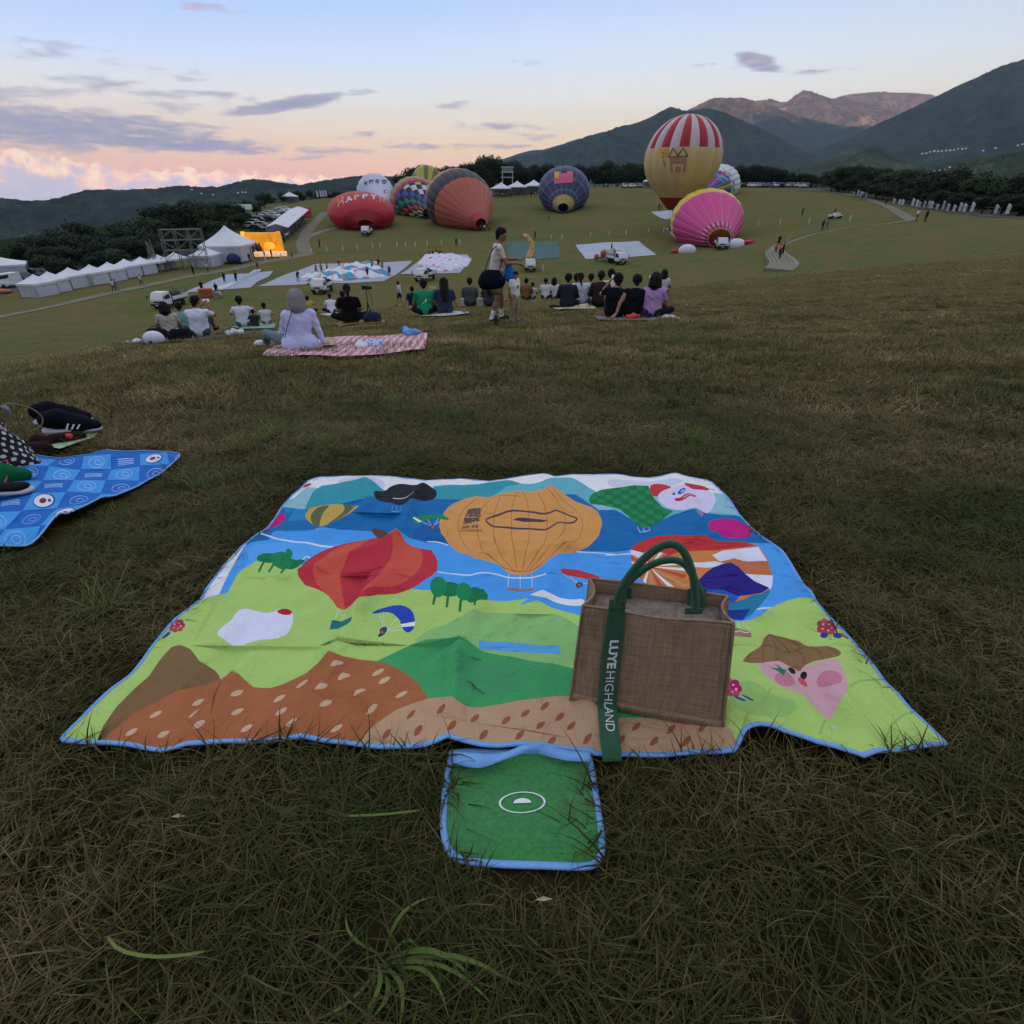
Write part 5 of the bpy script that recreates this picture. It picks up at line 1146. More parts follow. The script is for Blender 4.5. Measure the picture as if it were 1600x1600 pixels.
for(u,v,r)in((20,378,150),(45,370,158),(70,364,150),(95,358,160),(118,362,145),(60,385,135),(100,380,135),(140,368,150),(165,360,160),(180,372,140),(140,390,132),(200,350,160),(222,338,165),(245,330,170),(270,318,172),(292,308,178),(312,318,172),(332,314,180),(352,316,182),(215,368,142),(250,360,150),(285,355,158),(320,345,165),(345,350,165),(372,335,182),(365,322,195),(300,375,150),(325,372,150),(350,378,155),(378,360,175),(400,330,205),(375,350,185),(355,335,190),(262,380,146),(75,395,128),(155,378,135),(110,345,170),(190,345,170),(235,388,140),(180,395,130)):
 tree_at(u,v,r,TREES2 if rng.random()<.7 else TREES,'dark broadleaf tree in the wood behind the row of white tents',TG,rng.uniform(1.2,1.6))
for(u,v,r,lb)in((410,300,235,'tallest broad green tree above the parking lot, left of the red balloon'),(385,318,215,'dark tree just left of the tallest tree over the parking lot'),(440,308,250,'rounded tree right of the tallest tree over the parking lot'),(465,306,262,'wide dark tree above the far end of the long canopy'),(487,320,268,'low dark tree beside the white banners left of the red balloon')):
 tree_at(u,v,r,TREES,lb,'trees above the parking lot',1.0)
for(u,v)in((425,322),(450,326),(500,328),(515,330),(530,328),(475,328)):
 tree_at(u,v,275,TREES2,'low dark tree in the hedge line left of the red balloon','hedge line trees left of the red balloon',1.5,3)
# centre belt
for k in range(44):
 u=628+k*13.2+rng.uniform(-4,4);v=np.interp(u,[620,640,660,700,740,760,800,860,900,960,1000,1060,1110,1160,1210],[276,266,258,256,252,244,252,258,256,254,256,258,262,262,268])+rng.uniform(-4,4)
 for r in((285,)if k%2 else(285,300)):
  tree_at(u+rng.uniform(-5,5),v+(4 if r==300 else 0),r,TREES if rng.random()<.5 else TREES2,'dense green tree in the belt along the far edge of the balloon field','tree belt at the far edge of the field',rng.uniform(.7,1.0))
for k in range(18):
 u=1120+k*13+rng.uniform(-3,3);tree_at(u,np.interp(u,[1120,1180,1210,1260,1290,1340],[268,256,262,272,274,262])+rng.uniform(-3,3),262,TREES2,'dark tree behind the far parked cars right of the balloons','trees behind the far car park',1.0)
# right belt of flat-topped trees
for k in range(46):
 u=1290+k*9+rng.uniform(-4,4);vt=np.interp(u,[1290,1320,1360,1400,1450,1500,1540,1580,1640,1700],[272,262,264,266,268,266,272,286,272,262])+rng.uniform(-5,5);r=np.interp(u,[1290,1400,1500,1600,1700],[235,200,165,140,130])+rng.uniform(0,30)
 tree_at(u,vt,r,[TREES[2],TREES[3],TREES2[0],TREES2[2]],'flat-topped dark tree in the line behind the white flags on the right','tree line behind the white flags',1.25)
for k in range(26):
 u=1300+k*15+rng.uniform(-5,5);r=np.interp(u,[1290,1400,1500,1600,1700],[225,185,150,128,120])+rng.uniform(0,8)
 vt=np.interp(u,[1290,1400,1500,1600,1700],[280,288,300,306,300])+rng.uniform(-5,5);tree_at(u,vt,r,TREES2,'lower dark tree in front of the right-hand tree line, just behind the flags','lower trees just behind the white flags',1.6,3)
# ------------------------------------------------------------------ balloons
m_env=attrmat('balloon_fabric',.5,.05,2.0,.15,6,.35,trans=.12)
m_dark_in=mat('shadowed_inside',(.02,.01,.012),.9)
m_wick=mat('wicker',(.16,.095,.05),.9,.25,10)
def balloon(name,label,M,C,R,rm,ng,colf,squash=1.0,wide=1.0,lines=None,ground_clip=True,nl=34,na=4,bulge=.02,basket=False):
 M=Vector(M);C=Vector(C);a=(C-M);D=a.length;a.normalize();up=Vector((0,0,1))
 e1=a.cross(up);e1=e1.normalized()if e1.length>.05 else Vector((1,0,0));e2=e1.cross(a).normalized()
 cb=min(.97,(R-rm)/D);be=math.acos(cb);prof=[]
 tp=(R*sin(be),D-R*cos(be))
 for k in range(nl//3+1):q=k/(nl//3);prof.append((rm+(tp[0]-rm)*q,tp[1]*q))
 n2=nl-nl//3
 for k in range(1,n2+1):f=be+(pi-be)*k/n2;prof.append((R*sin(f),D-R*cos(f)))
 prof[-1]=(.02,prof[-1][1]);root=empty(name,tuple(M),label=label,cat='hot air balloon',group='hot air balloons on the field')
 allV,allF=[],[]
 for g_ in range(ng):
  V=[];Fc=[];Cc=[]
  for(r,x)in prof:
   for k in range(na+1):
    t=k/na;an=2*pi*(g_+t)/ng+pi/2-pi/ng;rr=r*(1+bulge*sin(pi*t)*4*(24/ng)*.5*(1 if r>.3 else 0));p=M+a*x+e1*cos(an)*rr*wide+e2*sin(an)*rr*squash
    if ground_clip:gz=Hs(p.x,p.y)+.04;p.z=max(p.z,gz+.02)
    V.append(p-M)
  for i in range(len(prof)-1):
   x=(prof[i][1]+prof[i+1][1])/2/(D+R)
   for k in range(na):
    Fc.append((i*(na+1)+k,i*(na+1)+k+1,(i+1)*(na+1)+k+1,(i+1)*(na+1)+k));Cc.append(colf(g_,x,i,(g_+(k+.5)/na)/ng,k))
  obj('envelope_panel',mesh('envelope_panel',V,Fc,m_env,True,fcol=Cc),root);b=len(allV);allV+=[v+M for v in V];allF+=[[i+b for i in f]for f in Fc]
 if lines:
  for j in range(ng):
   P=[]
   for(r,x)in prof[:-1]:
    an=2*pi*j/ng+pi/2-pi/ng;p=M+a*x+e1*cos(an)*r*wide+e2*sin(an)*r*squash;nrm=(e1*cos(an)+e2*sin(an));gz=Hs(p.x,p.y)+.08
    if ground_clip and p.z<gz:p.z=gz
    P.append(p+nrm*.03-M)
   s=MB();s.tube(P,.045,4);s.build('load_tape',lines,root)
  hoops=[i for i in range(3,len(prof)-3,5)]if lines is not None else[]
 P=[]
 for k in range(25):
  an=2*pi*k/24;p=M+e1*cos(an)*rm*wide+e2*sin(an)*rm*squash
  if ground_clip:p.z=max(p.z,Hs(p.x,p.y)+.08)
  P.append(p-M)
 s=MB();s.tube(P,.06,5);s.build('mouth_rim',lines or m_wick,root)
 root['_']=0;del root['_']
 return root,BVHTree.FromPolygons(allV,allF),M,prof,(a,e1,e2,D)
def on_balloon(bvh,u,v,off=.05):
 d=Vector(raydir(u,v)).normalized();h,n,i,dd=bvh.ray_cast(Vector((0,0,0)),d)
 if h is None:return None
 if n.dot(d)>0:n=-n
 return h+n*off
def decal(root,bvh,name,polys,m,sub=None,off=.05):
 """flat print wrapped on the fabric: polygons in photo pixels"""
 M=Vector(root.location);V=[];Fc=[]
 for P in polys:
  q=[on_balloon(bvh,u,v,off)for u,v in P]
  if any(x is None for x in q):continue
  s=len(V);V+=[x-M for x in q];Fc.append(tuple(range(s,s+len(q))))
 if V:return obj(name,mesh(name,V,Fc,m,True),root)
def decal_grid(root,bvh,name,quad,nu,nv,m,off=.05,fn=None):
 P=[]
 a,b,c,d=[np.array(q,float)for q in quad]
 pt=lambda s,t:tuple((a*(1-s)+b*s)*(1-t)+(d*(1-s)+c*s)*t)
 for i in range(nu):
  for j in range(nv):
   if fn and not fn(i,j):continue
   P.append([pt(i/nu,j/nv),pt((i+1)/nu,j/nv),pt((i+1)/nu,(j+1)/nv),pt(i/nu,(j+1)/nv)])
 return decal(root,bvh,name,P,m,off=off)
def decal_text(root,bvh,s,quad,m,bold=0.0,arc=0.0,name='lettering',off=.08):
 V,Fc,_=text_mesh(s,bold,2);a,b,c,d=[np.array(q,float)for q in quad];M=Vector(root.location);out=[];ok=[]
 for x,y in V:
  p=(a*(1-x)+b*x)*(1-y)+(d*(1-x)+c*x)*y;p[1]-=arc*4*x*(1-x);h=on_balloon(bvh,p[0],p[1],off);ok.append(h is not None);out.append((h-M)if h else Vector((0,0,0)))
 obj(name,mesh(name,out,[f for f in Fc if all(ok[i]for i in f)],m),root)
def ctr(u,v,r):return pix_at(u,v,r)
def rad(px,P):return px*(P.y*cp-P.z*sp)/F
RED=(.42,.012,.025);CRM=(.62,.55,.52);OCH=(.58,.36,.11);WH=(.62,.60,.64)
m_ln=mat('pale_tape',(.55,.50,.55),.6)
# the standing one
C=ctr(1067,247,150);R=rad(56.5,C);Mz=pix_at(1061,330,150);M=Vector((C.x-.4,C.y,Mz.z+.3))
def cA(g_,x,i,t,k):
 if x<.13:return(.36,.012,.018)
 if x<.635:return(.70-.04*(g_%2),.50-.03*(g_%2),.225)
 return RED if g_%2 else(.60,.50,.52)
bA,vA,M_,pr,ax_=balloon('hot_air_balloon','only upright balloon, red and white stripes over yellow ochre',M,C,R,1.5,24,cA,ground_clip=False,nl=44,bulge=.022)
m_dk=mat('dark_print',(.06,.03,.02),.8);m_ro=mat('rose_print',(.42,.19,.14),.7);m_or=mat('orange_print',(.62,.30,.04),.7);m_oc=mat('ochre_print',(.66,.46,.20),.7)
mz=zf(980,160,6.667)
for tri in([(432,570),(480,478),(530,558)],[(530,558),(582,475),(630,560)],[(432,570),(630,560)]):
 q=mz(tri);q=[(q[i][0]+(q[i+1][0]-q[i][0])*k/6,q[i][1]+(q[i+1][1]-q[i][1])*k/6)for i in range(len(q)-1)for k in range(6)]+[q[-1]];decal(bA,vA,'house_outline',[p for p in stroke(q,1.2,sm=0)],m_dk,off=.14)
decal_grid(bA,vA,'house_print',mz([(440,580),(620,574),(608,725),(452,732)]),12,10,m_ro,fn=lambda i,j:not(j>3 and(2<=i<=3 or 8<=i<=9)or(j in(4,5)and 2<=i<=9)))
decal_grid(bA,vA,'orange_patch',mz([(330,480),(430,478),(430,540),(350,575)]),5,4,m_or,.04)
decal(bA,vA,'small_script',[p for L in([(372,520),(378,535)],[(360,548),(392,552)],[(378,560),(372,575)],[(378,595),(382,615)],[(384,630),(388,645)],[(388,650),(392,662)])for p in stroke(mz(L),1.2,sm=0)],m_dk)
gz=Hs(M.x,M.y);s=MB();s.box(-.75,.75,-.6,.6,0,1.1,bev=.08);bo=s.build('basket',m_wick,bA,loc=(0,0,gz-M.z+.02))
for sx_ in(-1,1):
 for sy_ in(-1,1):s=MB();s.tube([(sx_*.7,sy_*.55,gz-M.z+1.1),(sx_*1.0,sy_*1.0,.1)],.03,4);s.build('rope',m_dk,bA)
# pink one
gM=atd(1122,384,125);C=ctr(1104,345,137);R=rad(54,C);M=Vector((gM.x,gM.y,Hs(gM.x,gM.y)+1.5))
def cB(g_,x,i,t,k):
 if x<.045:return(.35,.012,.06)
 if x<.10:return(.24,.012,.06)if k in(1,2)else(.60,.30,.42)
 if x<.565:return(.66,.055,.27)
 return(.72,.56,.07)
bB,vB,*_r=balloon('hot_air_balloon','bright pink balloon with a yellow back and white feet, lying on its side',M,C,R,2.1,20,cB,bulge=.009,squash=.80,lines=mat('pink_tape',(.62,.30,.42),.6),nl=30)
m_wf=mat('white_fabric',(.66,.66,.70),.6,.05,2);m_rf=mat('red_fabric',(.62,.03,.05),.6,.05,2)
for(u,v,s_)in((1076,376,-1),(1153,371,1)):
 p=atd(u,v,121);s=MB();s.ball((0,0,.3),(1.7,1.0,1.15),18,10);s.build('white_foot',m_wf,bB,True,loc=p-M)
 q=atd(u+s_*27,v,121);s=MB();d=q-p;s.tube([d*.45+Vector((0,0,.45)),d*.8+Vector((0,0,.4)),d+Vector((0,0,.45))],[.36,.28,.16],8);s.build('red_toe',m_rf,bB,True,loc=p-M)
# blue one
C=ctr(881,298,190);R=rad(39.5,C);gM=atd(880,324,180);M=gM+Vector((0,0,1.6))
def cC(g_,x,i,t,k):
 if x<.13:return(.50,.34,.06)
 return(.030,.038,.105)if i%6 else(.09,.10,.19)
bC,vC,*_r=balloon('hot_air_balloon','navy blue balloon with a pale grid and a pink patch, half inflated in mid-field',M,C,R,1.5,18,cC,bulge=.006,squash=.82,lines=mat('grey_tape',(.20,.22,.36),.6),nl=36)
ZB=zf(760,160,3.636)
decal_grid(bC,vC,'pink_patch',ZB([(385,395),(490,390),(492,455),(385,462)]),6,5,mat('pink_print',(.62,.12,.20),.7));decal_grid(bC,vC,'yellow_patch',ZB([(388,396),(412,394),(412,430),(390,432)]),3,3,mat('yellow_print',(.55,.42,.06),.7),.1)
decal_grid(bC,vC,'navy_patch',ZB([(425,390),(455,390),(455,402),(425,402)]),2,2,mat('navy_print',(.03,.03,.12),.7),.12)
# white one with coloured petals
C=ctr(1122,290,215);R=rad(31.5,C);gM=atd(1100,310,205);M=gM+Vector((0,0,1.5));PET=[(.10,.10,.32),(.45,.08,.28),(.06,.07,.28),(.45,.33,.06),(.05,.20,.16),(.10,.08,.35),(.50,.08,.25)]
def cD(g_,x,i,t,k):
 if x<.43:return PET[g_%7]
 return(.62,.66,.72)
bD,vD,*_r=balloon('hot_air_balloon','white balloon with a fan of coloured petals, behind the upright striped balloon',M,C,R,1.5,22,cD,squash=.88,nl=34)
m_lb=mat('pale_blue_print',(.16,.36,.50),.7);m_rp=mat('red_print',(.50,.03,.07),.7);mq=zf(980,160,6.667)
decal(bD,vD,'blue_swirl',[p for L,w in(([(920,740),(950,770),(1000,775),(1040,800),(1080,860),(1120,920)],4),([(930,790),(980,810),(1020,840)],2))for p in stroke(mq(L),w)],m_lb)
decal(bD,vD,'red_lettering',[p for L in([(1015,705),(1035,735)],[(1000,730),(1030,720)],[(1040,740),(1080,745)],[(1050,765),(1085,760)],[(1060,800),(1100,810)],[(1075,795),(1070,830)],[(1095,830),(1125,850)],[(1110,815),(1105,860)])for p in stroke(mq(L),1.3,sm=0)],m_rp)
# salmon and charcoal
C=ctr(718,317,170);R=rad(52.5,C);gM=ground(751,360);gM=atd(751,352,158);M=gM+Vector((0,0,1.7))
def cE(g_,x,i,t,k):
 if x<.07:return(.50,.05,.045)
 if x<.475:return(.50,.125,.085)
 if x<.68:return(.035,.035,.045)
 return(.48,.15,.12)
bE,vE,*_r=balloon('hot_air_balloon','salmon red balloon with a wide charcoal band, lying on its side facing us',M,C,R,1.5,24,cE,bulge=.011,squash=.86,lines=mat('salmon_tape',(.40,.15,.12),.6),nl=36)
# rainbow rim and chequers
C=ctr(649,316,188);R=rad(38.5,C);gM=atd(668,340,176);M=gM+Vector((0,0,1.4));CK=[(.02,.02,.07),(.62,.60,.62),(.03,.03,.10),(.02,.22,.10),(.03,.03,.08),(.55,.52,.07),(.66,.62,.62),(.04,.10,.36),(.03,.03,.08),(.45,.07,.04)]
def cF(g_,x,i,t,k):
 if x<.475:
  j=i//2
  if(g_+j)%2:return CK[(g_*3+j*7)%10]
  return(.02,.02,.06)
 for lim,c in((.50,(.16,.05,.16)),(.545,(.48,.04,.07)),(.585,(.50,.12,.05)),(.62,(.50,.36,.06)),(.70,(.08,.20,.06))):
  if x<lim:return c
 return(.10,.12,.05)
bF,vF,*_r=balloon('hot_air_balloon','rainbow-rimmed balloon with a black and white chequered front, between the red and salmon balloons',M,C,R,1.3,22,cF,bulge=.011,squash=.9,nl=34)
# red HAPPY!! egg
C=ctr(565,332,168);R=rad(51,C);gM=atd(572,360,160);M=gM+Vector((0,0,1.6))
bG,vG,*_r=balloon('hot_air_balloon','wide red egg-shaped balloon lettered HAPPY!! lying at the left of the row',M,C,R,1.9,24,lambda g_,x,i,t,k:(.46,.010,.024)if x>.12 else(.30,.006,.018),squash=.52,nl=34,bulge=.004)
m_gold=mat('gold_letters',(.62,.38,.16),.6)
ZH=zf(480,230,5.0);LET=[('H',[(240,470),(290,440),(282,385),(232,412)],(.62,.30,.12)),('A',[(300,440),(355,415),(350,382),(298,392)],(.60,.60,.62)),('P',[(368,415),(408,402),(408,370),(366,378)],(.55,.45,.30)),('P',[(432,405),(475,398),(475,366),(432,370)],(.60,.60,.62)),('Y',[(492,405),(545,412),(545,372),(492,368)],(.55,.60,.66)),('!',[(566,425),(578,427),(576,380),(562,376)],(.60,.35,.30)),('!',[(592,430),(606,432),(606,388),(592,386)],(.60,.35,.30))]
for ch,q,c in LET:decal_text(bG,vG,ch,ZH(q),mat('letter_'+''.join('%02d'%int(x*99)for x in c),c,.6),.03,name='letter')
# white one with four characters
C=ctr(587,304,205);R=rad(28.5,C);gM=atd(600,335,192);M=gM+Vector((0,0,1.4))
bH,vH,*_r=balloon('hot_air_balloon','white balloon with dark Chinese lettering rising behind the red egg-shaped balloon',M,C,R,1.3,20,lambda g_,x,i,t,k:(.60,.58,.72)if x<.93 else(.10,.10,.12),nl=26,bulge=.01)
for ch,q in(('天',[(445,305),(478,297),(474,262),(440,272)]),('際',[(485,290),(522,285),(520,252),(482,256)]),('航',[(530,285),(568,284),(568,250),(530,250)]),('空',[(582,286),(622,290),(622,254),(582,250)])):
 decal_text(bH,vH,ch,ZH(q),mat('navy_letter',(.03,.04,.14),.6),.02,name='letter')
decal(bH,vH,'red_blossom',[ZH(p)for p in([(580,350),(600,332),(625,335),(640,355),(610,362)],[(600,340),(615,328),(628,340)])],m_rp)
# yellow one at the back
C=ctr(668,288,215);R=rad(25.5,C);gM=atd(668,335,203);M=gM+Vector((0,0,1.4))
bI,vI,*_r=balloon('hot_air_balloon','yellow-green balloon whose top shows behind the rainbow chequered balloon',M,C,R,1.3,20,lambda g_,x,i,t,k:(.42,.36,.04)if g_%3 else(.10,.14,.04),nl=26,bulge=.01)
# ------------------------------------------------------------------ tents
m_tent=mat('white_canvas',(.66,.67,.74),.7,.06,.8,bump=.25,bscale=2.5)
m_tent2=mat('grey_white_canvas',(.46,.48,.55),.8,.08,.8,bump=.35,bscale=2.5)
m_frame=mat('tent_frame',(.25,.25,.27),.5)
def tent(name,p,rz,w,d,h,ph,label,group,walls='fblr',parent=None,cat='tent',mroof=None):
 o=empty(name,p,(0,0,rz),label=label,cat=cat,group=group);mroof=mroof or m_tent
 V=[];Fc=[];n=6
 for j in range(n+1):
  q=j/n;k=(1-q)**1.35 if True else 1-q;z=h+(ph-h)*q
  kk=(1-q)*(.62+.38*(1-q));
  for sx_,sy_ in((-1,-1),(0,-1),(1,-1),(1,0),(1,1),(0,1),(-1,1),(-1,0)):V.append((sx_*w/2*max(kk,.015),sy_*d/2*max(kk,.015),z-.06*abs(sx_*sy_==0)*kk*0))
 for j in range(n):
  for i in range(8):Fc.append((j*8+i,j*8+(i+1)%8,(j+1)*8+(i+1)%8,(j+1)*8+i))
 V+=[(sx_*w/2,sy_*d/2,h-.28)for sx_,sy_ in((-1,-1),(0,-1),(1,-1),(1,0),(1,1),(0,1),(-1,1),(-1,0))];b=(n+1)*8
 for i in range(8):Fc.append((b+i,b+(i+1)%8,(i+1)%8,i))
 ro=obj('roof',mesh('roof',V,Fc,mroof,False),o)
 leg=MB();leg.tube([(0,0,0),(0,0,h)],.04,6);lm=leg.me('leg',m_frame)
 for sx_ in(-1,1):
  for sy_ in(-1,1):obj('leg',lm,o,loc=(sx_*(w/2-.05),sy_*(d/2-.05),0))
 def wall(A,B):
  nW=10;V=[];
  for j in range(5):
   for i in range(nW+1):
    q=i/nW;x=A[0]+(B[0]-A[0])*q;y=A[1]+(B[1]-A[1])*q;zz=.05+(h-.15)*j/4;sag=.12*sin(pi*q)*(j/4)**2;f=.05*sin(q*19+j)*(.3+abs(sin(j*1.3)))
    nx_,ny_=(B[1]-A[1]),-(B[0]-A[0]);L=math.hypot(nx_,ny_);V.append((x+nx_/L*f,y+ny_/L*f,zz-sag))
  Fw=[(j*(nW+1)+i,j*(nW+1)+i+1,(j+1)*(nW+1)+i+1,(j+1)*(nW+1)+i)for j in range(4)for i in range(nW)]
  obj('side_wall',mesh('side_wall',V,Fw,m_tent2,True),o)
 g_=.07
 if 'f' in walls:wall((-w/2+.12,-d/2+g_),(w/2-.12,-d/2+g_))
 if 'b' in walls:wall((-w/2+.1,d/2-g_),(w/2-.1,d/2-g_))
 if 'l' in walls:wall((-w/2+g_,-d/2+.12),(-w/2+g_,d/2-.12))
 if 'r' in walls:wall((w/2-g_,-d/2+.1),(w/2-g_,d/2-.1))
 return o
TP=[(76,462),(97,457),(128,449.5),(160,444),(187,439),(212,433.5),(236,429),(262,424),(287,419.5)]
pts=[ground(u,v)for u,v in TP];ordn=['first from the left edge','second from the left','third from the left','fourth from the left','fifth from the left','sixth from the left','seventh from the left','eighth, with open sides,','ninth and last, with open sides,']
dirv=(pts[-1]-pts[0]);rz=atan2(dirv.y,dirv.x);n_t=len(pts);sp_t=dirv.length/(n_t-1)
for i in range(n_t):
 p=pts[i];q=p+Vector((-sin(rz),cos(rz),0))*1.2;q.z=Hs(q.x,q.y)
 tent('pavilion_tent',q,rz,sp_t*.98,2.8,1.8,2.85,'white peaked tent, %s in the row at left'%ordn[i],'white peaked tents in a row','fblr' if i<7 else 'b')
p=ground(318,418);tent('pavilion_tent',p+Vector((0,2,0)),rz+.1,5.2,4,2.1,3.5,'white peaked tent standing against the front of the tall marquee','white tents by the marquee','fl')
p=ground(352,414);q=p+Vector((-1,5.5,0));q.z=Hs(q.x,q.y);mq_=tent('marquee',q,rz+.15,9.4,8,2.9,6.2,'tall white marquee with one high pointed peak and glazed front',None,'fblr',cat='marquee')
for k in range(2):
 s=MB();s.box(-.9,.9,-.06,.06,0,2.3);s.build('dark_opening',mat('dark_interior',(.015,.015,.02),.6),mq_,loc=(1.3+k*1.9,-4.08,.1))
 for e in(-1,1):s=MB();s.box(-.08,.08,-.05,.05,0,2.4);s.build('door_frame',m_tent,mq_,loc=(1.3+k*1.9+e*.95,-4.16,.05))
s=MB();s.ball((0,0,.9),(1.5,1.2,1.2),14,8);s.build('covered_heap',mat('dark_blue_cover',(.02,.022,.10),.6),loc=ground(368,412)+Vector((0,0,-.1)),label='rounded dark blue covered heap in front of the tall white marquee',cat='covered heap')
p=ground(-6,452);tent('pavilion_tent',Vector((p.x-7,p.y+10,Hs(p.x-7,p.y+10))),.6,8,6,2.5,3.8,'white tent cut by the left edge of the photo above the parked white van',None,'fb')
# white tents at the far edge
for i,(u,rr_)in enumerate(((783,222),(808,224),(834,226))):
 p=atd(u,295,rr_);tent('pavilion_tent',p,-.05,7.0,5,2.3,4.1,'far white tent, %s of three left of the navy balloon'%('leftmost','middle','rightmost')[i],'far white tents left of the navy balloon','b')
p=atd(1018,290,235);tent('pavilion_tent',p,0,5.5,4,2.2,4.0,'small white tent at the far edge, just left of the upright striped balloon',None,'b')
p=atd(456,326,250);tent('pavilion_tent',p,0,5,4,2.2,3.6,'small white tent roof under the dark trees above the long canopy',None,'b')
p=atd(856,296,226);tent('pavilion_tent',p+Vector((1.5,0,0)),0,3.5,4,2.2,3.6,'smallest white tent, partly hidden behind the left edge of the navy balloon',None,'b')
# white lookout tower
p=atd(793,290,262);tw=empty('lookout_tower',p,label='white lookout tower with a glazed top room against the far trees',cat='tower')
b=MB();
m_wp=mat('white_paint2',(.55,.57,.60),.6)
top=(pix_at(793,261,262).z-p.z)
for sx_ in(-1,1):
 for sy_ in(-1,1):s=MB();s.tube([(sx_*2,sy_*1.5,0),(sx_*2,sy_*1.5,top)],.16,6);s.build('column',m_wp,tw)
for z in(top*.55,top*.78,top):s=MB();s.box(-2.6,2.6,-2,2,z-.12,z+.12);s.build('deck',m_wp,tw)
for k in range(5):s=MB();s.box(-2.2+k*.9,-1.5+k*.9,-1.7,-1.6,top*.80,top*.97);s.build('window_pane',mat('tower_glass',(.30,.34,.36),.2),tw)
# long white canopy over a market row
A=ground(436,374);B=ground(470,344);dv=B-A;Lc=dv.length;rz2=atan2(dv.y,dv.x);cn=empty('canopy',A,(0,-math.asin(dv.z/Lc),rz2),label='long flat white canopy running up the slope beside the parking lot',cat='canopy')
s=MB();nn=24
V=[];Fc=[]
for i in range(nn+1):
 for j,(y,z)in enumerate(((-2.6,2.5),(0,3.3),(2.6,2.5))):V.append((Lc*i/nn,y,z-.12*(i%2)))
for i in range(nn):
 for j in range(2):Fc.append((3*i+j,3*i+j+1,3*i+j+4,3*i+j+3))
o=obj('canopy_roof',mesh('canopy_roof',V,Fc,m_tent),cn);md=o.modifiers.new('t','SOLIDIFY');md.thickness=.06
lg=MB();lg.tube([(0,0,-.3),(0,0,2.5)],.05,5);lm=lg.me('post',m_frame)
for i in range(0,nn+1,2):
 for y in(-2.5,2.5):obj('post',lm,cn,loc=(Lc*i/nn,y,0))
# scaffold tower
p=ground(292,404);p=atd(293,404,127);sc_=empty('scaffold_tower',p,(0,0,.35),label='open grey steel scaffold tower rising behind the white tents',cat='scaffold')
m_sc=mat('scaffold_steel',(.20,.20,.20),.5,metal=.5);hh=pix_at(293,357,127).z-p.z
for i in range(4):
 for y in(-1.2,1.2):s=MB();s.tube([(-3.3+i*2.2,y,0),(-3.3+i*2.2,y,hh)],.075,5);s.build('upright',m_sc,sc_)
for j in range(1,5):
 for y in(-1.2,1.2):s=MB();s.tube([(-3.4,y,hh*j/4-.1),(3.4,y,hh*j/4-.1)],.065,5);s.build('ledger',m_sc,sc_)
for j in range(4):
 for i in range(3):
  a_,b_=((-3.3+i*2.2,hh*j/4),(-1.1+i*2.2,hh*(j+1)/4))if(i+j)%2 else((-1.1+i*2.2,hh*j/4),(-3.3+i*2.2,hh*(j+1)/4));y=-1.25
  s=MB();s.tube([(a_[0],y,a_[1]),(b_[0],y,b_[1])],.055,5);s.build('brace',m_sc,sc_)
s=MB();s.tube([(-3.3,-1.2,hh*.45),(-5.6,-2.0,-.1)],.05,5);s.build('brace',m_sc,sc_)
# lattice sculpture
p=atd(237,400,127);ls=empty('lattice_sculpture',p,label='pale openwork metal sculpture standing behind the white tents, left of the scaffold',cat='sculpture');r=random.Random(4)
for k in range(14):
 a=r.uniform(0,6.28);b_=r.uniform(0,6.28);z0=r.uniform(0,2);z1=r.uniform(2,5.6);s=MB();s.tube([(cos(a)*(1.3-z0*.2),sin(a)*.6,z0),(cos(b_)*(1.3-z1*.2),sin(b_)*.5,z1)],.06,5);s.build('rod',m_rail,ls)
# inflated yellow stage, lit from inside
p=ground(410,400);sg=empty('inflatable_stage',p,(0,0,.12),label='glowing yellow-orange inflatable stage with a back wall beside the marquee',cat='stage')
m_yl=mat('lit_yellow',(.80,.32,.015),.6,.25,.8,emit=.38);m_yl2=mat('lit_yellow_bright',(.90,.44,.05),.6,.2,1.5,emit=.6)
wS=rad(27,p);hS=pix_at(410,364,Vector((p.x,p.y)).length).z-p.z
s=MB();s.box(-wS,wS*.95,1.6,2.6,.5,hS,bev=.35);s.build('back_wall',m_yl,sg,True)
for sx_ in(-1,1):s=MB();s.tube([(sx_*wS,2.0,.2),(sx_*wS,1.9,hS*.6),(sx_*wS*.98,1.9,hS+.2)],[.55,.5,.4],10);s.build('side_column',m_yl2 if sx_<0 else m_yl,sg,True)
s=MB();s.tube([(-wS-.4,-1.2,.4),(wS+1.6,-1.2,.5)],.5,10);s.build('front_roll',mat('lit_cream',(.80,.50,.30),.6,.3,1.2,emit=.6),sg,True)
s=MB();s.ball((wS*.4,1.4,hS*.42),(1.1,.5,.7),14,8);s.build('round_cushion',m_yl2,sg,True)
for k,(x,c)in enumerate(((-wS*.15,(.02,.02,.03)),(-wS*.35,(.7,.68,.66)))):
 s=MB();s.ball((x,.2,1.0+.3*(1-k)),(.8,.6,.8),12,8);s.ball((x-.3,.2,1.9+.3*(1-k)),(.2,.15,.3),8,6);s.ball((x+.3,.2,1.9+.3*(1-k)),(.2,.15,.3),8,6);s.build('inflated_figure',mat('figure_%s'%('black','white')[k],c,.5),sg,True)
s=MB();s.box(-wS-.2,wS+.8,-.9,2.6,.05,.6,bev=.1);s.build('stage_floor',m_yl2,sg)
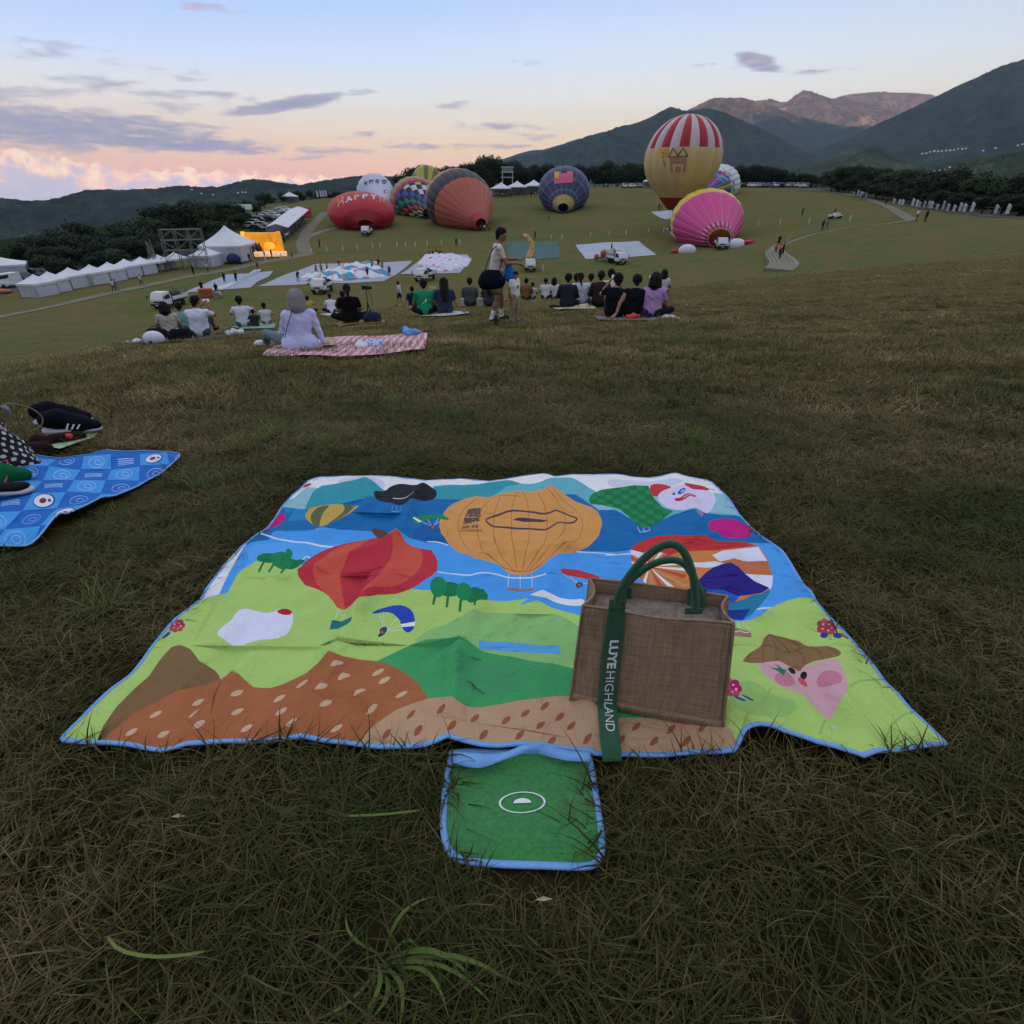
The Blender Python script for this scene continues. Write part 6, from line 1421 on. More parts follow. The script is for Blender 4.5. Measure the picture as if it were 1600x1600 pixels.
# ------------------------------------------------------------------ tarpaulins with deflated balloons
m_tarp=mat('grey_tarpaulin',(.30,.32,.40),.6,.10,.35,bump=.3,bscale=1.5);m_tarpg=mat('green_tarpaulin',(.018,.085,.070),.7,.12,.4)
drape('tarpaulin',ZI([(288,458),(355,429),(427,424),(420,433),(402,441),(391,450),(350,453)]),m_tarp,.07,1.5,label='pale grey ground sheet at left with a thin deflated balloon laid along it',cat='tarpaulin')
drape('tarpaulin',ZI([(403,448),(440,432),(492,413),(560,411),(645,408),(632,420),(600,440),(520,443),(460,446)]),m_tarp,.07,1.5,label='long grey ground sheet under the blue and white deflated balloon',cat='tarpaulin')
drape('tarpaulin',ZI([(625,429),(665,400),(730,398),(737,405),(718,427),(680,428)]),m_tarp,.07,1.5,label='grey ground sheet under the round white deflated balloon, behind a truck',cat='tarpaulin')
drape('tarpaulin',ZI([(790,379),(872,377),(876,403),(840,406),(795,404)]),m_tarpg,.07,1.5,label='dark green ground sheet behind the walking man and the flame-tailed truck',cat='tarpaulin')
drape('tarpaulin',ZI([(899,383),(998,377),(1026,399),(985,402),(915,405)]),mat('pale_blue_tarp',(.34,.38,.46),.6,.10,.35),.07,1.5,label='pale blue-grey ground sheet in mid-field with a loaded truck on its near edge',cat='tarpaulin')
drape('tarpaulin',ZI([(1017,331),(1050,329),(1052,341),(1040,343),(1030,340)]),m_tarp,.07,1.5,label='small grey ground sheet left of the upright striped balloon foot',cat='tarpaulin')
drape('tarpaulin',ZI([(1041,357),(1056,358),(1075,376),(1094,380),(1072,384),(1062,382),(1052,370)]),m_tarp,.07,1.5,label='grey ground sheet showing under the left side of the pink balloon',cat='tarpaulin')
m_defl=attrmat('deflated_fabric',.6,.08,1.0,.4,3,.3)
def deflated(poly,h,colf,label,seed=0):
 P=[ground(u,v)for u,v in poly];P=np.array([(p.x,p.y)for p in P]);c0=P.mean(0)
 def zz(x,y):
  d=segdist(x,y,np.vstack([P,P[:1]]));return h*np.clip(d/1.4,0,1)**.6*(.65+.35*np.sin(x*1.9+seed)*np.sin(y*1.3+x*.7)+.18*np.sin(x*4.3+y*3.1))
 return drape_xy('deflated_balloon',P,m_defl,.10,.45,zz,None,colf,label=label,cat='deflated balloon',group='deflated balloons on ground sheets')
def cblue(x,y):
 k=np.sin(x*.55+y*.8)+.5*np.sin(x*1.7-y*.4);o_=np.where((k>.2)[:,None],np.array([(.02,.26,.40)]),np.array([(.62,.63,.70)]));k2=np.sin(x*2.1+y*2.7)*np.sin(x*1.1-y*1.9);o_[(k2>.55)&(k>-.6)]=(.52,.12,.10);return o_
deflated(ZI([(468,434),(500,428),(540,416),(575,411),(592,411),(598,420),(612,428),(600,434),(560,437),(520,441),(480,441)]),.75,cblue,'blue and white deflated balloon being spread by the crew on the long grey sheet')
deflated(ZI([(652,412),(662,401),(690,399),(715,400),(737,407),(730,417),(705,424),(690,425),(668,421)]),.8,lambda x,y:np.where((np.sin(x*1.3+y)*np.sin(y*2.9-x)>.86)[:,None],np.array([(.50,.12,.16)]),np.array([(.60,.58,.70)])),'round white deflated balloon with small red marks spread behind a truck')
deflated(ZI([(338,450),(352,441),(375,437),(395,424),(408,421),(405,427),(385,436),(360,448),(345,454)]),.5,lambda x,y:np.where((np.sin(x*1.5)>.3)[:,None],np.array([(.22,.30,.42)]),np.array([(.52,.52,.56)])),'thin grey-blue deflated balloon stretched along the leftmost ground sheet')
# ------------------------------------------------------------------ light trucks and cars
m_wcar=mat('white_vehicle_paint',(.66,.67,.68),.35,.03,2,spec=.5);m_glass=mat('dark_window',(.012,.015,.018),.08,.05,2,spec=.6);m_tyre=mat('tyre_rubber',(.014,.014,.015),.9);m_rim=mat('wheel_rim',(.35,.35,.36),.4,metal=.6)
m_bed=mat('blue_grey_bed',(.04,.05,.075),.6,.1,2);m_lamp=mat('lamp_lens',(.55,.52,.45),.15);m_amb=mat('amber_lens',(.5,.14,.02),.3);m_blk=mat('black_trim',(.015,.015,.016),.6)
def truck_proto():
 o=empty('light_truck',(0,0,0))
 V=[(-.9,-2.35,.55),(.9,-2.35,.55),(.9,-.75,.55),(-.9,-.75,.55),(-.92,-2.38,1.15),(.92,-2.38,1.15),(.92,-.75,1.15),(-.92,-.75,1.15),(-.82,-1.95,1.98),(.82,-1.95,1.98),(.84,-.8,2.0),(-.84,-.8,2.0)]
 Fc=[(3,2,1,0),(0,1,5,4),(1,2,6,5),(2,3,7,6),(3,0,4,7),(4,5,9,8),(5,6,10,9),(6,7,11,10),(7,4,8,11),(8,9,10,11)]
 bm=bmesh.new();vs=[bm.verts.new(v)for v in V]
 for f in Fc:bm.faces.new([vs[i]for i in f])
 bmesh.ops.bevel(bm,geom=bm.edges[:],offset=.06,segments=2,affect='EDGES');me=bpy.data.meshes.new('cab');bm.to_mesh(me);bm.free();me.materials.append(m_wcar);obj('cab',me,o)
 s=MB();s.add([(-.76,-2.34,1.22),(.76,-2.34,1.22),(.70,-2.0,1.86),(-.70,-2.0,1.86)],[(0,1,2,3)]);s.add([(-.76,-2.31,1.22),(.76,-2.31,1.22),(.70,-1.97,1.86),(-.70,-1.97,1.86)],[(3,2,1,0)]);s.F+=[[0,3,7,4],[1,0,4,5],[2,1,5,6],[3,2,6,7]];s.C+=[(1,1,1)]*4;s.build('windscreen',m_glass,o)
 for e in(-1,1):
  s=MB();s.add([(e*.925,-2.05,1.2),(e*.925,-1.0,1.2),(e*.855,-1.0,1.82),(e*.84,-1.82,1.82)],[(0,1,2,3)if e>0 else(3,2,1,0)]);s.build('side_window',m_glass,o)
  s=MB();s.box(e*.72-.14,e*.72+.14,-2.44,-2.38,.78,.95,bev=.02);s.build('headlight',m_lamp,o)
  s=MB();s.box(e*.88-.05,e*.88+.05,-2.43,-2.37,.98,1.06);s.build('indicator',m_amb,o)
  s=MB();s.tube([(e*.9,-2.2,1.5),(e*1.12,-2.42,1.5)],.02,5);s.box(e*1.12-.07,e*1.12+.07,-2.47,-2.42,1.3,1.62);s.build('wing_mirror',m_blk,o)
  for y in(-1.65,1.35):
   w=MB();Mx=Matrix.Translation((e*.76,y,.38))@Matrix.Rotation(pi/2,4,'Y');w.lathe([(.22,-.11),(.36,-.11),(.38,-.06),(.38,.06),(.36,.11),(.22,.11)],18,M=Mx);wo_=w.build('wheel',m_tyre,o,True)
   w=MB();w.lathe([(.02,-.09),(.20,-.10),(.22,-.08),(.22,.08),(.20,.10),(.02,.09)],14,M=Mx);w.build('rim',m_rim,wo_,True)
  s=MB();s.box(e*.93-.03,e*.93+.03,-.62,2.4,.95,1.35);s.build('side_board',m_wcar,o)
 s=MB();s.box(-.88,.88,-2.46,-2.36,.42,.70,bev=.03);s.build('front_bumper',m_blk,o)
 s=MB();s.box(-.45,.45,-2.405,-2.385,.82,1.0);s.build('grille',m_blk,o)
 s=MB();s.box(-.19,.19,-2.49,-2.465,.48,.62);s.build('number_plate',m_wcar,o)
 s=MB();s.box(-.9,.9,-.65,2.42,.80,.93);s.box(-.4,.4,-2.0,2.3,.48,.66);s.build('load_bed',m_bed,o)
 s=MB();s.box(-.93,.93,2.40,2.46,.95,1.35);s.build('tailboard',m_wcar,o)
 s=MB();s.box(-.9,.9,-.66,-.60,.95,1.95);s.build('headboard',m_bed,o)
 for e in(-1,1):s=MB();s.tube([(e*.86,-.55,1.35),(e*.86,-.55,2.1),(e*.86,2.3,2.1),(e*.86,2.3,1.35)],.03,5);s.build('stake_rail',m_bed,o)
 return o
TR=truck_proto();first=True
CARGO=[mat('cargo_dark',(.03,.035,.05),.8),mat('cargo_blue',(.20,.30,.42),.7),m_wick]
def truck(u,v,face,label,load=0):
 """face: degrees, 0 = facing the camera, positive = nose swung to the photo's right"""
 global first
 o=TR if first else copy_tree(TR);first=False;p=ground(u,v);az_=atan2(p.x,p.y)
 f=Vector((sin(RD(face)),-cos(RD(face)),0));o.rotation_euler=(0,0,RD(face)-az_);off=Matrix.Rotation(RD(face)-az_,3,'Z')@Vector((0,-2.35,0));q=p-off;q.z=Hs(q.x,q.y);o.location=q
 tag(o,label,'truck','light trucks on the field')
 if load:
  s=MB();r=random.Random(u)
  for k in range(6):s.ball((r.uniform(-.4,.4),r.uniform(-.1,1.9),1.15+r.uniform(0,.35)),(r.uniform(.35,.6),r.uniform(.4,.7),r.uniform(.25,.5)),9,6)
  c=s.build('cargo_bundle',CARGO[load-1],loc=o.location,rot=o.rotation_euler,smooth=True,label='bundled balloon cloth in the bed of the %s'%' '.join(label.replace('white light ','').split(',')[0].split()[:8]),cat='bundle')
 return o
truck(249,484,-38,'white light truck at far left below the tents, bed loaded with dark goods',1)
truck(497,461,-20,'white light truck parked under the long ground sheet, behind the yellow hoodie',1)
truck(655,441,-28,'white light truck in front of the round white deflated balloon',1)
truck(829,426,5,'white light truck right of the walking man, tail of yellow cloth above it',0)
truck(973,414,32,'white light truck on the pale sheet hauling a heap of striped cloth',0)
truck(1128,391,8,'white light truck parked at the mouth of the pink balloon',0)
truck(571,370,-12,'white light truck parked at the mouth of the red egg-shaped balloon',0)
for(pp,c,lab,h,w)in(([(938,398),(944,392),(952,390)],[(.50,.48,.46),(.40,.10,.07),(.30,.16,.08)],'heap of red and white striped cloth behind the truck on the pale sheet',1.9,1.0),):
 s=MB();r=random.Random(3);base=ground(950,408)
 for k in range(16):
  s.c=c[k%3];s.ball((r.uniform(-2.2,1.6),r.uniform(-.6,.8),r.uniform(.4,1.5)),(r.uniform(.4,.8),r.uniform(.4,.6),r.uniform(.4,.7)),9,6)
 s.build('cloth_heap',m_defl,smooth=True,color=True,loc=base,label=lab,cat='cloth heap')
s=MB();s.tube([(0,0,0),(-.1,.2,1.0),(.3,.3,2.0),(.1,.4,3.0),(-.7,.5,3.9),(-1.3,.5,4.4)],[.9,.65,.5,.48,.42,.2],10)
p=ground(829,418);s.build('cloth_tail',mat('yellow_patterned_cloth',(.62,.38,.12),.6,.45,2.2),smooth=True,loc=p+Vector((0,2,1.0)),label='bent yellow patterned cloth rising over the truck near the walking man',cat='balloon cloth')
# baskets
for(u,v,lab)in((323,464,'orange-brown wicker balloon basket lying by the leftmost ground sheet'),):
 s=MB();s.box(-.85,.85,-.6,.6,0,1.05,bev=.1);s.box(-.88,.88,-.63,.63,.95,1.08,bev=.04);s.build('balloon_basket',mat('orange_wicker',(.36,.10,.05),.9,.3,8),loc=ground(u,v),rot=(0,0,.4),label=lab,cat='basket')
s=MB();
s.tube([(-.3,0,.3),(0,0,.9),(.3,0,.3)],.04,6);s.lathe([(.05,.1),(.5,.1),(.55,.3),(.5,.5),(.05,.5)],16,M=Matrix.Rotation(pi/2,4,'X'));s.build('inflation_fan',m_rim,loc=ground(343,466)+Vector((0,0,.4)),label='round wheeled inflation fan beside the wicker basket at the left sheet',cat='fan')
# cars
def car_proto(c,nm,van=False):
 o=empty('parked_car',(0,0,0));m=mat(nm,c,.3,.03,2,spec=.5)
 prof=[(-2.1,.35),(-2.15,.75),(-1.3,.92),(-.75,1.42),(.95,1.45),(1.75,.98),(2.1,.9),(2.12,.35)]if not van else[(-2.2,.35),(-2.25,.95),(-1.9,1.25),(-1.4,1.92),(2.2,1.95),(2.25,.9),(2.22,.35)]
 n=len(prof);V=[(-.82*(.86 if z>1.2 else 1),y,z)for y,z in prof]+[(.82*(.86 if z>1.2 else 1),y,z)for y,z in prof];Fc=[tuple(range(n)),tuple(range(2*n-1,n-1,-1))]+[(i+n,i,(i+1)%n,(i+1)%n+n)for i in range(n)]
 Fc=[f[::-1]for f in Fc]
 obj('body',mesh('body',V,Fc,m),o);s=MB()
 gl=[(-1.22,.98),(-.78,1.36),(.9,1.38),(1.45,1.02)]if not van else[(-1.75,1.3),(-1.35,1.8),(.2,1.8),(.2,1.3)]
 for e in(-1,1):
  s=MB();s.add([(e*.80*(.9 if z>1.2 else 1.03),y,z)for y,z in gl],[(0,1,2,3)]);s.build('side_window',m_glass,o)
 yy=gl[0][0],gl[1][0];s=MB();s.add([(-.68,yy[0]-.06,gl[0][1]),(.68,yy[0]-.06,gl[0][1]),(.6,yy[1]-.06,gl[1][1]),(-.6,yy[1]-.06,gl[1][1])],[(0,1,2,3)]);s.build('windscreen',m_glass,o)
 for e in(-1,1):
  for y in(-1.35,1.3):w=MB();w.lathe([(.02,-.1),(.31,-.1),(.32,0),(.31,.1),(.02,.1)],14,M=Matrix.Translation((e*.76,y,.32))@Matrix.Rotation(pi/2,4,'Y'));w.build('wheel',m_tyre,o,True)
  s=MB();s.box(e*.6-.15,e*.6+.15,-2.18,-2.1,.62,.75);s.build('headlight',m_lamp,o)
 return o
CP={'w':car_proto((.62,.63,.64),'car_white'),'g':car_proto((.20,.21,.22),'car_grey'),'k':car_proto((.014,.015,.018),'car_black'),'v':car_proto((.55,.58,.60),'van_white',True)};used_c=set()
def car(k,p,rz_,label,group=None):
 o=CP[k]if k not in used_c else copy_tree(CP[k]);used_c.add(k);o.location=p;o.rotation_euler=(0,0,rz_);o['label']=label;o['category']='van' if k=='v' else 'car'
 if group:o['group']=group
 return o
p=ground(8,452);car('v',p+Vector((-.8,1.5,.05)),-.1,'white van with a pale windscreen cut by the left edge of the photo')
car('k',ground(27,443)+Vector((0,1.5,.05)),1.2,'black car parked right beside the white van at the left edge')
car('k',ground(42,437)+Vector((0,2,.05)),1.25,'second black car just beyond, nearer the white tents')
s=MB();s.ball((0,0,.25),(1.6,.8,.35),14,6);s.build('orange_cover',mat('orange_cover',(.40,.10,.04),.6),smooth=True,loc=ground(2,458),label='low orange cover on the asphalt in front of the white van',cat='cover')
G1='cars parked above the long canopy'
for i,(u,v,k)in enumerate(((398,352,'w'),(405,348,'k'),(412,345,'w'),(409,356,'g'),(417,341,'w'),(424,338,'w'),(422,345,'k'),(431,335,'g'),(437,333,'w'),(403,361,'k'),(444,331,'w'),(397,346,'g'),(430,341,'w'),(392,357,'w'))):
 car(k,ground(u,v)+Vector((0,0,.06)),1.2+rng.uniform(-.3,.3),'%s car in the crowded parking lot above the yellow stage'%{'w':'white','k':'black','g':'grey'}[k],G1)
for i in range(20):
 k=rng.choice('wwwgk');u=1160+i*5.6+rng.uniform(-1,1);car(k,atd(u,292,238)+Vector((0,0,.02)),rng.choice([0,pi/2,1.3])+rng.uniform(-.1,.1),'%s car in the far row right of the white petalled balloon'%{'w':'white','k':'black','g':'grey'}[k],'far row of cars right of the balloons')
for i in range(11):
 k=rng.choice('wwgk');u=976+i*4.4;car(k,atd(u,290,240)+Vector((0,0,.02)),rng.choice([0,pi/2])+rng.uniform(-.1,.1),'%s car at the far edge between the navy and striped balloons'%{'w':'white','k':'black','g':'grey'}[k],'far cars between the balloons')
for kk in list(CP):
 if kk not in used_c:
  for ch in list(CP[kk].children_recursive):bpy.data.objects.remove(ch)
  bpy.data.objects.remove(CP[kk])
s=MB();s.box(-2.2,2.2,-1.2,1.2,0,2.6,bev=.1);s.build('red_booth',mat('red_paint',(.45,.03,.04),.5),loc=ground(474,340),label='small red booth at the top end of the long white canopy',cat='booth')
s=MB();s.box(-3.4,3.4,-2.5,2.5,0,2.6);s.add([(-3.9,-3,2.6),(3.9,-3,2.6),(3.9,3,2.6),(-3.9,3,2.6),(-3.9,0,3.9),(3.9,0,3.9)],[(0,1,5,4),(2,3,4,5),(0,4,3),(1,2,5),(3,2,1,0)]);s.build('shed',mat('pale_roofing',(.28,.36,.33),.7),loc=atd(374,338,200),rot=(0,0,.3),label='pale green-roofed shed half hidden by the dark trees over the stage',cat='shed')
ORD='first second third fourth fifth sixth seventh eighth ninth tenth eleventh twelfth thirteenth fourteenth fifteenth sixteenth seventeenth eighteenth nineteenth twentieth'.split();ORD+=['twenty-'+w for w in ORD[:9]]+['thirtieth']
# markers, flags
bp=MB();bp.lathe([(.05,0),(.11,0),(.11,.95),(.09,1.02),(.02,1.04)],8);bpm=bp.me('marker_post',mat('white_marker',(.60,.58,.50),.6))
MK=[(480+x/5,230+y/5)for x,y in((155,820),(280,808),(395,802),(513,793),(573,790),(703,782),(770,780),(845,778),(938,772),(1050,765),(1195,760),(35,828))]+[(700+x/4.324,340+y/4.324)for x,y in((82,182),(545,160),(697,148),(770,145),(962,132),(1090,122),(1203,116),(1352,105),(1455,100),(640,362))]+[(1100+x/3.125,220+y/3.2)for x,y in((262,428),(370,420),(512,414),(711,406))]+[(440,404),(415,408),(487,396)]
for k,(u,v)in enumerate(sorted(MK)):
 obj('marker_post',bpm,loc=ground(u,v),label='%s small white marker post from the left in the line across the lawn'%ORD[k],cat='marker post',group='white marker posts across the lawn')
def flag_me():
 s=MB();s.tube([(0,0,0),(0,0,3.0)],.03,5);pole=s.me('pole',m_frame);V=[];Fc=[]
 for j in range(8):
  z=.7+j*.32;V+=[(.03,.0,z),(.03+.65*(1 if j<6 else(.8 if j<7 else.4)),.10*sin(j*.9),z)]
 for j in range(7):Fc.append((2*j,2*j+1,2*j+3,2*j+2))
 return pole,mesh('banner',V,Fc,mat('white_banner',(.62,.62,.66),.7))
fp,fb_=flag_me()
for kf,(x,y)in enumerate(((745,265),(765,268),(780,270),(805,272),(948,292),(975,296),(990,300),(1040,305),(1060,310),(1075,313),(1097,320),(1118,324),(1130,328),(1160,332),(1187,340),(1210,345),(1240,350),(1268,353),(1288,358),(1325,360),(1442,372),(1500,374))):
 u,v=1100+x/3.2,220+y/3.2;r_=np.interp(u,[1320,1400,1500,1600],[205,172,140,120]);p=atd(u,v,r_);o=empty('feather_flag',p,(0,0,rng.uniform(-.5,.3)),label='%s white feather flag from the left along the right-hand road'%ORD[kf],cat='flag',group='white feather flags along the right road');sc_f=max(.7,min(1.6,(v-pix_at(u,v,1).z*0-295)/30));k_=rng.uniform(.42,.66);o.scale=(.8,.8,k_);obj('pole',fp,o);obj('banner',fb_,o)
for i,(u,v)in enumerate(((499,333),(504,333),(508,333),(512,332))):
 p=atd(u,v,262);o=empty('feather_flag',p,(0,0,.2),label='%s of four white feather flags left of the red egg-shaped balloon'%ORD[i],cat='flag',group='white feather flags left of the red balloon');obj('pole',fp,o);obj('banner',fb_,o)
# mountain village
mts=[o for o in COL.objects if o.name.startswith(('mountain','hills'))];mb_=[BVHTree.FromPolygons([v.co.copy()for v in o.data.vertices],[tuple(p.vertices)for p in o.data.polygons])for o in mts]
hm=MB();hm.box(-7,7,-5,5,-3,5);hm.add([(-7.5,-5.5,5),(7.5,-5.5,5),(7.5,5.5,5),(-7.5,5.5,5),(-7.5,0,8),(7.5,0,8)],[(0,1,5,4),(2,3,4,5),(0,4,3),(1,2,5)]);hme=hm.me('house',mat('pale_house_wall',(.75,.75,.76),.6,.1,.1))
for(u,v)in[(1441+i*6.2,240-i*.75+rng.uniform(-1,1))for i in range(12)]+[(1536,236),(1555,232),(1460,268),(1468,267),(1590,228),(1597,226),(1484,262),(1475,266)]+[(300,297),(315,303),(333,305),(379,301),(384,301),(372,302)]:
 d=Vector(raydir(u,v)).normalized();best=None
 for t_ in mb_:
  h=t_.ray_cast(Vector((0,0,0)),d)
  if h[0]is not None and(best is None or h[3]<best[1]):best=(h[0],h[3])
 if best:k_=best[1]/6200;obj('house',hme,loc=best[0],rot=(0,0,rng.uniform(0,3)),scale=(k_*1.0,k_*1.0,k_*1.0),label='tiny pale house on the dark wooded mountainside %s'%('at the right' if u>800 else 'at the left'),cat='house',group='pale houses on the %s mountainside'%('right' if u>800 else 'left'))
# ------------------------------------------------------------------ people: smooth-blended bodies meshed by surface nets
def seg_sdf(P,A,B,ra,rb,sq=None):
 A=np.array(A,float);B=np.array(B,float);q=P-A;ab=B-A;L2=ab@ab+1e-9
 t=np.clip((q@ab)/L2,0,1);d=q-t[:,None]*ab
 if sq is not None:d=d*np.array(sq)
 return np.sqrt((d*d).sum(1))-(ra+(rb-ra)*t)
def surf(prims,h,k=.02,noise_amp=0.0,seed=0):
 """prims: (A, B, ra, rb, colour, squash, blend, group). returns verts, quads, colours"""
 lo=np.min([np.minimum(p[0],p[1])-max(p[2],p[3])for p in prims],0)-2.5*h-.02;hi=np.max([np.maximum(p[0],p[1])+max(p[2],p[3])for p in prims],0)+2.5*h+.02
 n=np.ceil((hi-lo)/h).astype(int)+1;gx=[lo[i]+h*np.arange(n[i])for i in range(3)]
 D=np.full(tuple(n),9.0);DC=np.full(tuple(n),9.0);CI=np.zeros(tuple(n),int)
 for pi_,p in enumerate(prims):
  A,B,ra,rb,col,sq,kk=p[:7];m=max(ra,rb)*(1/min(sq)if sq is not None else 1)+.06;a=np.minimum(A,B)-m;b=np.maximum(A,B)+m
  i0=np.clip(((a-lo)/h).astype(int),0,n-1);i1=np.clip(((b-lo)/h).astype(int)+2,1,n)
  X_,Y_,Z_=np.meshgrid(gx[0][i0[0]:i1[0]],gx[1][i0[1]:i1[1]],gx[2][i0[2]:i1[2]],indexing='ij')
  d=seg_sdf(np.stack([X_.ravel(),Y_.ravel(),Z_.ravel()],1),A,B,ra,rb,sq).reshape(X_.shape);sl_=tuple(slice(i0[i],i1[i])for i in range(3))
  o=D[sl_];kq=kk;hh=np.clip(.5+.5*(o-d)/kq,0,1);D[sl_]=o*(1-hh)+d*hh-kq*hh*(1-hh)
  c=DC[sl_];w=d<c;CI[sl_]=np.where(w,pi_,CI[sl_]);DC[sl_]=np.where(w,d,c)
 if noise_amp:
  X_,Y_,Z_=np.meshgrid(*gx,indexing='ij');D+=noise_amp*(np.sin(X_*38+Z_*21+seed)*np.sin(Z_*30-Y_*17+seed*2)+.6*np.sin(Z_*61+X_*33)*np.sin(Y_*47))
 S=D<0;c8=[S[i:n[0]-1+i,j:n[1]-1+j,k_:n[2]-1+k_]for i in(0,1)for j in(0,1)for k_ in(0,1)];cnt=sum(c.astype(int)for c in c8);cell=(cnt>0)&(cnt<8)
 idx=-np.ones(cell.shape,int);ci=np.argwhere(cell);idx[cell]=np.arange(len(ci));acc=np.zeros((len(ci),3));num=np.zeros(len(ci))
 cr=[(i,j,k_)for i in(0,1)for j in(0,1)for k_ in(0,1)]
 for a in range(8):
  for b in range(a+1,8):
   if sum(abs(cr[a][q]-cr[b][q])for q in range(3))!=1:continue
   va=D[ci[:,0]+cr[a][0],ci[:,1]+cr[a][1],ci[:,2]+cr[a][2]];vb=D[ci[:,0]+cr[b][0],ci[:,1]+cr[b][1],ci[:,2]+cr[b][2]];m=(va<0)!=(vb<0)
   t=np.where(m,va/(va-vb+1e-12),0)[:,None];pt=np.array(cr[a])*(1-t)+np.array(cr[b])*t;acc+=pt*m[:,None];num+=m
 V=lo+h*(ci+acc/num[:,None]);Fq=[]
 for ax3 in range(3):
  sl0=[slice(1,-1)]*3;sl0[ax3]=slice(0,-1);sl1=list(sl0);sl1[ax3]=slice(1,None)
  s0=S[tuple(sl0)];s1=S[tuple(sl1)];off=[1,1,1];off[ax3]=0;u_,v_=[(1,2),(2,0),(0,1)][ax3]
  for sg in(True,False):
   e=np.argwhere((s0&~s1)if sg else(~s0&s1))+np.array(off)
   if not len(e):continue
   def at_(du,dv):q=e.copy();q[:,u_]-=du;q[:,v_]-=dv;return idx[q[:,0],q[:,1],q[:,2]]
   f=np.stack([at_(0,0),at_(1,0),at_(1,1),at_(0,1)],1);Fq.append(f if sg else f[:,::-1])
 Fq=np.concatenate(Fq);cc=V[Fq].mean(1);g_=np.clip(np.round((cc-lo)/h).astype(int),0,n-1);cid=CI[g_[:,0],g_[:,1],g_[:,2]]
 for _ in range(2):
  s_=np.zeros_like(V);w_=np.zeros(len(V))
  for a,b in((0,1),(1,2),(2,3),(3,0)):
   np.add.at(s_,Fq[:,a],V[Fq[:,b]]);np.add.at(s_,Fq[:,b],V[Fq[:,a]]);np.add.at(w_,Fq[:,a],1);np.add.at(w_,Fq[:,b],1)
  V=V*.5+.5*s_/w_[:,None]
 return V,Fq,np.array([prims[i][4]for i in cid])
m_body=attrmat('skin_and_cloth',.85,.09,30,.35,70,.08);m_hair=attrmat('hair_strands',.6,.35,80,.7,160,.08)
SKIN=(.34,.18,.115);BLACK=(.010,.010,.012);HAIRB=(.012,.010,.010)
def np3(*a):return np.array(a,float)
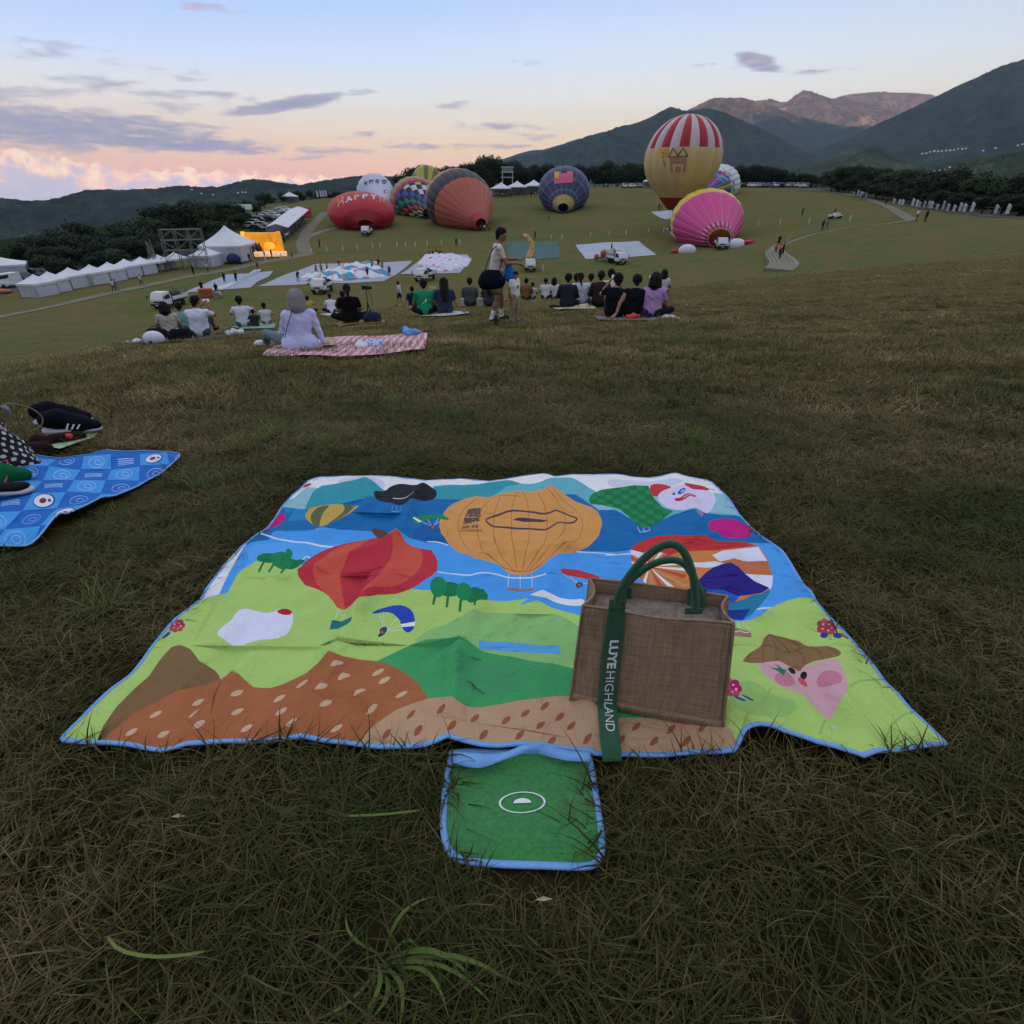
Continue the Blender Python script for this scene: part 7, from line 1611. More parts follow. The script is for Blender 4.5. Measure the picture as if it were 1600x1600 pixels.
def figure(c,pose,h=.016,hands=False,seed=0):
 """c: colours top, bottom, skin, shoe, sleeve ('short','long','none'), leg ('long','short','crop'), sock; pose: joints (metres, facing +Y)"""
 sk=c.get('skin',SKIN);top=c['top'];bot=c['bottom'];shoe=c.get('shoe',(.5,.5,.5));P=[]
 J={k:np3(*v)for k,v in pose.items()if k not in('w',)}
 w=pose.get('w',1.0)
 def pr(A,B,ra,rb,col,sq=None,k=.03):P.append((np.array(A,float),np.array(B,float),ra,rb,col,sq,k))
 pel,ch,nk,hd=J['pelvis'],J['chest'],J['neck'],J['head'];SLr,SR=J['shl'],J['shr']
 s=(SR-SLr);s/=np.linalg.norm(s);ub=ch-pel
 hl,hr=pel-s*.09*w,pel+s*.09*w
 pr(pel-s*.08*w,pel+s*.08*w,.115*w,.115*w,bot,None,.05)
 wa=pel+ub*.45
 pr(pel+ub*.12-s*.055*w,ch-s*.085*w,.115*w,.11*w,top,None,.06);pr(pel+ub*.12+s*.055*w,ch+s*.085*w,.115*w,.11*w,top,None,.06);pr(pel+ub*.05,pel+ub*.3,.135*w,.12*w,top,None,.05)
 pr(SLr,SR,.066*w,.066*w,top,None,.06);pr(ch,nk-(nk-ch)*.3,.10*w,.065,top,None,.06)
 pr(nk-(nk-ch)*.25,hd-(hd-nk)*.35,.052,.050,sk,None,.025)
 f=J.get('look',hd+np3(0,.1,0))-hd;f/=np.linalg.norm(f);up=hd-nk;up/=np.linalg.norm(up);rt=np.cross(f,up);rt/=np.linalg.norm(rt)+1e-9
 pr(hd-f*.025+up*.045,hd+f*.02+up*.04,.085,.080,sk,None,.03);pr(hd+f*.03-up*.01,hd+f*.045-up*.062,.062,.036,sk,None,.04)
 pr(hd+f*.098+up*.012,hd+f*.112-up*.018,.008,.014,sk,None,.012)
 for e in(-1,1):pr(hd+rt*e*.083+up*.02,hd+rt*e*.088-up*.02,.016,.011,sk,None,.008)
 if h<.014:
  for e in(-1,1):pr(hd+f*.090+rt*e*.032+up*.022,hd+f*.092+rt*e*.032+up*.022,.009,.009,(.03,.02,.02),None,.004);pr(hd+f*.092+rt*e*.018+up*.040,hd+f*.085+rt*e*.048+up*.040,.006,.005,HAIRB,None,.003)
  pr(hd+f*.094-up*.045-rt*.018,hd+f*.094-up*.045+rt*.018,.006,.006,(.28,.09,.07),None,.004)
 slv=c.get('sleeve','short')
 for a,e in(('l',-1),('r',1)):
  S=SLr if e<0 else SR;E=J['el'+a];Hn=J['ha'+a];t_=top if slv!='none' else sk
  pr(S,S+(E-S)*.55,.062*w if slv!='none' else.050,.055 if slv!='none' else.042,t_,None,.03)
  pr(S+(E-S)*.5,E,.046 if slv!='long' else.052,.038 if slv!='long' else.046,top if slv=='long' else sk,None,.02)
  fe=Hn-E;wr=E+fe*.86
  pr(E,wr,.038 if slv!='long' else.046,.027 if slv!='long' else.036,top if slv=='long' else sk,None,.02)
  dn=fe/np.linalg.norm(fe);gd=J.get('grip'+a,None);dh=(gd-Hn)if gd is not None else dn;dh=dh/np.linalg.norm(dh)
  pl_=Hn+dh*.05;sd2=np.cross(dh,np3(0,0,1))if abs(dh[2])<.9 else np.cross(dh,np3(0,1,0));sd2/=np.linalg.norm(sd2);nm=np.cross(sd2,dh)
  if hands:
   for q in(-.022,0,.022):pr(wr,pl_+sd2*q,.024,.018,sk,None,.012)
   for q,L,cu in((-.030,.052,.3),(-.011,.070,.2),(.010,.075,.2),(.030,.064,.25)):
    b_=Hn+dh*.075+sd2*q;m1=b_+(dh*cos(cu)-nm*sin(cu))*L*.55;m2=m1+(dh*cos(cu*2.4)-nm*sin(cu*2.4))*L*.5;pr(Hn+dh*.03+sd2*q*.8,b_,.014,.011,sk,None,.008);pr(b_,m1,.0105,.0095,sk,None,.004);pr(m1,m2,.0095,.0080,sk,None,.004)
   pr(Hn+sd2*-.028*e*-1+dh*.01,Hn+sd2*.055*e+dh*.05,.014,.011,sk,None,.008);pr(Hn+sd2*.055*e+dh*.05,Hn+sd2*.058*e+dh*.085,.011,.009,sk,None,.005)
  else:pr(wr,pl_+dh*.02,.026,.024,sk,None,.02);pr(pl_,pl_+dh*.07-nm*.02,.022,.014,sk,None,.02);pr(Hn,pl_+sd2*.03*e,.014,.010,sk,None,.012)
  Hp=hl if e<0 else hr;K=J['kn'+a];A_=J['an'+a];T_=J['to'+a];lg=c.get('leg','long')
  pr(Hp,Hp+(K-Hp)*.6,.095*w,.080*w,bot,None,.05);pr(Hp+(K-Hp)*.55,K,.076*w if lg!='short' else.062,.066*w if lg!='short' else.053,bot if lg!='short' else sk,None,.03)
  mid=K+(A_-K)*.35;lc=bot if lg=='long' else sk
  pr(K,mid,.058 if lg=='long' else.050,.062 if lg=='long' else.054,lc,None,.03);pr(mid,A_,.060 if lg=='long' else.050,.050 if lg=='long' else.033,lc,None,.03)
  if c.get('sock')is not None:pr(A_+(mid-A_)*.55,A_,.044,.040,c['sock'],None,.01)
  pr(A_-np3(0,0,.02),A_*.4+T_*.6,.042,.042,shoe,None,.03);pr(A_*.5+T_*.5,T_,.042,.036,shoe,None,.02)
 sc=c.get('waist')
 V,Fq,C_=surf(P,h,noise_amp=.0045,seed=seed);return V,Fq,C_,(hd,f,up,rt,nk,pel,ch)
def hair_prims(style,hf,col):
 hd,f,up,rt,nk,pel,ch=hf;P=[]
 def pr(A,B,ra,rb,c=col,k=.02):P.append((np.array(A),np.array(B),ra,rb,c,None,k))
 b=-f
 if style in('short','cap'):
  pr(hd-f*.028+up*.060,hd+f*.012+up*.070,.088,.082);pr(hd+b*.045+up*.02,hd+b*.042-up*.035,.070,.050)
  for e in(-1,1):pr(hd+rt*e*.055+up*.055,hd+rt*e*.065+up*.01+b*.02,.045,.028)
  for k in range(7):a=k*.9;pr(hd+up*.11+rt*.05*cos(a)+f*.05*sin(a),hd+up*.14+rt*.065*cos(a)+f*.06*sin(a),.03,.008)
 elif style=='bob':
  pr(hd-f*.03+up*.06,hd+f*.01+up*.065,.110,.10);pr(hd+b*.05+up*.02,hd+b*.055-up*.09,.115,.105)
  for e in(-1,1):pr(hd+rt*e*.062+up*.05,hd+rt*e*.092-up*.11+b*.01,.056,.046);pr(hd+rt*e*.07+f*.03+up*.03,hd+rt*e*.075+f*.03-up*.06,.04,.03)
 elif style=='long':
  pr(hd-f*.03+up*.06,hd+f*.01+up*.065,.093,.088);pr(hd+b*.05+up*.02,nk+b*.085-up*.06,.085,.082);pr(nk+b*.085-up*.05,nk+b*.11-up*.25,.080,.035)
  for e in(-1,1):pr(hd+rt*e*.06+up*.05,nk+rt*e*.07+b*.05-up*.05,.048,.045);pr(nk+rt*e*.05+b*.08-up*.05,nk+rt*e*.03+b*.11-up*.26,.05,.02)
 elif style=='pony':
  pr(hd-f*.028+up*.060,hd+f*.012+up*.068,.089,.083);pr(hd+b*.05+up*.02,hd+b*.045-up*.03,.068,.05);pr(hd+b*.11+up*.03,hd+b*.13-up*.05,.03,.035);pr(hd+b*.13-up*.04,hd+b*.12-up*.20+rt*.03,.035,.012)
 elif style=='bun':
  pr(hd-f*.028+up*.060,hd+f*.012+up*.068,.089,.083);pr(hd+b*.05+up*.02,hd+b*.045-up*.03,.068,.05);pr(hd+b*.09+up*.09,hd+b*.10+up*.10,.038,.038)
 return P
PEOPLE=[]
def person(label,pos,yaw,colors,pose,style='short',hcol=HAIRB,h=.016,scale=1.0,hands=False,group=None,cap=None,extra=None):
 o=empty('person',pos,(0,0,yaw),label=label,cat='person',group=group);o.scale=(scale,)*3
 V,Fq,C_,hf=figure(colors,pose,h,hands,len(PEOPLE));obj('body',mesh('body',V,Fq.tolist(),m_body,True,fcol=C_),o)
 if style:
  Vh,Fh,Ch_=surf(hair_prims(style,hf,hcol),max(.009,h*.75),noise_amp=.004,seed=3);obj('hair',mesh('hair',Vh,Fh.tolist(),m_hair,True,fcol=Ch_),o)
 if cap is not None:
  hd,f,up,rt=hf[:4];Pc=[(hd-f*.03+up*.075,hd+f*.01+up*.078,.092,.090,cap,None,.02),(hd+f*.09+up*.075-rt*.03,hd+f*.15+up*.06-rt*.02,.022,.010,cap,None,.02),(hd+f*.09+up*.075+rt*.03,hd+f*.15+up*.06+rt*.02,.022,.010,cap,None,.02)]
  Vh,Fh,Ch_=surf(Pc,.010);obj('cap',mesh('cap',Vh,Fh.tolist(),m_body,True,fcol=Ch_),o)
 if extra:extra(o,hf)
 PEOPLE.append(o);return o
def sit(lean=0.0,knees='up',al='knee',ar='knee',look=None,hunch=.04,twist=0.0,hh=0.0):
 """seated on the ground, pelvis at the origin, facing +Y"""
 lx,ly=lean,0.0
 d=dict(pelvis=(0,0,.12),chest=(lx*.7,.02-hunch*.3,.42),neck=(lx,.03,.575),head=(lx*1.1,.055+hunch*.4,.69),shl=(lx-.175,.01,.50),shr=(lx+.175,.01,.50))
 if knees=='up':d.update(knl=(-.15,.36,.42),knr=(.15,.36,.42),anl=(-.14,.58,.07),anr=(.14,.58,.07),tol=(-.15,.74,.04),tor=(.15,.74,.04))
 elif knees=='cross':d.update(knl=(-.36,.26,.13),knr=(.36,.26,.13),anl=(.05,.40,.07),anr=(-.05,.36,.08),tol=(.16,.42,.05),tor=(-.16,.40,.06))
 elif knees=='out':d.update(knl=(-.12,.45,.14),knr=(.12,.45,.14),anl=(-.12,.86,.07),anr=(.12,.86,.07),tol=(-.13,.92,.18),tor=(.13,.92,.18))
 elif knees=='left':d.update(knl=(-.42,.20,.22),knr=(.10,.40,.14),anl=(-.46,.40,.07),anr=(-.25,.52,.07),tol=(-.62,.42,.05),tor=(-.42,.55,.05))
 def arm(a,e,m):
  sx=lx+e*.175
  if m=='knee':d.update({'el'+a:(sx+e*.10,.18,.36),'ha'+a:(e*.13,.37,.47)})
  elif m=='lap':d.update({'el'+a:(sx+e*.09,.08,.27),'ha'+a:(e*.06,.27,.24)})
  elif m=='up':d.update({'el'+a:(sx+e*.10,.22,.43),'ha'+a:(lx+e*.06,.33,.62),'grip'+a:(lx+e*.02,.36,.70)})
  elif m=='out':d.update({'el'+a:(sx+e*.16,.16,.40),'ha'+a:(sx+e*.14,.38,.46)})
  elif m=='back':d.update({'el'+a:(sx+e*.12,-.14,.28),'ha'+a:(sx+e*.17,-.24,.05),'grip'+a:(sx+e*.24,-.30,.03)})
  elif m=='side':d.update({'el'+a:(sx+e*.10,.02,.26),'ha'+a:(sx+e*.24,.00,.06),'grip'+a:(sx+e*.32,.02,.04)})
 arm('l',-1,al);arm('r',1,ar);d['look']=tuple(np.array(d['head'])+np.array(look or(0,.1,-.01)));return d
def stand(step=.0,al=None,ar=None,look=None,bend=0.0):
 d=dict(pelvis=(0,0,.92),chest=(0,.02+bend*.5,1.25),neck=(0,.03+bend,1.43),head=(0,.06+bend*1.1,1.555),shl=(-.18,.01+bend,1.375),shr=(.18,.01+bend,1.375),knl=(-.10,.05+step*.5,.49),knr=(.10,.05-step*.3,.49),anl=(-.11,step,.09),anr=(.11,-step,.09),tol=(-.13,step+.15,.04),tor=(.13,-step+.15,.04),ell=al[0]if al else(-.27,-.02-step*.3,1.12),hal=al[1]if al else(-.28,.08-step*.5,.88),elr=ar[0]if ar else(.27,-.02+step*.3,1.12),har=ar[1]if ar else(.28,.08+step*.5,.88))
 d['look']=tuple(np.array(d['head'])+np.array(look or(0,.1,0)));return d
def yaw_away(p):return-atan2(p.x,p.y)
def seat(u,v,label,colors,pose,yaw=0.0,**k):
 """u, v: photo pixel of the middle of the seat contact"""
 rr_=k.pop('r',None);p=ground(u,v)if rr_ is None else atd(u,v,rr_);p.z+=.02;return person(label,p,yaw_away(p)+yaw,colors,pose,**k),p
WT=(.66,.67,.74);JEAN=(.06,.10,.17);KH=(.24,.19,.13)
GS='people sitting on the slope'
m_phone=mat('phone_black',(.01,.01,.012),.2);m_scr=mat('phone_screen',(.5,.52,.5),.2,emit=.3)
# --- grey-haired woman on the red gingham mat
def strap_extra(o,hf):
 s=MB();pts=[(.10,.10,.60),(.05,.03,.665),(.0,-.06,.60),(-.06,-.135,.50),(-.13,-.145,.36),(-.18,-.12,.22)];s.tube(subdiv([Vector(p)for p in pts]),.007,6,flat=.5);s.build('bag_strap',m_blk,o,True)
gp=sit(lean=.06,knees='left',al='lap',ar='side',hunch=.06)
gp.update(elr=(.30,.0,.27),har=(.36,-.02,.06),gripr=(.44,.0,.04))
gw,pg=seat(470,549,'grey-haired woman in a pale blue shirt sitting on the red gingham mat',dict(top=(.52,.56,.82),bottom=(.16,.23,.26),sleeve='long',shoe=(.70,.70,.74),leg='long'),gp,style='bob',hcol=(.23,.225,.23),h=.0115,scale=.94,hands=True,extra=strap_extra)
# loose hem of the shirt, part of the seated woman
Vh,Fh,Ch_=surf([(np3(-.10,-.02,.10),np3(.12,-.02,.10),.15,.15,(.52,.56,.82),None,.05),(np3(-.12,-.07,.07),np3(.16,-.07,.07),.10,.10,(.52,.56,.82),None,.05),(np3(0,0,.1),np3(.03,.02,.42),.15,.14,(.52,.56,.82),None,.05)],.014,noise_amp=.006);obj('shirt_hem',mesh('shirt_hem',Vh,Fh.tolist(),m_body,True,fcol=Ch_),gw)
# --- left group
seat(268,522,'dark-haired person in a cream top sitting behind the black bags at left',dict(top=(.44,.40,.36),bottom=(.05,.05,.06),sleeve='short'),sit(knees='cross',al='lap',ar='lap'),style='bob',h=.014,scale=1.0,r=17)
def phone_at(o,pt,ry=0.0):
 s=MB();s.box(-.075,.075,-.006,.006,-.036,.036,bev=.004);b_=bpy.data.objects.new('phone',s.me('phone',m_phone));COL.objects.link(b_);M_=Matrix.Translation(o.location)@Matrix.Rotation(o.rotation_euler.z,4,'Z')@Matrix.Translation(Vector(pt)*o.scale.x)@Matrix.Rotation(ry,4,'Y');b_.matrix_world=M_
 s=MB();s.box(-.068,.068,-.0075,-.0065,-.030,.030);obj('screen',s.me('screen',m_scr),b_);return b_
mp_=sit(lean=.02,knees='up',al='up',ar='up',hunch=.08,look=(.05,.1,0));mp_.update(elr=(.30,.27,.40),har=(.17,.40,.55),ell=(-.12,.30,.48),hal=(.05,.42,.60),gripr=(.14,.44,.64),gripl=(.10,.46,.66))
mn,pm_=seat(316,528,'man in a white T-shirt photographing with a phone, sitting beside the black bags',dict(top=(.66,.67,.80),bottom=(.07,.08,.11),skin=(.30,.15,.10),leg='short',shoe=(.02,.02,.02)),mp_,yaw=-.30,style='short',h=.0115,scale=.94,hands=True)
tag(phone_at(mn,(.13,.47,.67)),'dark phone held up by the man in the white T-shirt at left','phone')
seat(288,512,'dark-haired person mostly hidden between the cream top and white T-shirt at left',dict(top=(.16,.34,.34),bottom=BLACK),sit(),h=.02,scale=1.0,r=18)
seat(383,513,'man in a white T-shirt and jeans sitting alone with one arm on his knee',dict(top=(.64,.66,.76),bottom=JEAN,leg='long',shoe=(.5,.5,.5)),sit(knees='up',al='knee',ar='out',hunch=.02),style='short',h=.014,scale=1.0)
seat(400,512,'small child with black hair sitting right of the man in jeans',dict(top=(.03,.03,.035),bottom=(.05,.05,.06)),sit(),style='short',h=.018,scale=.55)
seat(418,508,'person in a black cap and white top sitting left of the grey-haired woman',dict(top=(.55,.54,.56),bottom=(.14,.12,.10)),sit(knees='up'),style='short',cap=(.012,.012,.014),h=.016,scale=.75)
seat(484,491,'person in a yellow hoodie sitting in front of the light truck',dict(top=(.48,.33,.09),bottom=(.02,.025,.07),sleeve='long'),sit(knees='cross',al='lap',ar='up'),style='short',h=.022,scale=1.0)
seat(519,490,'small figure in a white shirt sitting left of the woman in black',dict(top=WT,bottom=(.015,.015,.02),sleeve='long'),sit(knees='cross',ar='side'),style='bun',h=.024,scale=.95)
seat(540,496,'dark-haired person half hidden behind the woman in black',dict(top=(.10,.09,.08),bottom=BLACK),sit(),h=.022,scale=.95)
wb_,pwb=seat(549,506,'woman with dark tied hair in a black dress sitting beside a tripod',dict(top=(.008,.008,.010),bottom=(.008,.008,.010),sleeve='short',leg='long'),sit(knees='cross',al='lap',ar='lap'),style='pony',h=.014,scale=1.02)
# tripod with camera, backpack
p=ground(578,504);tp_=empty('camera_tripod',p,label='tall thin camera tripod standing right of the woman in black',cat='tripod');hT=pix_at(577,452,Vector((p.x,p.y)).length).z-p.z
for a in(.3,2.4,4.5):s=MB();s.tube([(0,0,hT*.62),(cos(a)*.10,sin(a)*.10,0)],[.014,.008],6);s.build('leg',m_blk,tp_)
s=MB();s.tube([(0,0,hT*.55),(0,0,hT)],.010,6);s.build('centre_column',m_blk,tp_)
s=MB();s.box(-.09,.05,-.03,.03,hT,hT+.08,bev=.01);s.tube([(.05,0,hT+.04),(.13,0,hT+.04)],[.035,.04],10);s.build('camera_body',m_blk,tp_)
s=MB();s.tube([(.05,0,hT),(.10,0,hT*.8),(.12,0,hT*.4)],.012,5,flat=.4);s.build('neck_strap',m_blk,tp_)
def bag_blob(label,u,v,size,col,seed=0,name='bag',cat='bag',lift=0.0,shape=None,yaw=0.0,m=None,strap=True):
 p=ground(u,v);r=random.Random(seed);w,d,h_=size;P=[(np3(-w*.3,0,h_*.42),np3(w*.3,0,h_*.42),h_*.42,h_*.40,col,(1,1.0,1),.04),(np3(-w*.2,d*.1,h_*.6),np3(w*.2,0,h_*.62),h_*.34,h_*.3,col,None,.05),(np3(-w*.35,-d*.15,h_*.25),np3(w*.35,-d*.1,h_*.25),h_*.26,h_*.26,col,None,.05)]
 hV,hF,hC=surf(P,max(.012,h_*.05),noise_amp=h_*.02,seed=seed);o=empty(name,p+Vector((0,0,lift)),(0,0,yaw_away(p)+yaw),label=label,cat=cat);obj('bag_body',mesh('bag_body',hV,hF.tolist(),m_body,True,fcol=hC),o)
 if strap:s=MB();s.tube(subdiv([Vector((-w*.2,-d*.1,h_*.75)),Vector((-w*.12,-d*.15,h_*1.12)),Vector((w*.12,-d*.15,h_*1.10)),Vector((w*.22,-d*.1,h_*.7))]),h_*.03,6);s.build('strap',m_blk,o,True)
 return o
bag_blob('dark blue backpack at the foot of the tripod',583,505,(.34,.25,.26),(.02,.025,.06),1)
# walking man in lilac shirt
p=ground(626,479);person('man in a lilac shirt and black shorts walking left down the slope',p,yaw_away(p)+1.1,dict(top=(.50,.46,.68),bottom=(.01,.01,.012),leg='short',shoe=(.02,.02,.02)),stand(step=.22),h=.022)
seat(646,481,'person in a navy shirt sitting left of the man in green',dict(top=(.015,.020,.05),bottom=(.03,.03,.04)),sit(al='side'),h=.02,scale=1.0)
gm,pgm=seat(665,494,'man in a green T-shirt with a small white print on the back',dict(top=(.015,.27,.13),bottom=(.015,.015,.02),leg='short'),sit(knees='cross',al='lap',ar='lap',hunch=.02),style='short',h=.013,scale=1.02)
s=MB();r=random.Random(2)
for k in range(5):s.ball((r.uniform(-.04,.05),-.128,.34+r.uniform(-.04,.05)),(.018,.006,.016),7,5)
s.build('shirt_print',m_white,gm)
seat(696,492,'woman with very long dark hair sitting right of the man in green',dict(top=(.03,.04,.08),bottom=(.04,.06,.11),sleeve='short',leg='long'),sit(knees='out',al='lap',ar='side'),style='long',h=.014,scale=1.02)
p=ground(679,488);s=MB();s.tube([(0,0,0),(0,0,.62)],.008,6);sp2=s.build('phone_stand',m_blk,loc=p,label='thin phone stand with a pale phone between the green shirt and long-haired woman',cat='phone stand');s=MB();s.box(-.09,.09,-.01,.01,.60,.68,bev=.004);s.build('phone',mat('pale_phone',(.5,.48,.46),.4),sp2)
seat(660,462,'head of a person just visible over the brow behind the navy shirt',dict(top=(.10,.09,.09),bottom=BLACK),sit(),h=.024,scale=1.0)
# --- people over the brow
OV=[(735,479,(.075,.085,.09),'person in a grey shirt sitting alone left of the walking man','short',1.0),(765,479,(.05,.05,.055),'person with long dark hair behind the walking man\'s legs','long',.95),(822,469,(.22,.10,.045),'person in a rust-brown top sitting low over the brow','short',.9),(832,468,(.50,.50,.52),'small person in white close beside the rust-brown top','short',.7),(852,468,(.58,.57,.56),'person in a cream-white top, left one of the pair near the slope\'s brow','short',.85),(865,467,(.60,.60,.64),'person in a white top, right one of the pair near the slope\'s brow','bob',.85),(1034,462,(.52,.52,.56),'person in a white top sitting far right beyond the woman in lilac','bob',.85)]
for(u,v,c,lb,st_,sc_f)in OV:seat(u,v,lb,dict(top=c,bottom=(.04,.04,.05)),sit(al='lap',ar='lap'),style=st_,h=.024,scale=sc_f)
# --- middle-right group, second row
seat(886,482,'person in a dark hooded jacket sitting at the left of the second row',dict(top=(.022,.024,.036),bottom=(.02,.02,.03),sleeve='long'),sit(al='lap',ar='lap',hunch=.0),style='short',h=.014,scale=1.0)
seat(899,476,'person wearing a dark cap behind the hooded jacket',dict(top=(.02,.02,.03),bottom=BLACK),sit(al='lap',ar='lap'),style='short',cap=(.02,.02,.025),h=.018,scale=.96)
seat(910,479,'woman with a dark ponytail in a white shirt leaning left in the second row',dict(top=(.56,.58,.70),bottom=(.12,.13,.15),sleeve='short',leg='long'),sit(lean=-.08,al='lap',ar='lap'),style='pony',h=.014,scale=1.0)
seat(921,474,'person in white seen between the ponytailed woman and the man with raised arms',dict(top=(.50,.50,.52),bottom=BLACK),sit(),style='short',h=.02,scale=.95)
seat(936,480,'dark-haired person in a dark jacket behind the photographing man',dict(top=(.03,.022,.022),bottom=BLACK,sleeve='long'),sit(al='lap',ar='lap'),style='short',h=.016,scale=1.04)
seat(951,478,'person with a round dark head in a pale top behind the black cap',dict(top=(.60,.57,.54),bottom=BLACK),sit(al='lap',ar='lap'),style='short',h=.016,scale=1.08)
# --- front row
bmp=sit(lean=.02,knees='up',al='up',ar='lap',hunch=.05,look=(-.05,.1,.01));bmp.update(shl=(-.17,.02,.52),shr=(.19,0,.49),ell=(-.30,.16,.42),hal=(-.16,.22,.66),gripl=(-.10,.24,.73),knl=(-.20,.30,.40),anl=(-.22,.48,.07),tol=(-.23,.64,.04),elr=(.26,.12,.34),har=(.05,.28,.62))
bm_,pb=seat(958,498,'man in a black cap and black T-shirt raising a phone in the front row',dict(top=(.009,.010,.013),bottom=(.012,.014,.025),skin=(.36,.21,.15),leg='short',shoe=(.6,.6,.62)),bmp,yaw=-.1,style='short',cap=(.012,.012,.018),h=.0115,scale=1.02,hands=True)
tag(phone_at(bm_,(-.06,.26,.75),.2),'black phone raised beside the black-capped man\'s face','phone')
wbp=sit(lean=.03,knees='cross',al='back',ar='lap',hunch=.05);wbp.update(ell=(-.26,-.06,.30),hal=(-.33,-.14,.05),gripl=(-.42,-.16,.03))
seat(987,498,'woman in a black sleeveless top leaning on her left hand in the front row',dict(top=(.008,.009,.016),bottom=(.010,.010,.014),skin=(.38,.23,.17),sleeve='none',leg='long'),wbp,style='short',hcol=(.014,.011,.011),h=.0115,scale=1.0,hands=True)
lp_=sit(lean=0,knees='cross',al='up',ar='lap',hunch=.05);lw,plw=seat(1017,497,'woman with a dark bob in a lilac top, rightmost in the front row',dict(top=(.44,.27,.52),bottom=(.02,.02,.03),sleeve='short',leg='long'),lp_,yaw=-.1,style='bob',h=.0115,scale=1.0,hands=True)
tag(phone_at(lw,(-.10,.38,.72)),'phone with a lit screen held up by the woman in lilac','phone')
# --- standing man with shoulder bag and the child
pman=ground(776,503);yawm=yaw_away(pman)-pi/2+.15
mpz=stand(step=.12,al=((-.22,.20,1.14),(-.10,.44,1.16)),ar=((.22,.16,1.12),(.06,.42,1.10)),look=(.02,.1,-.02),bend=.03);mpz.update(head=(0,.10,1.575),gripl=(-.06,.54,1.14),gripr=(.02,.52,1.06))
man=person('man in a cream shirt and khaki shorts walking with a big dark shoulder bag',pman,yawm,dict(top=(.60,.55,.50),bottom=(.27,.22,.155),skin=(.30,.155,.10),leg='short',shoe=(.02,.02,.03),sock=(.66,.66,.68)),mpz,style='short',h=.0115,scale=1.0,hands=True)
Vh,Fh,Ch_=surf([(np3(-.08,0,.92),np3(-.10,.02,.66),.115,.125,(.27,.22,.155),None,.04),(np3(.08,0,.92),np3(.10,.0,.66),.115,.125,(.27,.22,.155),None,.04),(np3(0,0,.95),np3(0,0,1.0),.14,.14,(.60,.55,.50),None,.04)],.014,noise_amp=.005);obj('shorts',mesh('shorts',Vh,Fh.tolist(),m_body,True,fcol=Ch_),man)
# the bag hangs at his right hip, behind
Rm=Matrix.Translation(pman)@Matrix.Rotation(yawm,4,'Z')
P=[(np3(.22,-.24,.80),np3(.20,.02,.80),.15,.13,(.008,.009,.020),(1.3,1,1),.05),(np3(.22,-.22,.90),np3(.20,-.02,.92),.11,.09,(.008,.009,.020),(1.4,1,1),.05)]
Vh,Fh,Ch_=surf(P,.014,noise_amp=.006);sb=empty('shoulder_bag',Rm@Vector((.2,-.1,.66)),label='large soft navy-black shoulder bag hanging at the walking man\'s hip',cat='bag');Vw=[Rm@Vector(v)-sb.location for v in Vh]
obj('bag_body',mesh('bag_body',Vw,Fh.tolist(),m_body,True,fcol=Ch_),sb);s=MB();s.tube([Rm@Vector(v)-sb.location for v in subdiv([Vector(q)for q in((.20,-.26,.92),(.24,-.20,1.15),(.20,-.07,1.40),(.19,.06,1.44),(.23,.10,1.25),(.24,.02,.95))])],.016,6,flat=.6);s.build('strap',m_blk,sb,True)
pc_=ground(803,503);yc=yaw_away(pc_)-pi/2-.6
stc=stand(step=.05,look=(.05,.1,-.03));stc['w']=1.3
ch_=person('small child in a white T-shirt and khaki trousers standing right of the walking man',pc_,yc,dict(top=(.70,.69,.70),bottom=(.33,.25,.155),leg='long',shoe=(.16,.22,.32)),stc,style='short',h=.02,scale=.56)
s=MB();s.ball((0,0,0),(.02,.01,.03),8,6);s.ball((.02,0,-.03),(.015,.01,.02),8,6);
q=Matrix.Translation(pc_)@Matrix.Rotation(yc,4,'Z')@Matrix.Scale(.56,4);sB=MB();sB.ball((0,.165,1.20),(.05,.012,.06),10,6);sB.build('shirt_print',mat('dark_print2',(.06,.09,.08),.7),ch_)
Vh,Fh,Ch_=surf([(np3(0,0,0),np3(.02,.0,-.18),.06,.10,(.02,.14,.50),(1,1.4,1),.04),(np3(.0,0,-.08),np3(-.03,0,-.2),.07,.07,(.02,.14,.50),(1,1.4,1),.04)],.014,noise_amp=.008)
bb=pix_at(795,416,Vector((pman.x,pman.y)).length-.1);obj('blue_pouch',mesh('blue_pouch',Vh,Fh.tolist(),m_body,True,fcol=Ch_),loc=bb,label='bright blue cloth pouch hanging from the walking man\'s hand over the child',cat='pouch')
# small dark object by his feet
s=MB();s.lathe([(.03,0),(.04,.02),(.035,.16),(.02,.19)],12);s.build('black_bottle',m_blk,loc=ground(775,508),smooth=True,label='small black bottle standing in the grass at the walking man\'s feet',cat='bottle')
# ------------------------------------------------------------------ mats and belongings of the people
def cloth(name,poly,m,lift=.035,step=.12,label=None,cat=None,amp=.012,**k):
 return drape(name,poly,m,lift,step,zadd=lambda x,y:amp*np.sin(x*5.1+y*2)*np.sin(y*4.3-x),label=label,cat=cat,**k)
m_ging,t,b=newmat('red_gingham')
g=t.nodes.new('ShaderNodeTexCoord').outputs['Object'];rt_=t.nodes.new('ShaderNodeMapping');rt_.inputs['Rotation'].default_value=(0,0,-.08);t.links.new(g,rt_.inputs[0])
sx_=t.nodes.new('ShaderNodeSeparateXYZ');t.links.new(rt_.outputs[0],sx_.inputs[0])
def st_(o_,f):return mth(t,'GREATER_THAN',mth(t,'FRACT',mth(t,'MULTIPLY',o_,f)),.5)
kk_=mth(t,'ADD',st_(sx_.outputs[0],9),st_(sx_.outputs[1],9));c=ramp(t,mth(t,'MULTIPLY',kk_,.5),[(0,(.66,.58,.66)),(.5,(.58,.27,.34)),(1,(.45,.045,.09))],'CONSTANT')
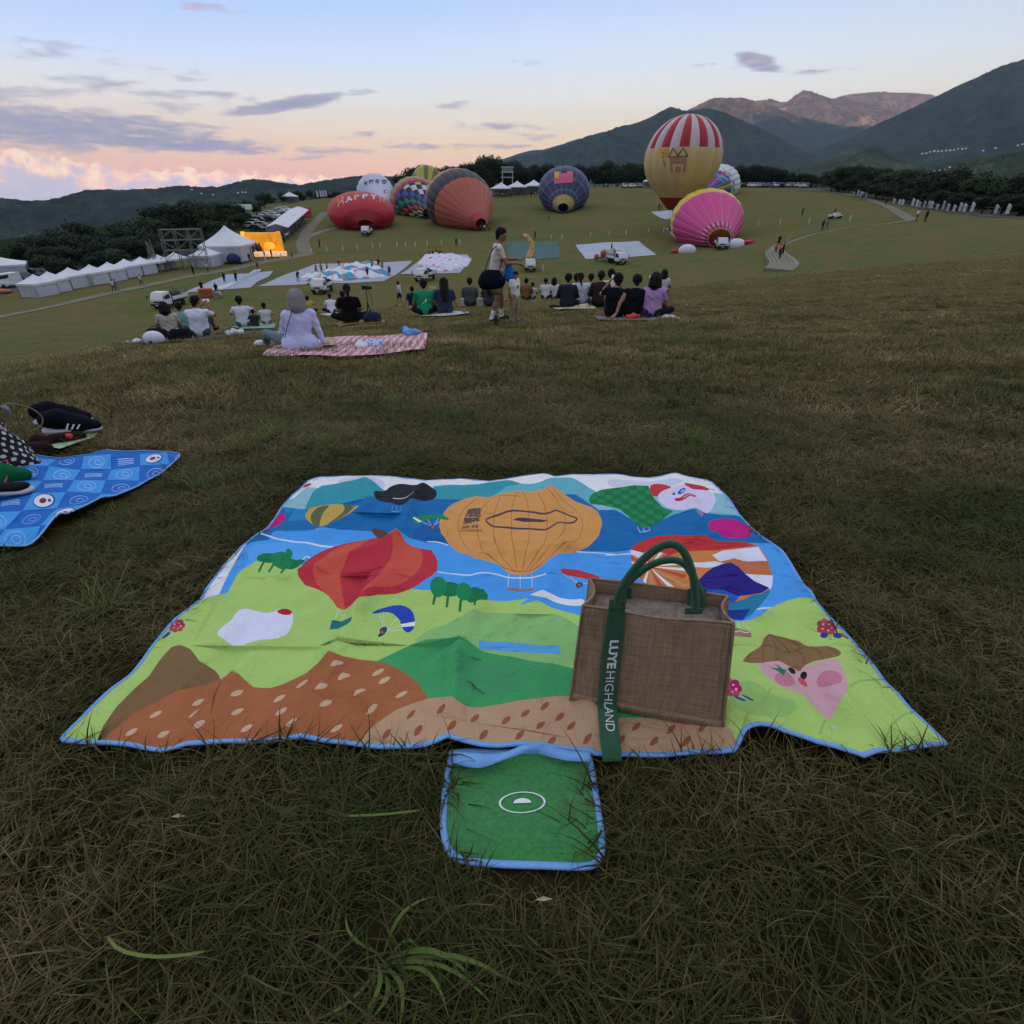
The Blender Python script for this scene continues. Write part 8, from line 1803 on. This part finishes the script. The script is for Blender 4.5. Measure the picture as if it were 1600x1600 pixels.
t.nodes[-1].color_ramp.elements[1].position=.4;t.nodes[-1].color_ramp.elements[2].position=.9
t.links.new(c,b.inputs['Base Color']);b.inputs['Roughness'].default_value=.7
cloth('picnic_mat',[(411,560),(430,544),(503,533),(569,529),(615,527),(668,526),(666,540),(664,552),(600,559),(531,563),(470,562)],m_ging,.05,.10,'red and white gingham picnic mat under the grey-haired woman','picnic mat',.018)
cloth('pad',[(503,536),(524,535),(526,548),(505,549)],mat('beige_pad',(.40,.26,.20),.8),.085,.15,'flat beige pad on the gingham mat right of the grey-haired woman','pad',.003)
def crumple(label,u,v,w,h_,col,name='crumpled_cloth',cat='cloth',seed=1,lift=.03,spots=None):
 p=ground(u,v);P=[];r=random.Random(seed)
 for k in range(7):a=np3(r.uniform(-w,w)*.42,r.uniform(-.1,.1),r.uniform(.01,h_*.5));P.append((a,a+np3(r.uniform(-.12,.12),r.uniform(-.05,.05),r.uniform(-.01,h_*.4)),r.uniform(.03,.06),r.uniform(.015,.04),col,None,.025))
 V_,F_,C_=surf(P,.014,noise_amp=.008,seed=seed)
 if spots is not None:q=V_[F_].mean(1);C_=np.where((np.sin(q[:,0]*70)*np.sin(q[:,1]*60+q[:,2]*50)>.45)[:,None],np.array([spots]),C_)
 return obj(name,mesh(name,V_,F_.tolist(),m_body,True,fcol=C_),loc=p+Vector((0,0,lift)),label=label,cat=cat)
crumple('crumpled sky-blue cloth at the far right corner of the gingham mat',638,529,.24,.10,(.16,.34,.72),seed=2,lift=.06)
crumple('folded white cloth with small blue dots on the gingham mat',583,546,.24,.06,(.52,.58,.78),seed=5,lift=.06,spots=(.12,.2,.5))
crumple('folded plain white cloth left of the dotted one on the gingham mat',566,549,.16,.04,(.62,.62,.68),seed=8,lift=.06)
m_teal=mat('teal_mat',(.13,.30,.27),.7);m_gm=mat('grey_mat',(.16,.17,.20),.8);m_wm=mat('pale_mat',(.46,.46,.50),.7);m_dm=mat('dark_mat',(.03,.03,.035),.8)
cloth('ground_mat',[(352,513),(420,507),(432,508),(430,514),(384,517)],m_teal,.04,.2,'thin teal mat under the man in jeans and the capped person','ground mat')
cloth('ground_mat',[(172,537),(240,531),(300,527),(352,523),(385,519),(402,518),(392,523),(352,528),(290,535),(230,540),(180,541)],m_dm,.03,.2,'dark ground mat under the left group and their black bags','ground mat')
cloth('ground_mat',[(655,495),(700,489),(733,489),(732,492),(690,496),(660,497)],m_wm,.04,.2,'pale mat under the man in green and the long-haired woman','ground mat')
cloth('ground_mat',[(862,482),(930,479),(930,484),(870,486)],mat('cream_mat',(.45,.42,.30),.7),.04,.2,'cream mat under the second row group','ground mat')
cloth('ground_mat',[(928,497),(990,493),(1030,494),(1052,497),(1050,499),(1020,502),(960,502),(935,501)],m_gm,.035,.15,'grey-edged mat under the three people in the front row','ground mat')
cloth('ground_mat',[(523,507),(560,502),(604,502),(600,505),(560,508),(530,511)],mat('orange_mat',(.34,.16,.08),.8),.03,.2,'small orange-brown mat under the woman in black','ground mat')
cloth('ground_mat',[(500,492),(530,488),(575,489),(560,492),(510,494)],m_wm,.03,.4,'pale mat under the small figure in white','ground mat')
bag_blob('black backpack with white trim leaning behind the cream top at left',248,532,(.42,.25,.30),(.012,.012,.014),3)
bag_blob('black bag with pale straps between the white helmet shape and white T-shirt',283,532,(.40,.25,.24),(.010,.010,.012),4)
p=ground(243,538);wc=empty('white_cap',p,label='round white cap with a dark notch lying in front of the black bags',cat='cap');s=MB();s.ball((0,0,.11),(.20,.14,.14),20,12);s.build('crown',mat('white_fabric2',(.64,.65,.72),.7),wc,True)
s=MB();s.add([(-.05,-.143,.02),(.03,-.145,.02),(.05,-.128,.16),(-.0,-.140,.12)],[(0,1,2,3)]);s.build('notch',m_blk,wc)
crumple('white plastic bag on the grass right of the photographing man',366,524,.30,.12,(.62,.63,.68),'plastic_bag','plastic bag',11)
crumple('silvery cup-shaped bundle left of the white cap',201,537,.12,.10,(.35,.35,.40),'bundle','bundle',12);crumple('low pile of dark straps at the far left end of the dark mat',183,539,.22,.06,(.03,.03,.04),'strap_pile','straps',13);crumple('white folded paper between the silvery bundle and the white cap',216,536,.18,.05,(.60,.62,.68),'paper','paper',14)
crumple('white and green ball-shaped bag by the head of the far left truck',250,500,.20,.14,(.45,.48,.40),'bundle','bundle',15)
crumple('bright red cloth bag lying between the sleeveless woman and lilac woman',993,500,.22,.10,(.72,.06,.06),'red_bag','bag',16,.04);crumple('grey-white paper bag tilted behind the red bag',1003,497,.12,.16,(.40,.42,.48),'paper_bag','paper bag',17,.04);crumple('navy cloth bag beside the lilac woman',1008,499,.10,.20,(.02,.02,.05),'navy_bag','bag',18,.03)
crumple('red cloth on the grass behind the walking man\'s legs',789,472,.22,.10,(.60,.10,.08),'red_cloth','cloth',19,.02)
crumple('pale cream cushion in front of the ponytailed woman',909,482,.12,.10,(.55,.50,.36),'cushion','cushion',20,.02);crumple('dark shoes at the left end of the cream mat',867,482,.20,.05,(.03,.03,.02),'shoes','shoes',21,.02)
crumple('white sheets of paper at the right end of the front row mat',1044,498,.20,.02,(.62,.62,.66),'paper','paper',22,.02)
for i,(u,v)in enumerate(((724,478),(750,479))):
 s=MB();s.box(-.08,.08,-.05,.05,0,.24,taper=-.08);s.tube([(-.05,0,.24),(-.03,0,.34),(.03,0,.34),(.05,0,.24)],.006,5);s.build('paper_bag',m_wm,loc=ground(u,v),label='white paper bag standing %s of the person in grey'%('left','right')[i],cat='paper bag')
# ------------------------------------------------------------------ crew and visitors, far away
def crew_mesh(kind,top,bot,seed):
 po={'walk':stand(step=.25),'stand':stand(),'bend':stand(step=.15,al=((-.20,.35,1.0),(-.15,.55,.75)),ar=((.20,.35,1.0),(.15,.55,.75)),bend=.30),'arm':stand(step=.1,al=((-.38,.1,1.35),(-.55,.2,1.5)))}[kind]
 V,Fq,C_,hf=figure(dict(top=top,bottom=bot,leg='long',shoe=(.03,.03,.03)),po,.036,False,seed);Vh,Fh,Ch_=surf(hair_prims('short',hf,HAIRB),.03)
 return mesh('body',V,Fq.tolist(),m_body,True,fcol=C_),mesh('hair',Vh,Fh.tolist(),m_hair,True,fcol=Ch_)
CR={}
for i,(kd,tp,bt)in enumerate((('walk',(.36,.20,.05),BLACK),('stand',(.36,.20,.05),(.03,.03,.05)),('bend',(.012,.012,.02),BLACK),('arm',(.02,.02,.03),(.03,.03,.04)),('walk',(.55,.55,.60),(.04,.05,.08)),('stand',(.015,.015,.02),BLACK),('bend',(.40,.16,.06),(.02,.02,.03)),('stand',(.60,.12,.07),(.05,.04,.04)),('walk',(.10,.12,.16),(.12,.12,.14)))):CR[i]=crew_mesh(kd,tp,bt,i)
def far_person(u,v,k,label,group=None,sc_=1.0,yaw=None,r=None):
 p=ground(u,v)if r is None else atd(u,v,r);o=empty('person',p,(0,0,rng.uniform(0,6.28)if yaw is None else yaw),label=label,cat='person',group=group);o.scale=(sc_,)*3
 obj('body',CR[k][0],o);obj('hair',CR[k][1],o);return o
GC='balloon crew at work on the lawn'
for(u,v,k,lb)in((317,458,5,'crew member in dark clothes standing by the wicker basket'),(340,461,2,'crew member bending over the fan at the leftmost sheet'),(352,443,5,'crew member in dark clothes in the middle of the leftmost sheet'),(370,442,2,'crew member crouching at the thin deflated balloon'),(403,420,1,'crew member in yellow at the far tip of the leftmost sheet'),(466,440,2,'crew member bending at the left end of the blue deflated balloon'),(495,428,0,'leftmost of three crew members in orange vests on the long sheet'),(503,427,1,'middle one of three crew members in orange vests on the long sheet'),(512,426,0,'rightmost of three crew members in orange vests on the long sheet'),(530,416,6,'crew member far back on the long sheet, low in orange'),(575,434,5,'crew member in dark clothes at the near edge of the long sheet'),(582,421,1,'crew member in orange behind the blue balloon cloth'),(592,419,5,'tall crew member in dark clothes behind the blue balloon cloth'),(598,424,0,'crew member in orange at the right of the blue balloon cloth'),(609,432,3,'crew member in grey at the right end of the long sheet'),(671,401,1,'leftmost crew member in orange behind the round white balloon'),(676,400,0,'second crew member behind the round white balloon'),(682,401,5,'dark-clothed crew member in the group behind the round white balloon'),(686,400,1,'fourth crew member behind the round white balloon'),(690,400,0,'rightmost crew member in orange behind the round white balloon')):
 far_person(u,v,k,lb,GC)
for(u,v,k,lb)in((179,456,4,'person in white walking on the path below the white tents'),(183,455,8,'second walker close beside the person in white below the tents'),(222,447,4,'pale figure standing by the path right of the two walkers'),(303,430,5,'person in black standing at the front of the small white tent'),(326,426,4,'person in white before the marquee'),(457,403,1,'person in yellow and dark trousers at the foot of the road'),(500,387,5,'lone dark figure on the grass right of the road'),(391,410,5,'person in dark clothes in front of the stage'),(414,404,4,'person in white in front of the stage'),(425,403,5,'dark figure right of the person in white at the stage'),(750,361,6,'person in orange at the mouth of the salmon balloon, left'),(757,362,4,'person in white at the mouth of the salmon balloon'),(764,361,6,'person in orange at the mouth of the salmon balloon, right'),(560,362,3,'crew member left of the truck at the red balloon mouth'),(584,364,5,'crew member right of the truck at the red balloon mouth'),(836,373,5,'small dark figure beyond the green sheet'),(955,394,3,'crew member climbing on the striped cloth heap'),(944,404,4,'crew member in white at the left of the striped cloth heap'),(961,402,6,'crew member in orange beside the striped cloth heap'),(1099,378,4,'crew member in white left of the pink balloon mouth'),(1105,381,8,'crew member crouching left of the pink balloon mouth'),(1140,376,5,'crew member right of the pink balloon mouth'),(1029,329,5,'left one of two people on the small sheet by the striped balloon'),(1033,329,8,'right one of two people on the small sheet by the striped balloon'),(1216,401,7,'person in orange-red on the stone steps, front'),(1211,397,7,'second person in orange-red on the stone steps'),(1222,399,5,'dark-clothed person on the stone steps'),(1217,407,5,'dark-clothed person lowest on the stone steps'),(1216,385,5,'dark figure at the top of the stone steps'),(1253,337,5,'lone dark figure standing on the right side of the lawn'),(1302,340,5,'person standing beside the white buggy on the lawn'),(1431,345,4,'person in white where the two right-hand paths meet'),(1445,347,5,'dark figure right of the path junction'),(1284,360,5,'left one of two dark figures on the right-hand path'),(1291,360,8,'right one of two dark figures on the right-hand path'),(1347,310,4,'small person in white on the upper right path'),(1384,320,5,'small dark figure on the upper right path'),(713,385,3,'tiny figure standing on the lawn below the salmon balloon'),
(857,345,8,'person crouching on the lawn left of the navy balloon mouth')):
 far_person(u,v,k,lb)
for i in range(26):
 q=i/25;A_=ground(441+q*35,380-q*32);far_person(441+q*35+rng.uniform(-1,1),382-q*33+rng.uniform(-1,1),rng.choice((4,5,8,3)),'visitor in the crowd lining the right side of the long white canopy','visitors along the long white canopy')
for i in range(12):far_person(772+i*6.5,296,rng.choice((4,5,8)),'visitor standing under the far white tents left of the navy balloon','visitors under the far white tents',r=216)
# buggy
s=MB();s.box(-1.2,1.2,-.5,.5,.35,.75,bev=.08);s.box(-.3,.8,-.45,.45,.7,1.05,bev=.08);bu=s.build('buggy',m_wcar,loc=ground(1304,342),label='small white buggy standing on the right side of the lawn',cat='buggy')
for x in(-.8,.8):
 for y in(-.5,.5):w=MB();w.lathe([(.05,-.08),(.3,-.08),(.3,.08),(.05,.08)],12,M=Matrix.Translation((x,y,.3))@Matrix.Rotation(pi/2,4,'X'));w.build('wheel',m_tyre,bu,True)
# ------------------------------------------------------------------ blue patterned mat, shoes and bags at the left edge
ZL=zf(0,600,5.0)
BO=ZL([(-420,640),(-200,600),(0,590),(230,548),(330,560),(480,562),(600,540),(700,545),(760,530),(820,525),(890,545),(960,548),(1060,545),(1140,537),(1250,545),(1360,550),(1430,570),(1350,630),(1260,690),(1150,730),(1050,790),(960,840),(880,885),(800,885),(760,930),(700,985),(600,1030),(540,1055),(510,1052),(480,1043),(430,1090),(400,1120),(330,1180),(220,1250),(100,1262),(0,1268),(-200,1290),(-420,1300)])
def Pg(pts,lift=.03):return[(lambda p:(p.x,p.y))(ground(u,v,lift))for u,v in pts]
_P2=P2
BLS=[]
def bs(P,col,sm=0):BLS.append((smooth_poly(P,sm)if sm else P,col,None))
lb_=(.05,.30,.72);db_=(.010,.13,.50);pb_=(.13,.42,.76)
# patchwork squares along the mat's own axes
o_=np.array(ZL([(-150,700)])[0]);ex=np.array(ZL([(205,680)])[0])-np.array(ZL([(-150,700)])[0]);
rows_=[(590,.0),(680,-70),(775,-160),(880,-260),(1000,-380),(1150,-540),(1320,-700)]
for i in range(len(rows_)-1):
 y0,x0=rows_[i];y1,x1=rows_[i+1]
 for j in range(9):
  w0=215+i*14;w1=215+(i+1)*14;a=x0+j*w0*1.02;b_=x1+j*w1*1.02;c0=(i+j)%2
  q=[(a,y0-j*6),(a+w0,y0-6-j*6),(b_+w1,y1-8-j*8),(b_,y1-j*8)]
  if c0:bs(ZL(q),lb_ if(i*3+j)%4 else pb_)
  cx_=sum(p[0]for p in q)/4;cy_=sum(p[1]for p in q)/4
  if c0 and(i+2*j)%3==1:
   bs(ZL(ell(cx_,cy_,w0*.34,(y1-y0)*.38,-.15)),(.02,.05,.22));bs(ZL(ell(cx_-4,cy_-1,w0*.30,(y1-y0)*.32,-.15)),(.66,.68,.80));bs(ZL(ell(cx_-10,cy_,w0*.11,(y1-y0)*.13,-.2)),(.20,.015,.02));bs(ZL(ell(cx_+w0*.16,cy_-3,w0*.05,(y1-y0)*.08)),(.02,.04,.20))
  elif(i+j)%4==0:
   for k in range(4):shp=stroke(ZL([(cx_-w0*.3,cy_-14+k*11),(cx_,cy_-20+k*11),(cx_+w0*.3,cy_-17+k*11)]),.8);[BLS.append((p,(.42,.60,.85),None))for p in shp]
  else:
   for P_ in(ell(cx_,cy_,w0*.28,(y1-y0)*.3,-.2),ell(cx_+10,cy_,w0*.12,(y1-y0)*.14)):[BLS.append((p,(.36,.55,.85),None))for p in stroke(ZL(P_),.7,True)]
def P2(pts):return Pg(pts)
BOm=np.array(Pg(smooth_poly(BO,1)))
def bl_z(x,y):x=np.asarray(x);y=np.asarray(y);return H(x,y)+.03+.010*np.sin(x*6.2+y*9.1)+.006*np.sin(x*15-y*7)+.014*np.clip(np.sin(x*4.1-y*5.3+1),0,1)**2
Vb,Fb,Cb=cdt_sheet(BOm,BLS,.02,bl_z,db_)
P2=_P2
pm2=empty('picnic_mat',tuple(Vector(Vb[0])),label='blue patchwork-patterned picnic mat cut by the left edge of the photo',cat='picnic mat')
o=obj('printed_sheet',mesh('printed_sheet',Vb-Vb[0],Fb,m_print,True,fcol=Cb),pm2);md=o.modifiers.new('thick','SOLIDIFY');md.thickness=.004;md.offset=-1
m_rimb=mat('pale_blue_rim',(.22,.46,.80),.6)
BD=densify(BOm,2);BI=inset(BD,.006);V=[];n=len(BD)
for i in range(n):
 for P_,dz in((BD,-.004),(BD,.003),(BI,.003)):V.append(Vector((P_[i,0],P_[i,1],float(bl_z(P_[i,0],P_[i,1]))+dz))-Vector(Vb[0]))
obj('edge_piping',mesh('edge_piping',V,[(i*3+k,i*3+(k+1)%3,((i+1)%n)*3+(k+1)%3,((i+1)%n)*3+k)for i in range(n)for k in range(3)],m_rimb,True),pm2)
# polka-dot bag
m_pd,t,b=newmat('polka_dot_cloth')
g=t.nodes.new('ShaderNodeTexCoord').outputs['UV'];vr=t.nodes.new('ShaderNodeTexVoronoi');vr.inputs['Scale'].default_value=1.0;vr.inputs['Randomness'].default_value=.12
mp=t.nodes.new('ShaderNodeMapping');mp.inputs['Scale'].default_value=(26,26,26);mp.inputs['Rotation'].default_value=(0,0,.6);t.links.new(g,mp.inputs[0]);t.links.new(mp.outputs[0],vr.inputs['Vector']);vr.voronoi_dimensions='2D'
t.links.new(mixc(t,mth(t,'LESS_THAN',vr.outputs['Distance'],.27),(.006,.006,.010),(.62,.58,.56)),b.inputs['Base Color']);b.inputs['Roughness'].default_value=.75
pb0=ground(-8,738);pd=empty('polka_dot_bag',pb0,label='black fabric bag with white polka dots at the left edge',cat='bag')
zt_=pix_at(0,640,Vector((pb0.x,pb0.y)).length).z-pb0.z;V=[];Fc=[];UV=[]
for j in range(15):
 q=j/14
 for i in range(25):
  a=2*pi*i/24;rx=.27*(1-.50*q**1.8)+.012*sin(a*5+j);ry=.11*(1-.5*q)+.008*sin(a*4+j*1.7);V.append((rx*cos(a)-.03*q,ry*sin(a),.02+zt_*q*(.98)));UV.append((a*.17,q*zt_*1.1))
Fc=[(j*25+i,j*25+i+1,(j+1)*25+i+1,(j+1)*25+i)for j in range(14)for i in range(24)]
me=mesh('bag_body',V,Fc,m_pd,True);ul=me.uv_layers.new(name='UVMap')
for l in me.loops:ul.data[l.index].uv=UV[l.vertex_index]
obj('bag_body',me,pd)
def pxat(u,v,r):return pix_at(u,v,r)
rB=Vector((pb0.x,pb0.y)).length
s=MB();s.tube(subdiv([pxat(u,v,rB)-pb0 for u,v in((0,634),(14,630),(30,632),(50,638),(64,648),(68,658),(62,668),(52,672))]),.0035,6);s.build('cord_handle',mat('tan_cord',(.26,.20,.11),.8),pd,True)
s=MB();s.tube([pxat(u,v,rB)-pb0 for u,v in((4,634),(12,640),(18,650))],[.012,.012,.006],8);s.build('clear_lining',mat('grey_plastic',(.25,.26,.27),.4),pd,True)
# sneakers
def sneaker(p,rz_,label,par=None,sole=(.50,.50,.60),L=.29):
 o=empty('sneaker',p,(0,0,rz_),label=label,cat='shoe');h=L/.29
 U=[(np3(-.10,0,.075),np3(-.05,0,.085),.042,.044,(.006,.006,.012),None,.03),(np3(-.05,0,.065),np3(.06,0,.050),.044,.042,(.006,.006,.012),None,.03),(np3(.05,0,.045),np3(.125,.005,.032),.042,.030,(.007,.007,.016),None,.03),(np3(-.03,0,.10),np3(.03,0,.085),.025,.02,(.006,.006,.012),None,.02)]
 V,F_,C_=surf(U,.006);obj('upper',mesh('upper',V*h,F_.tolist(),m_body,True,fcol=C_),o)
 S_=[(np3(-.10,0,.018),np3(.0,0,.014),.042,.040,sole,(1,1,2.2),.02),(np3(0,0,.014),np3(.125,.005,.016),.041,.032,sole,(1,1,2.2),.02)]
 V,F_,C_=surf(S_,.006);obj('sole',mesh('sole',V*h,F_.tolist(),m_body,True,fcol=C_),o)
 s=MB()
 for k in range(3):
  x=.022+k*.026;s=MB();s.add([(x-.012,-.055+k*.001,.036),(x-.002,-.055+k*.001,.036),(x+.014,-.049+k*.0015,.066-k*.004),(x+.005,-.049+k*.0015,.066-k*.004)],[(0,1,2,3)]);s.build('stripe',m_white,o,scale=h)
 return o
pa=ground(118,688);pbq=ground(92,684)
cloth('printed_pad',[(66,691),(100,688),(130,686),(157,687),(150,694),(120,704),(98,712),(80,708)],attrmat('x',.7)if False else mat('white_green_pad',(.34,.42,.30),.7,.5,14),.045,.03,'white and green printed pad under the sneakers at left','pad',.002)
sneaker(pa+Vector((.0,.0,.055)),.10,'black sneaker with three white stripes and a pale sole, nearer one at left',L=.34)
sneaker(pbq+Vector((-.02,.10,.06)),.15,'second black sneaker lying behind the striped one beside the polka-dot bag',L=.34)
crumple('dark bundle with a bright red end beside the polka-dot bag',84,706,.09,.04,(.02,.008,.010),'bundle','bundle',31,.03);s=MB();s.ball((0,0,.02),(.035,.025,.02),12,8);s.build('red_cap_lid',mat('bright_red',(.55,.01,.03),.5),smooth=True,loc=ground(113,699)+Vector((0,0,.05)),label='bright red rounded lid lying on the white and green pad',cat='lid')
crumple('dark green pouch lying on the blue mat at the left edge',4,764,.06,.04,(.006,.10,.035),'green_pouch','pouch',33,.05)
s=MB();s.tube(subdiv([ground(u,v)+Vector((0,0,z))for u,v,z in((0,748,.06),(20,742,.09),(26,748,.10),(22,765,.07),(10,778,.05),(0,783,.05))]),.004,6);s.build('pink_cord',mat('pink_cord',(.40,.06,.12),.6),smooth=True,label='thin pink-red drawstring looped over the dark green pouch',cat='cord')
p=ground(10,784);fl_=empty('sandal',p+Vector((0,0,.045)),(0,0,.12),label='flat black sandal with a white edge on the blue mat at the left edge',cat='sandal')
V,F_,C_=surf([(np3(-.16,0,.012),np3(.10,.0,.012),.045,.040,(.5,.5,.52),(1,1,2.6),.02)],.006);obj('sole',mesh('sole',V,F_.tolist(),m_body,True,fcol=C_),fl_)
V,F_,C_=surf([(np3(-.16,0,.032),np3(.09,.0,.030),.042,.037,(.008,.008,.012),(1,1,2.2),.02)],.006);obj('footbed',mesh('footbed',V,F_.tolist(),m_body,True,fcol=C_),fl_)
# small leaf and straw scraps
for(u,v,lb_t)in((848,1430,'tiny pale scrap of dry leaf in the grass below the green flap'),(290,1300,'pale dry straw scrap in the grass at lower left')):
 p=ground(u,v)+Vector((0,0,.05));s=MB();s.add([(-.014,0,0),(0,-.003,.002),(.015,.001,0),(0,.004,.003)],[(0,1,2,3)]);s.build('dry_leaf',mat('pale_straw',(.42,.33,.20),.8),loc=p,label=lb_t,cat='leaf')
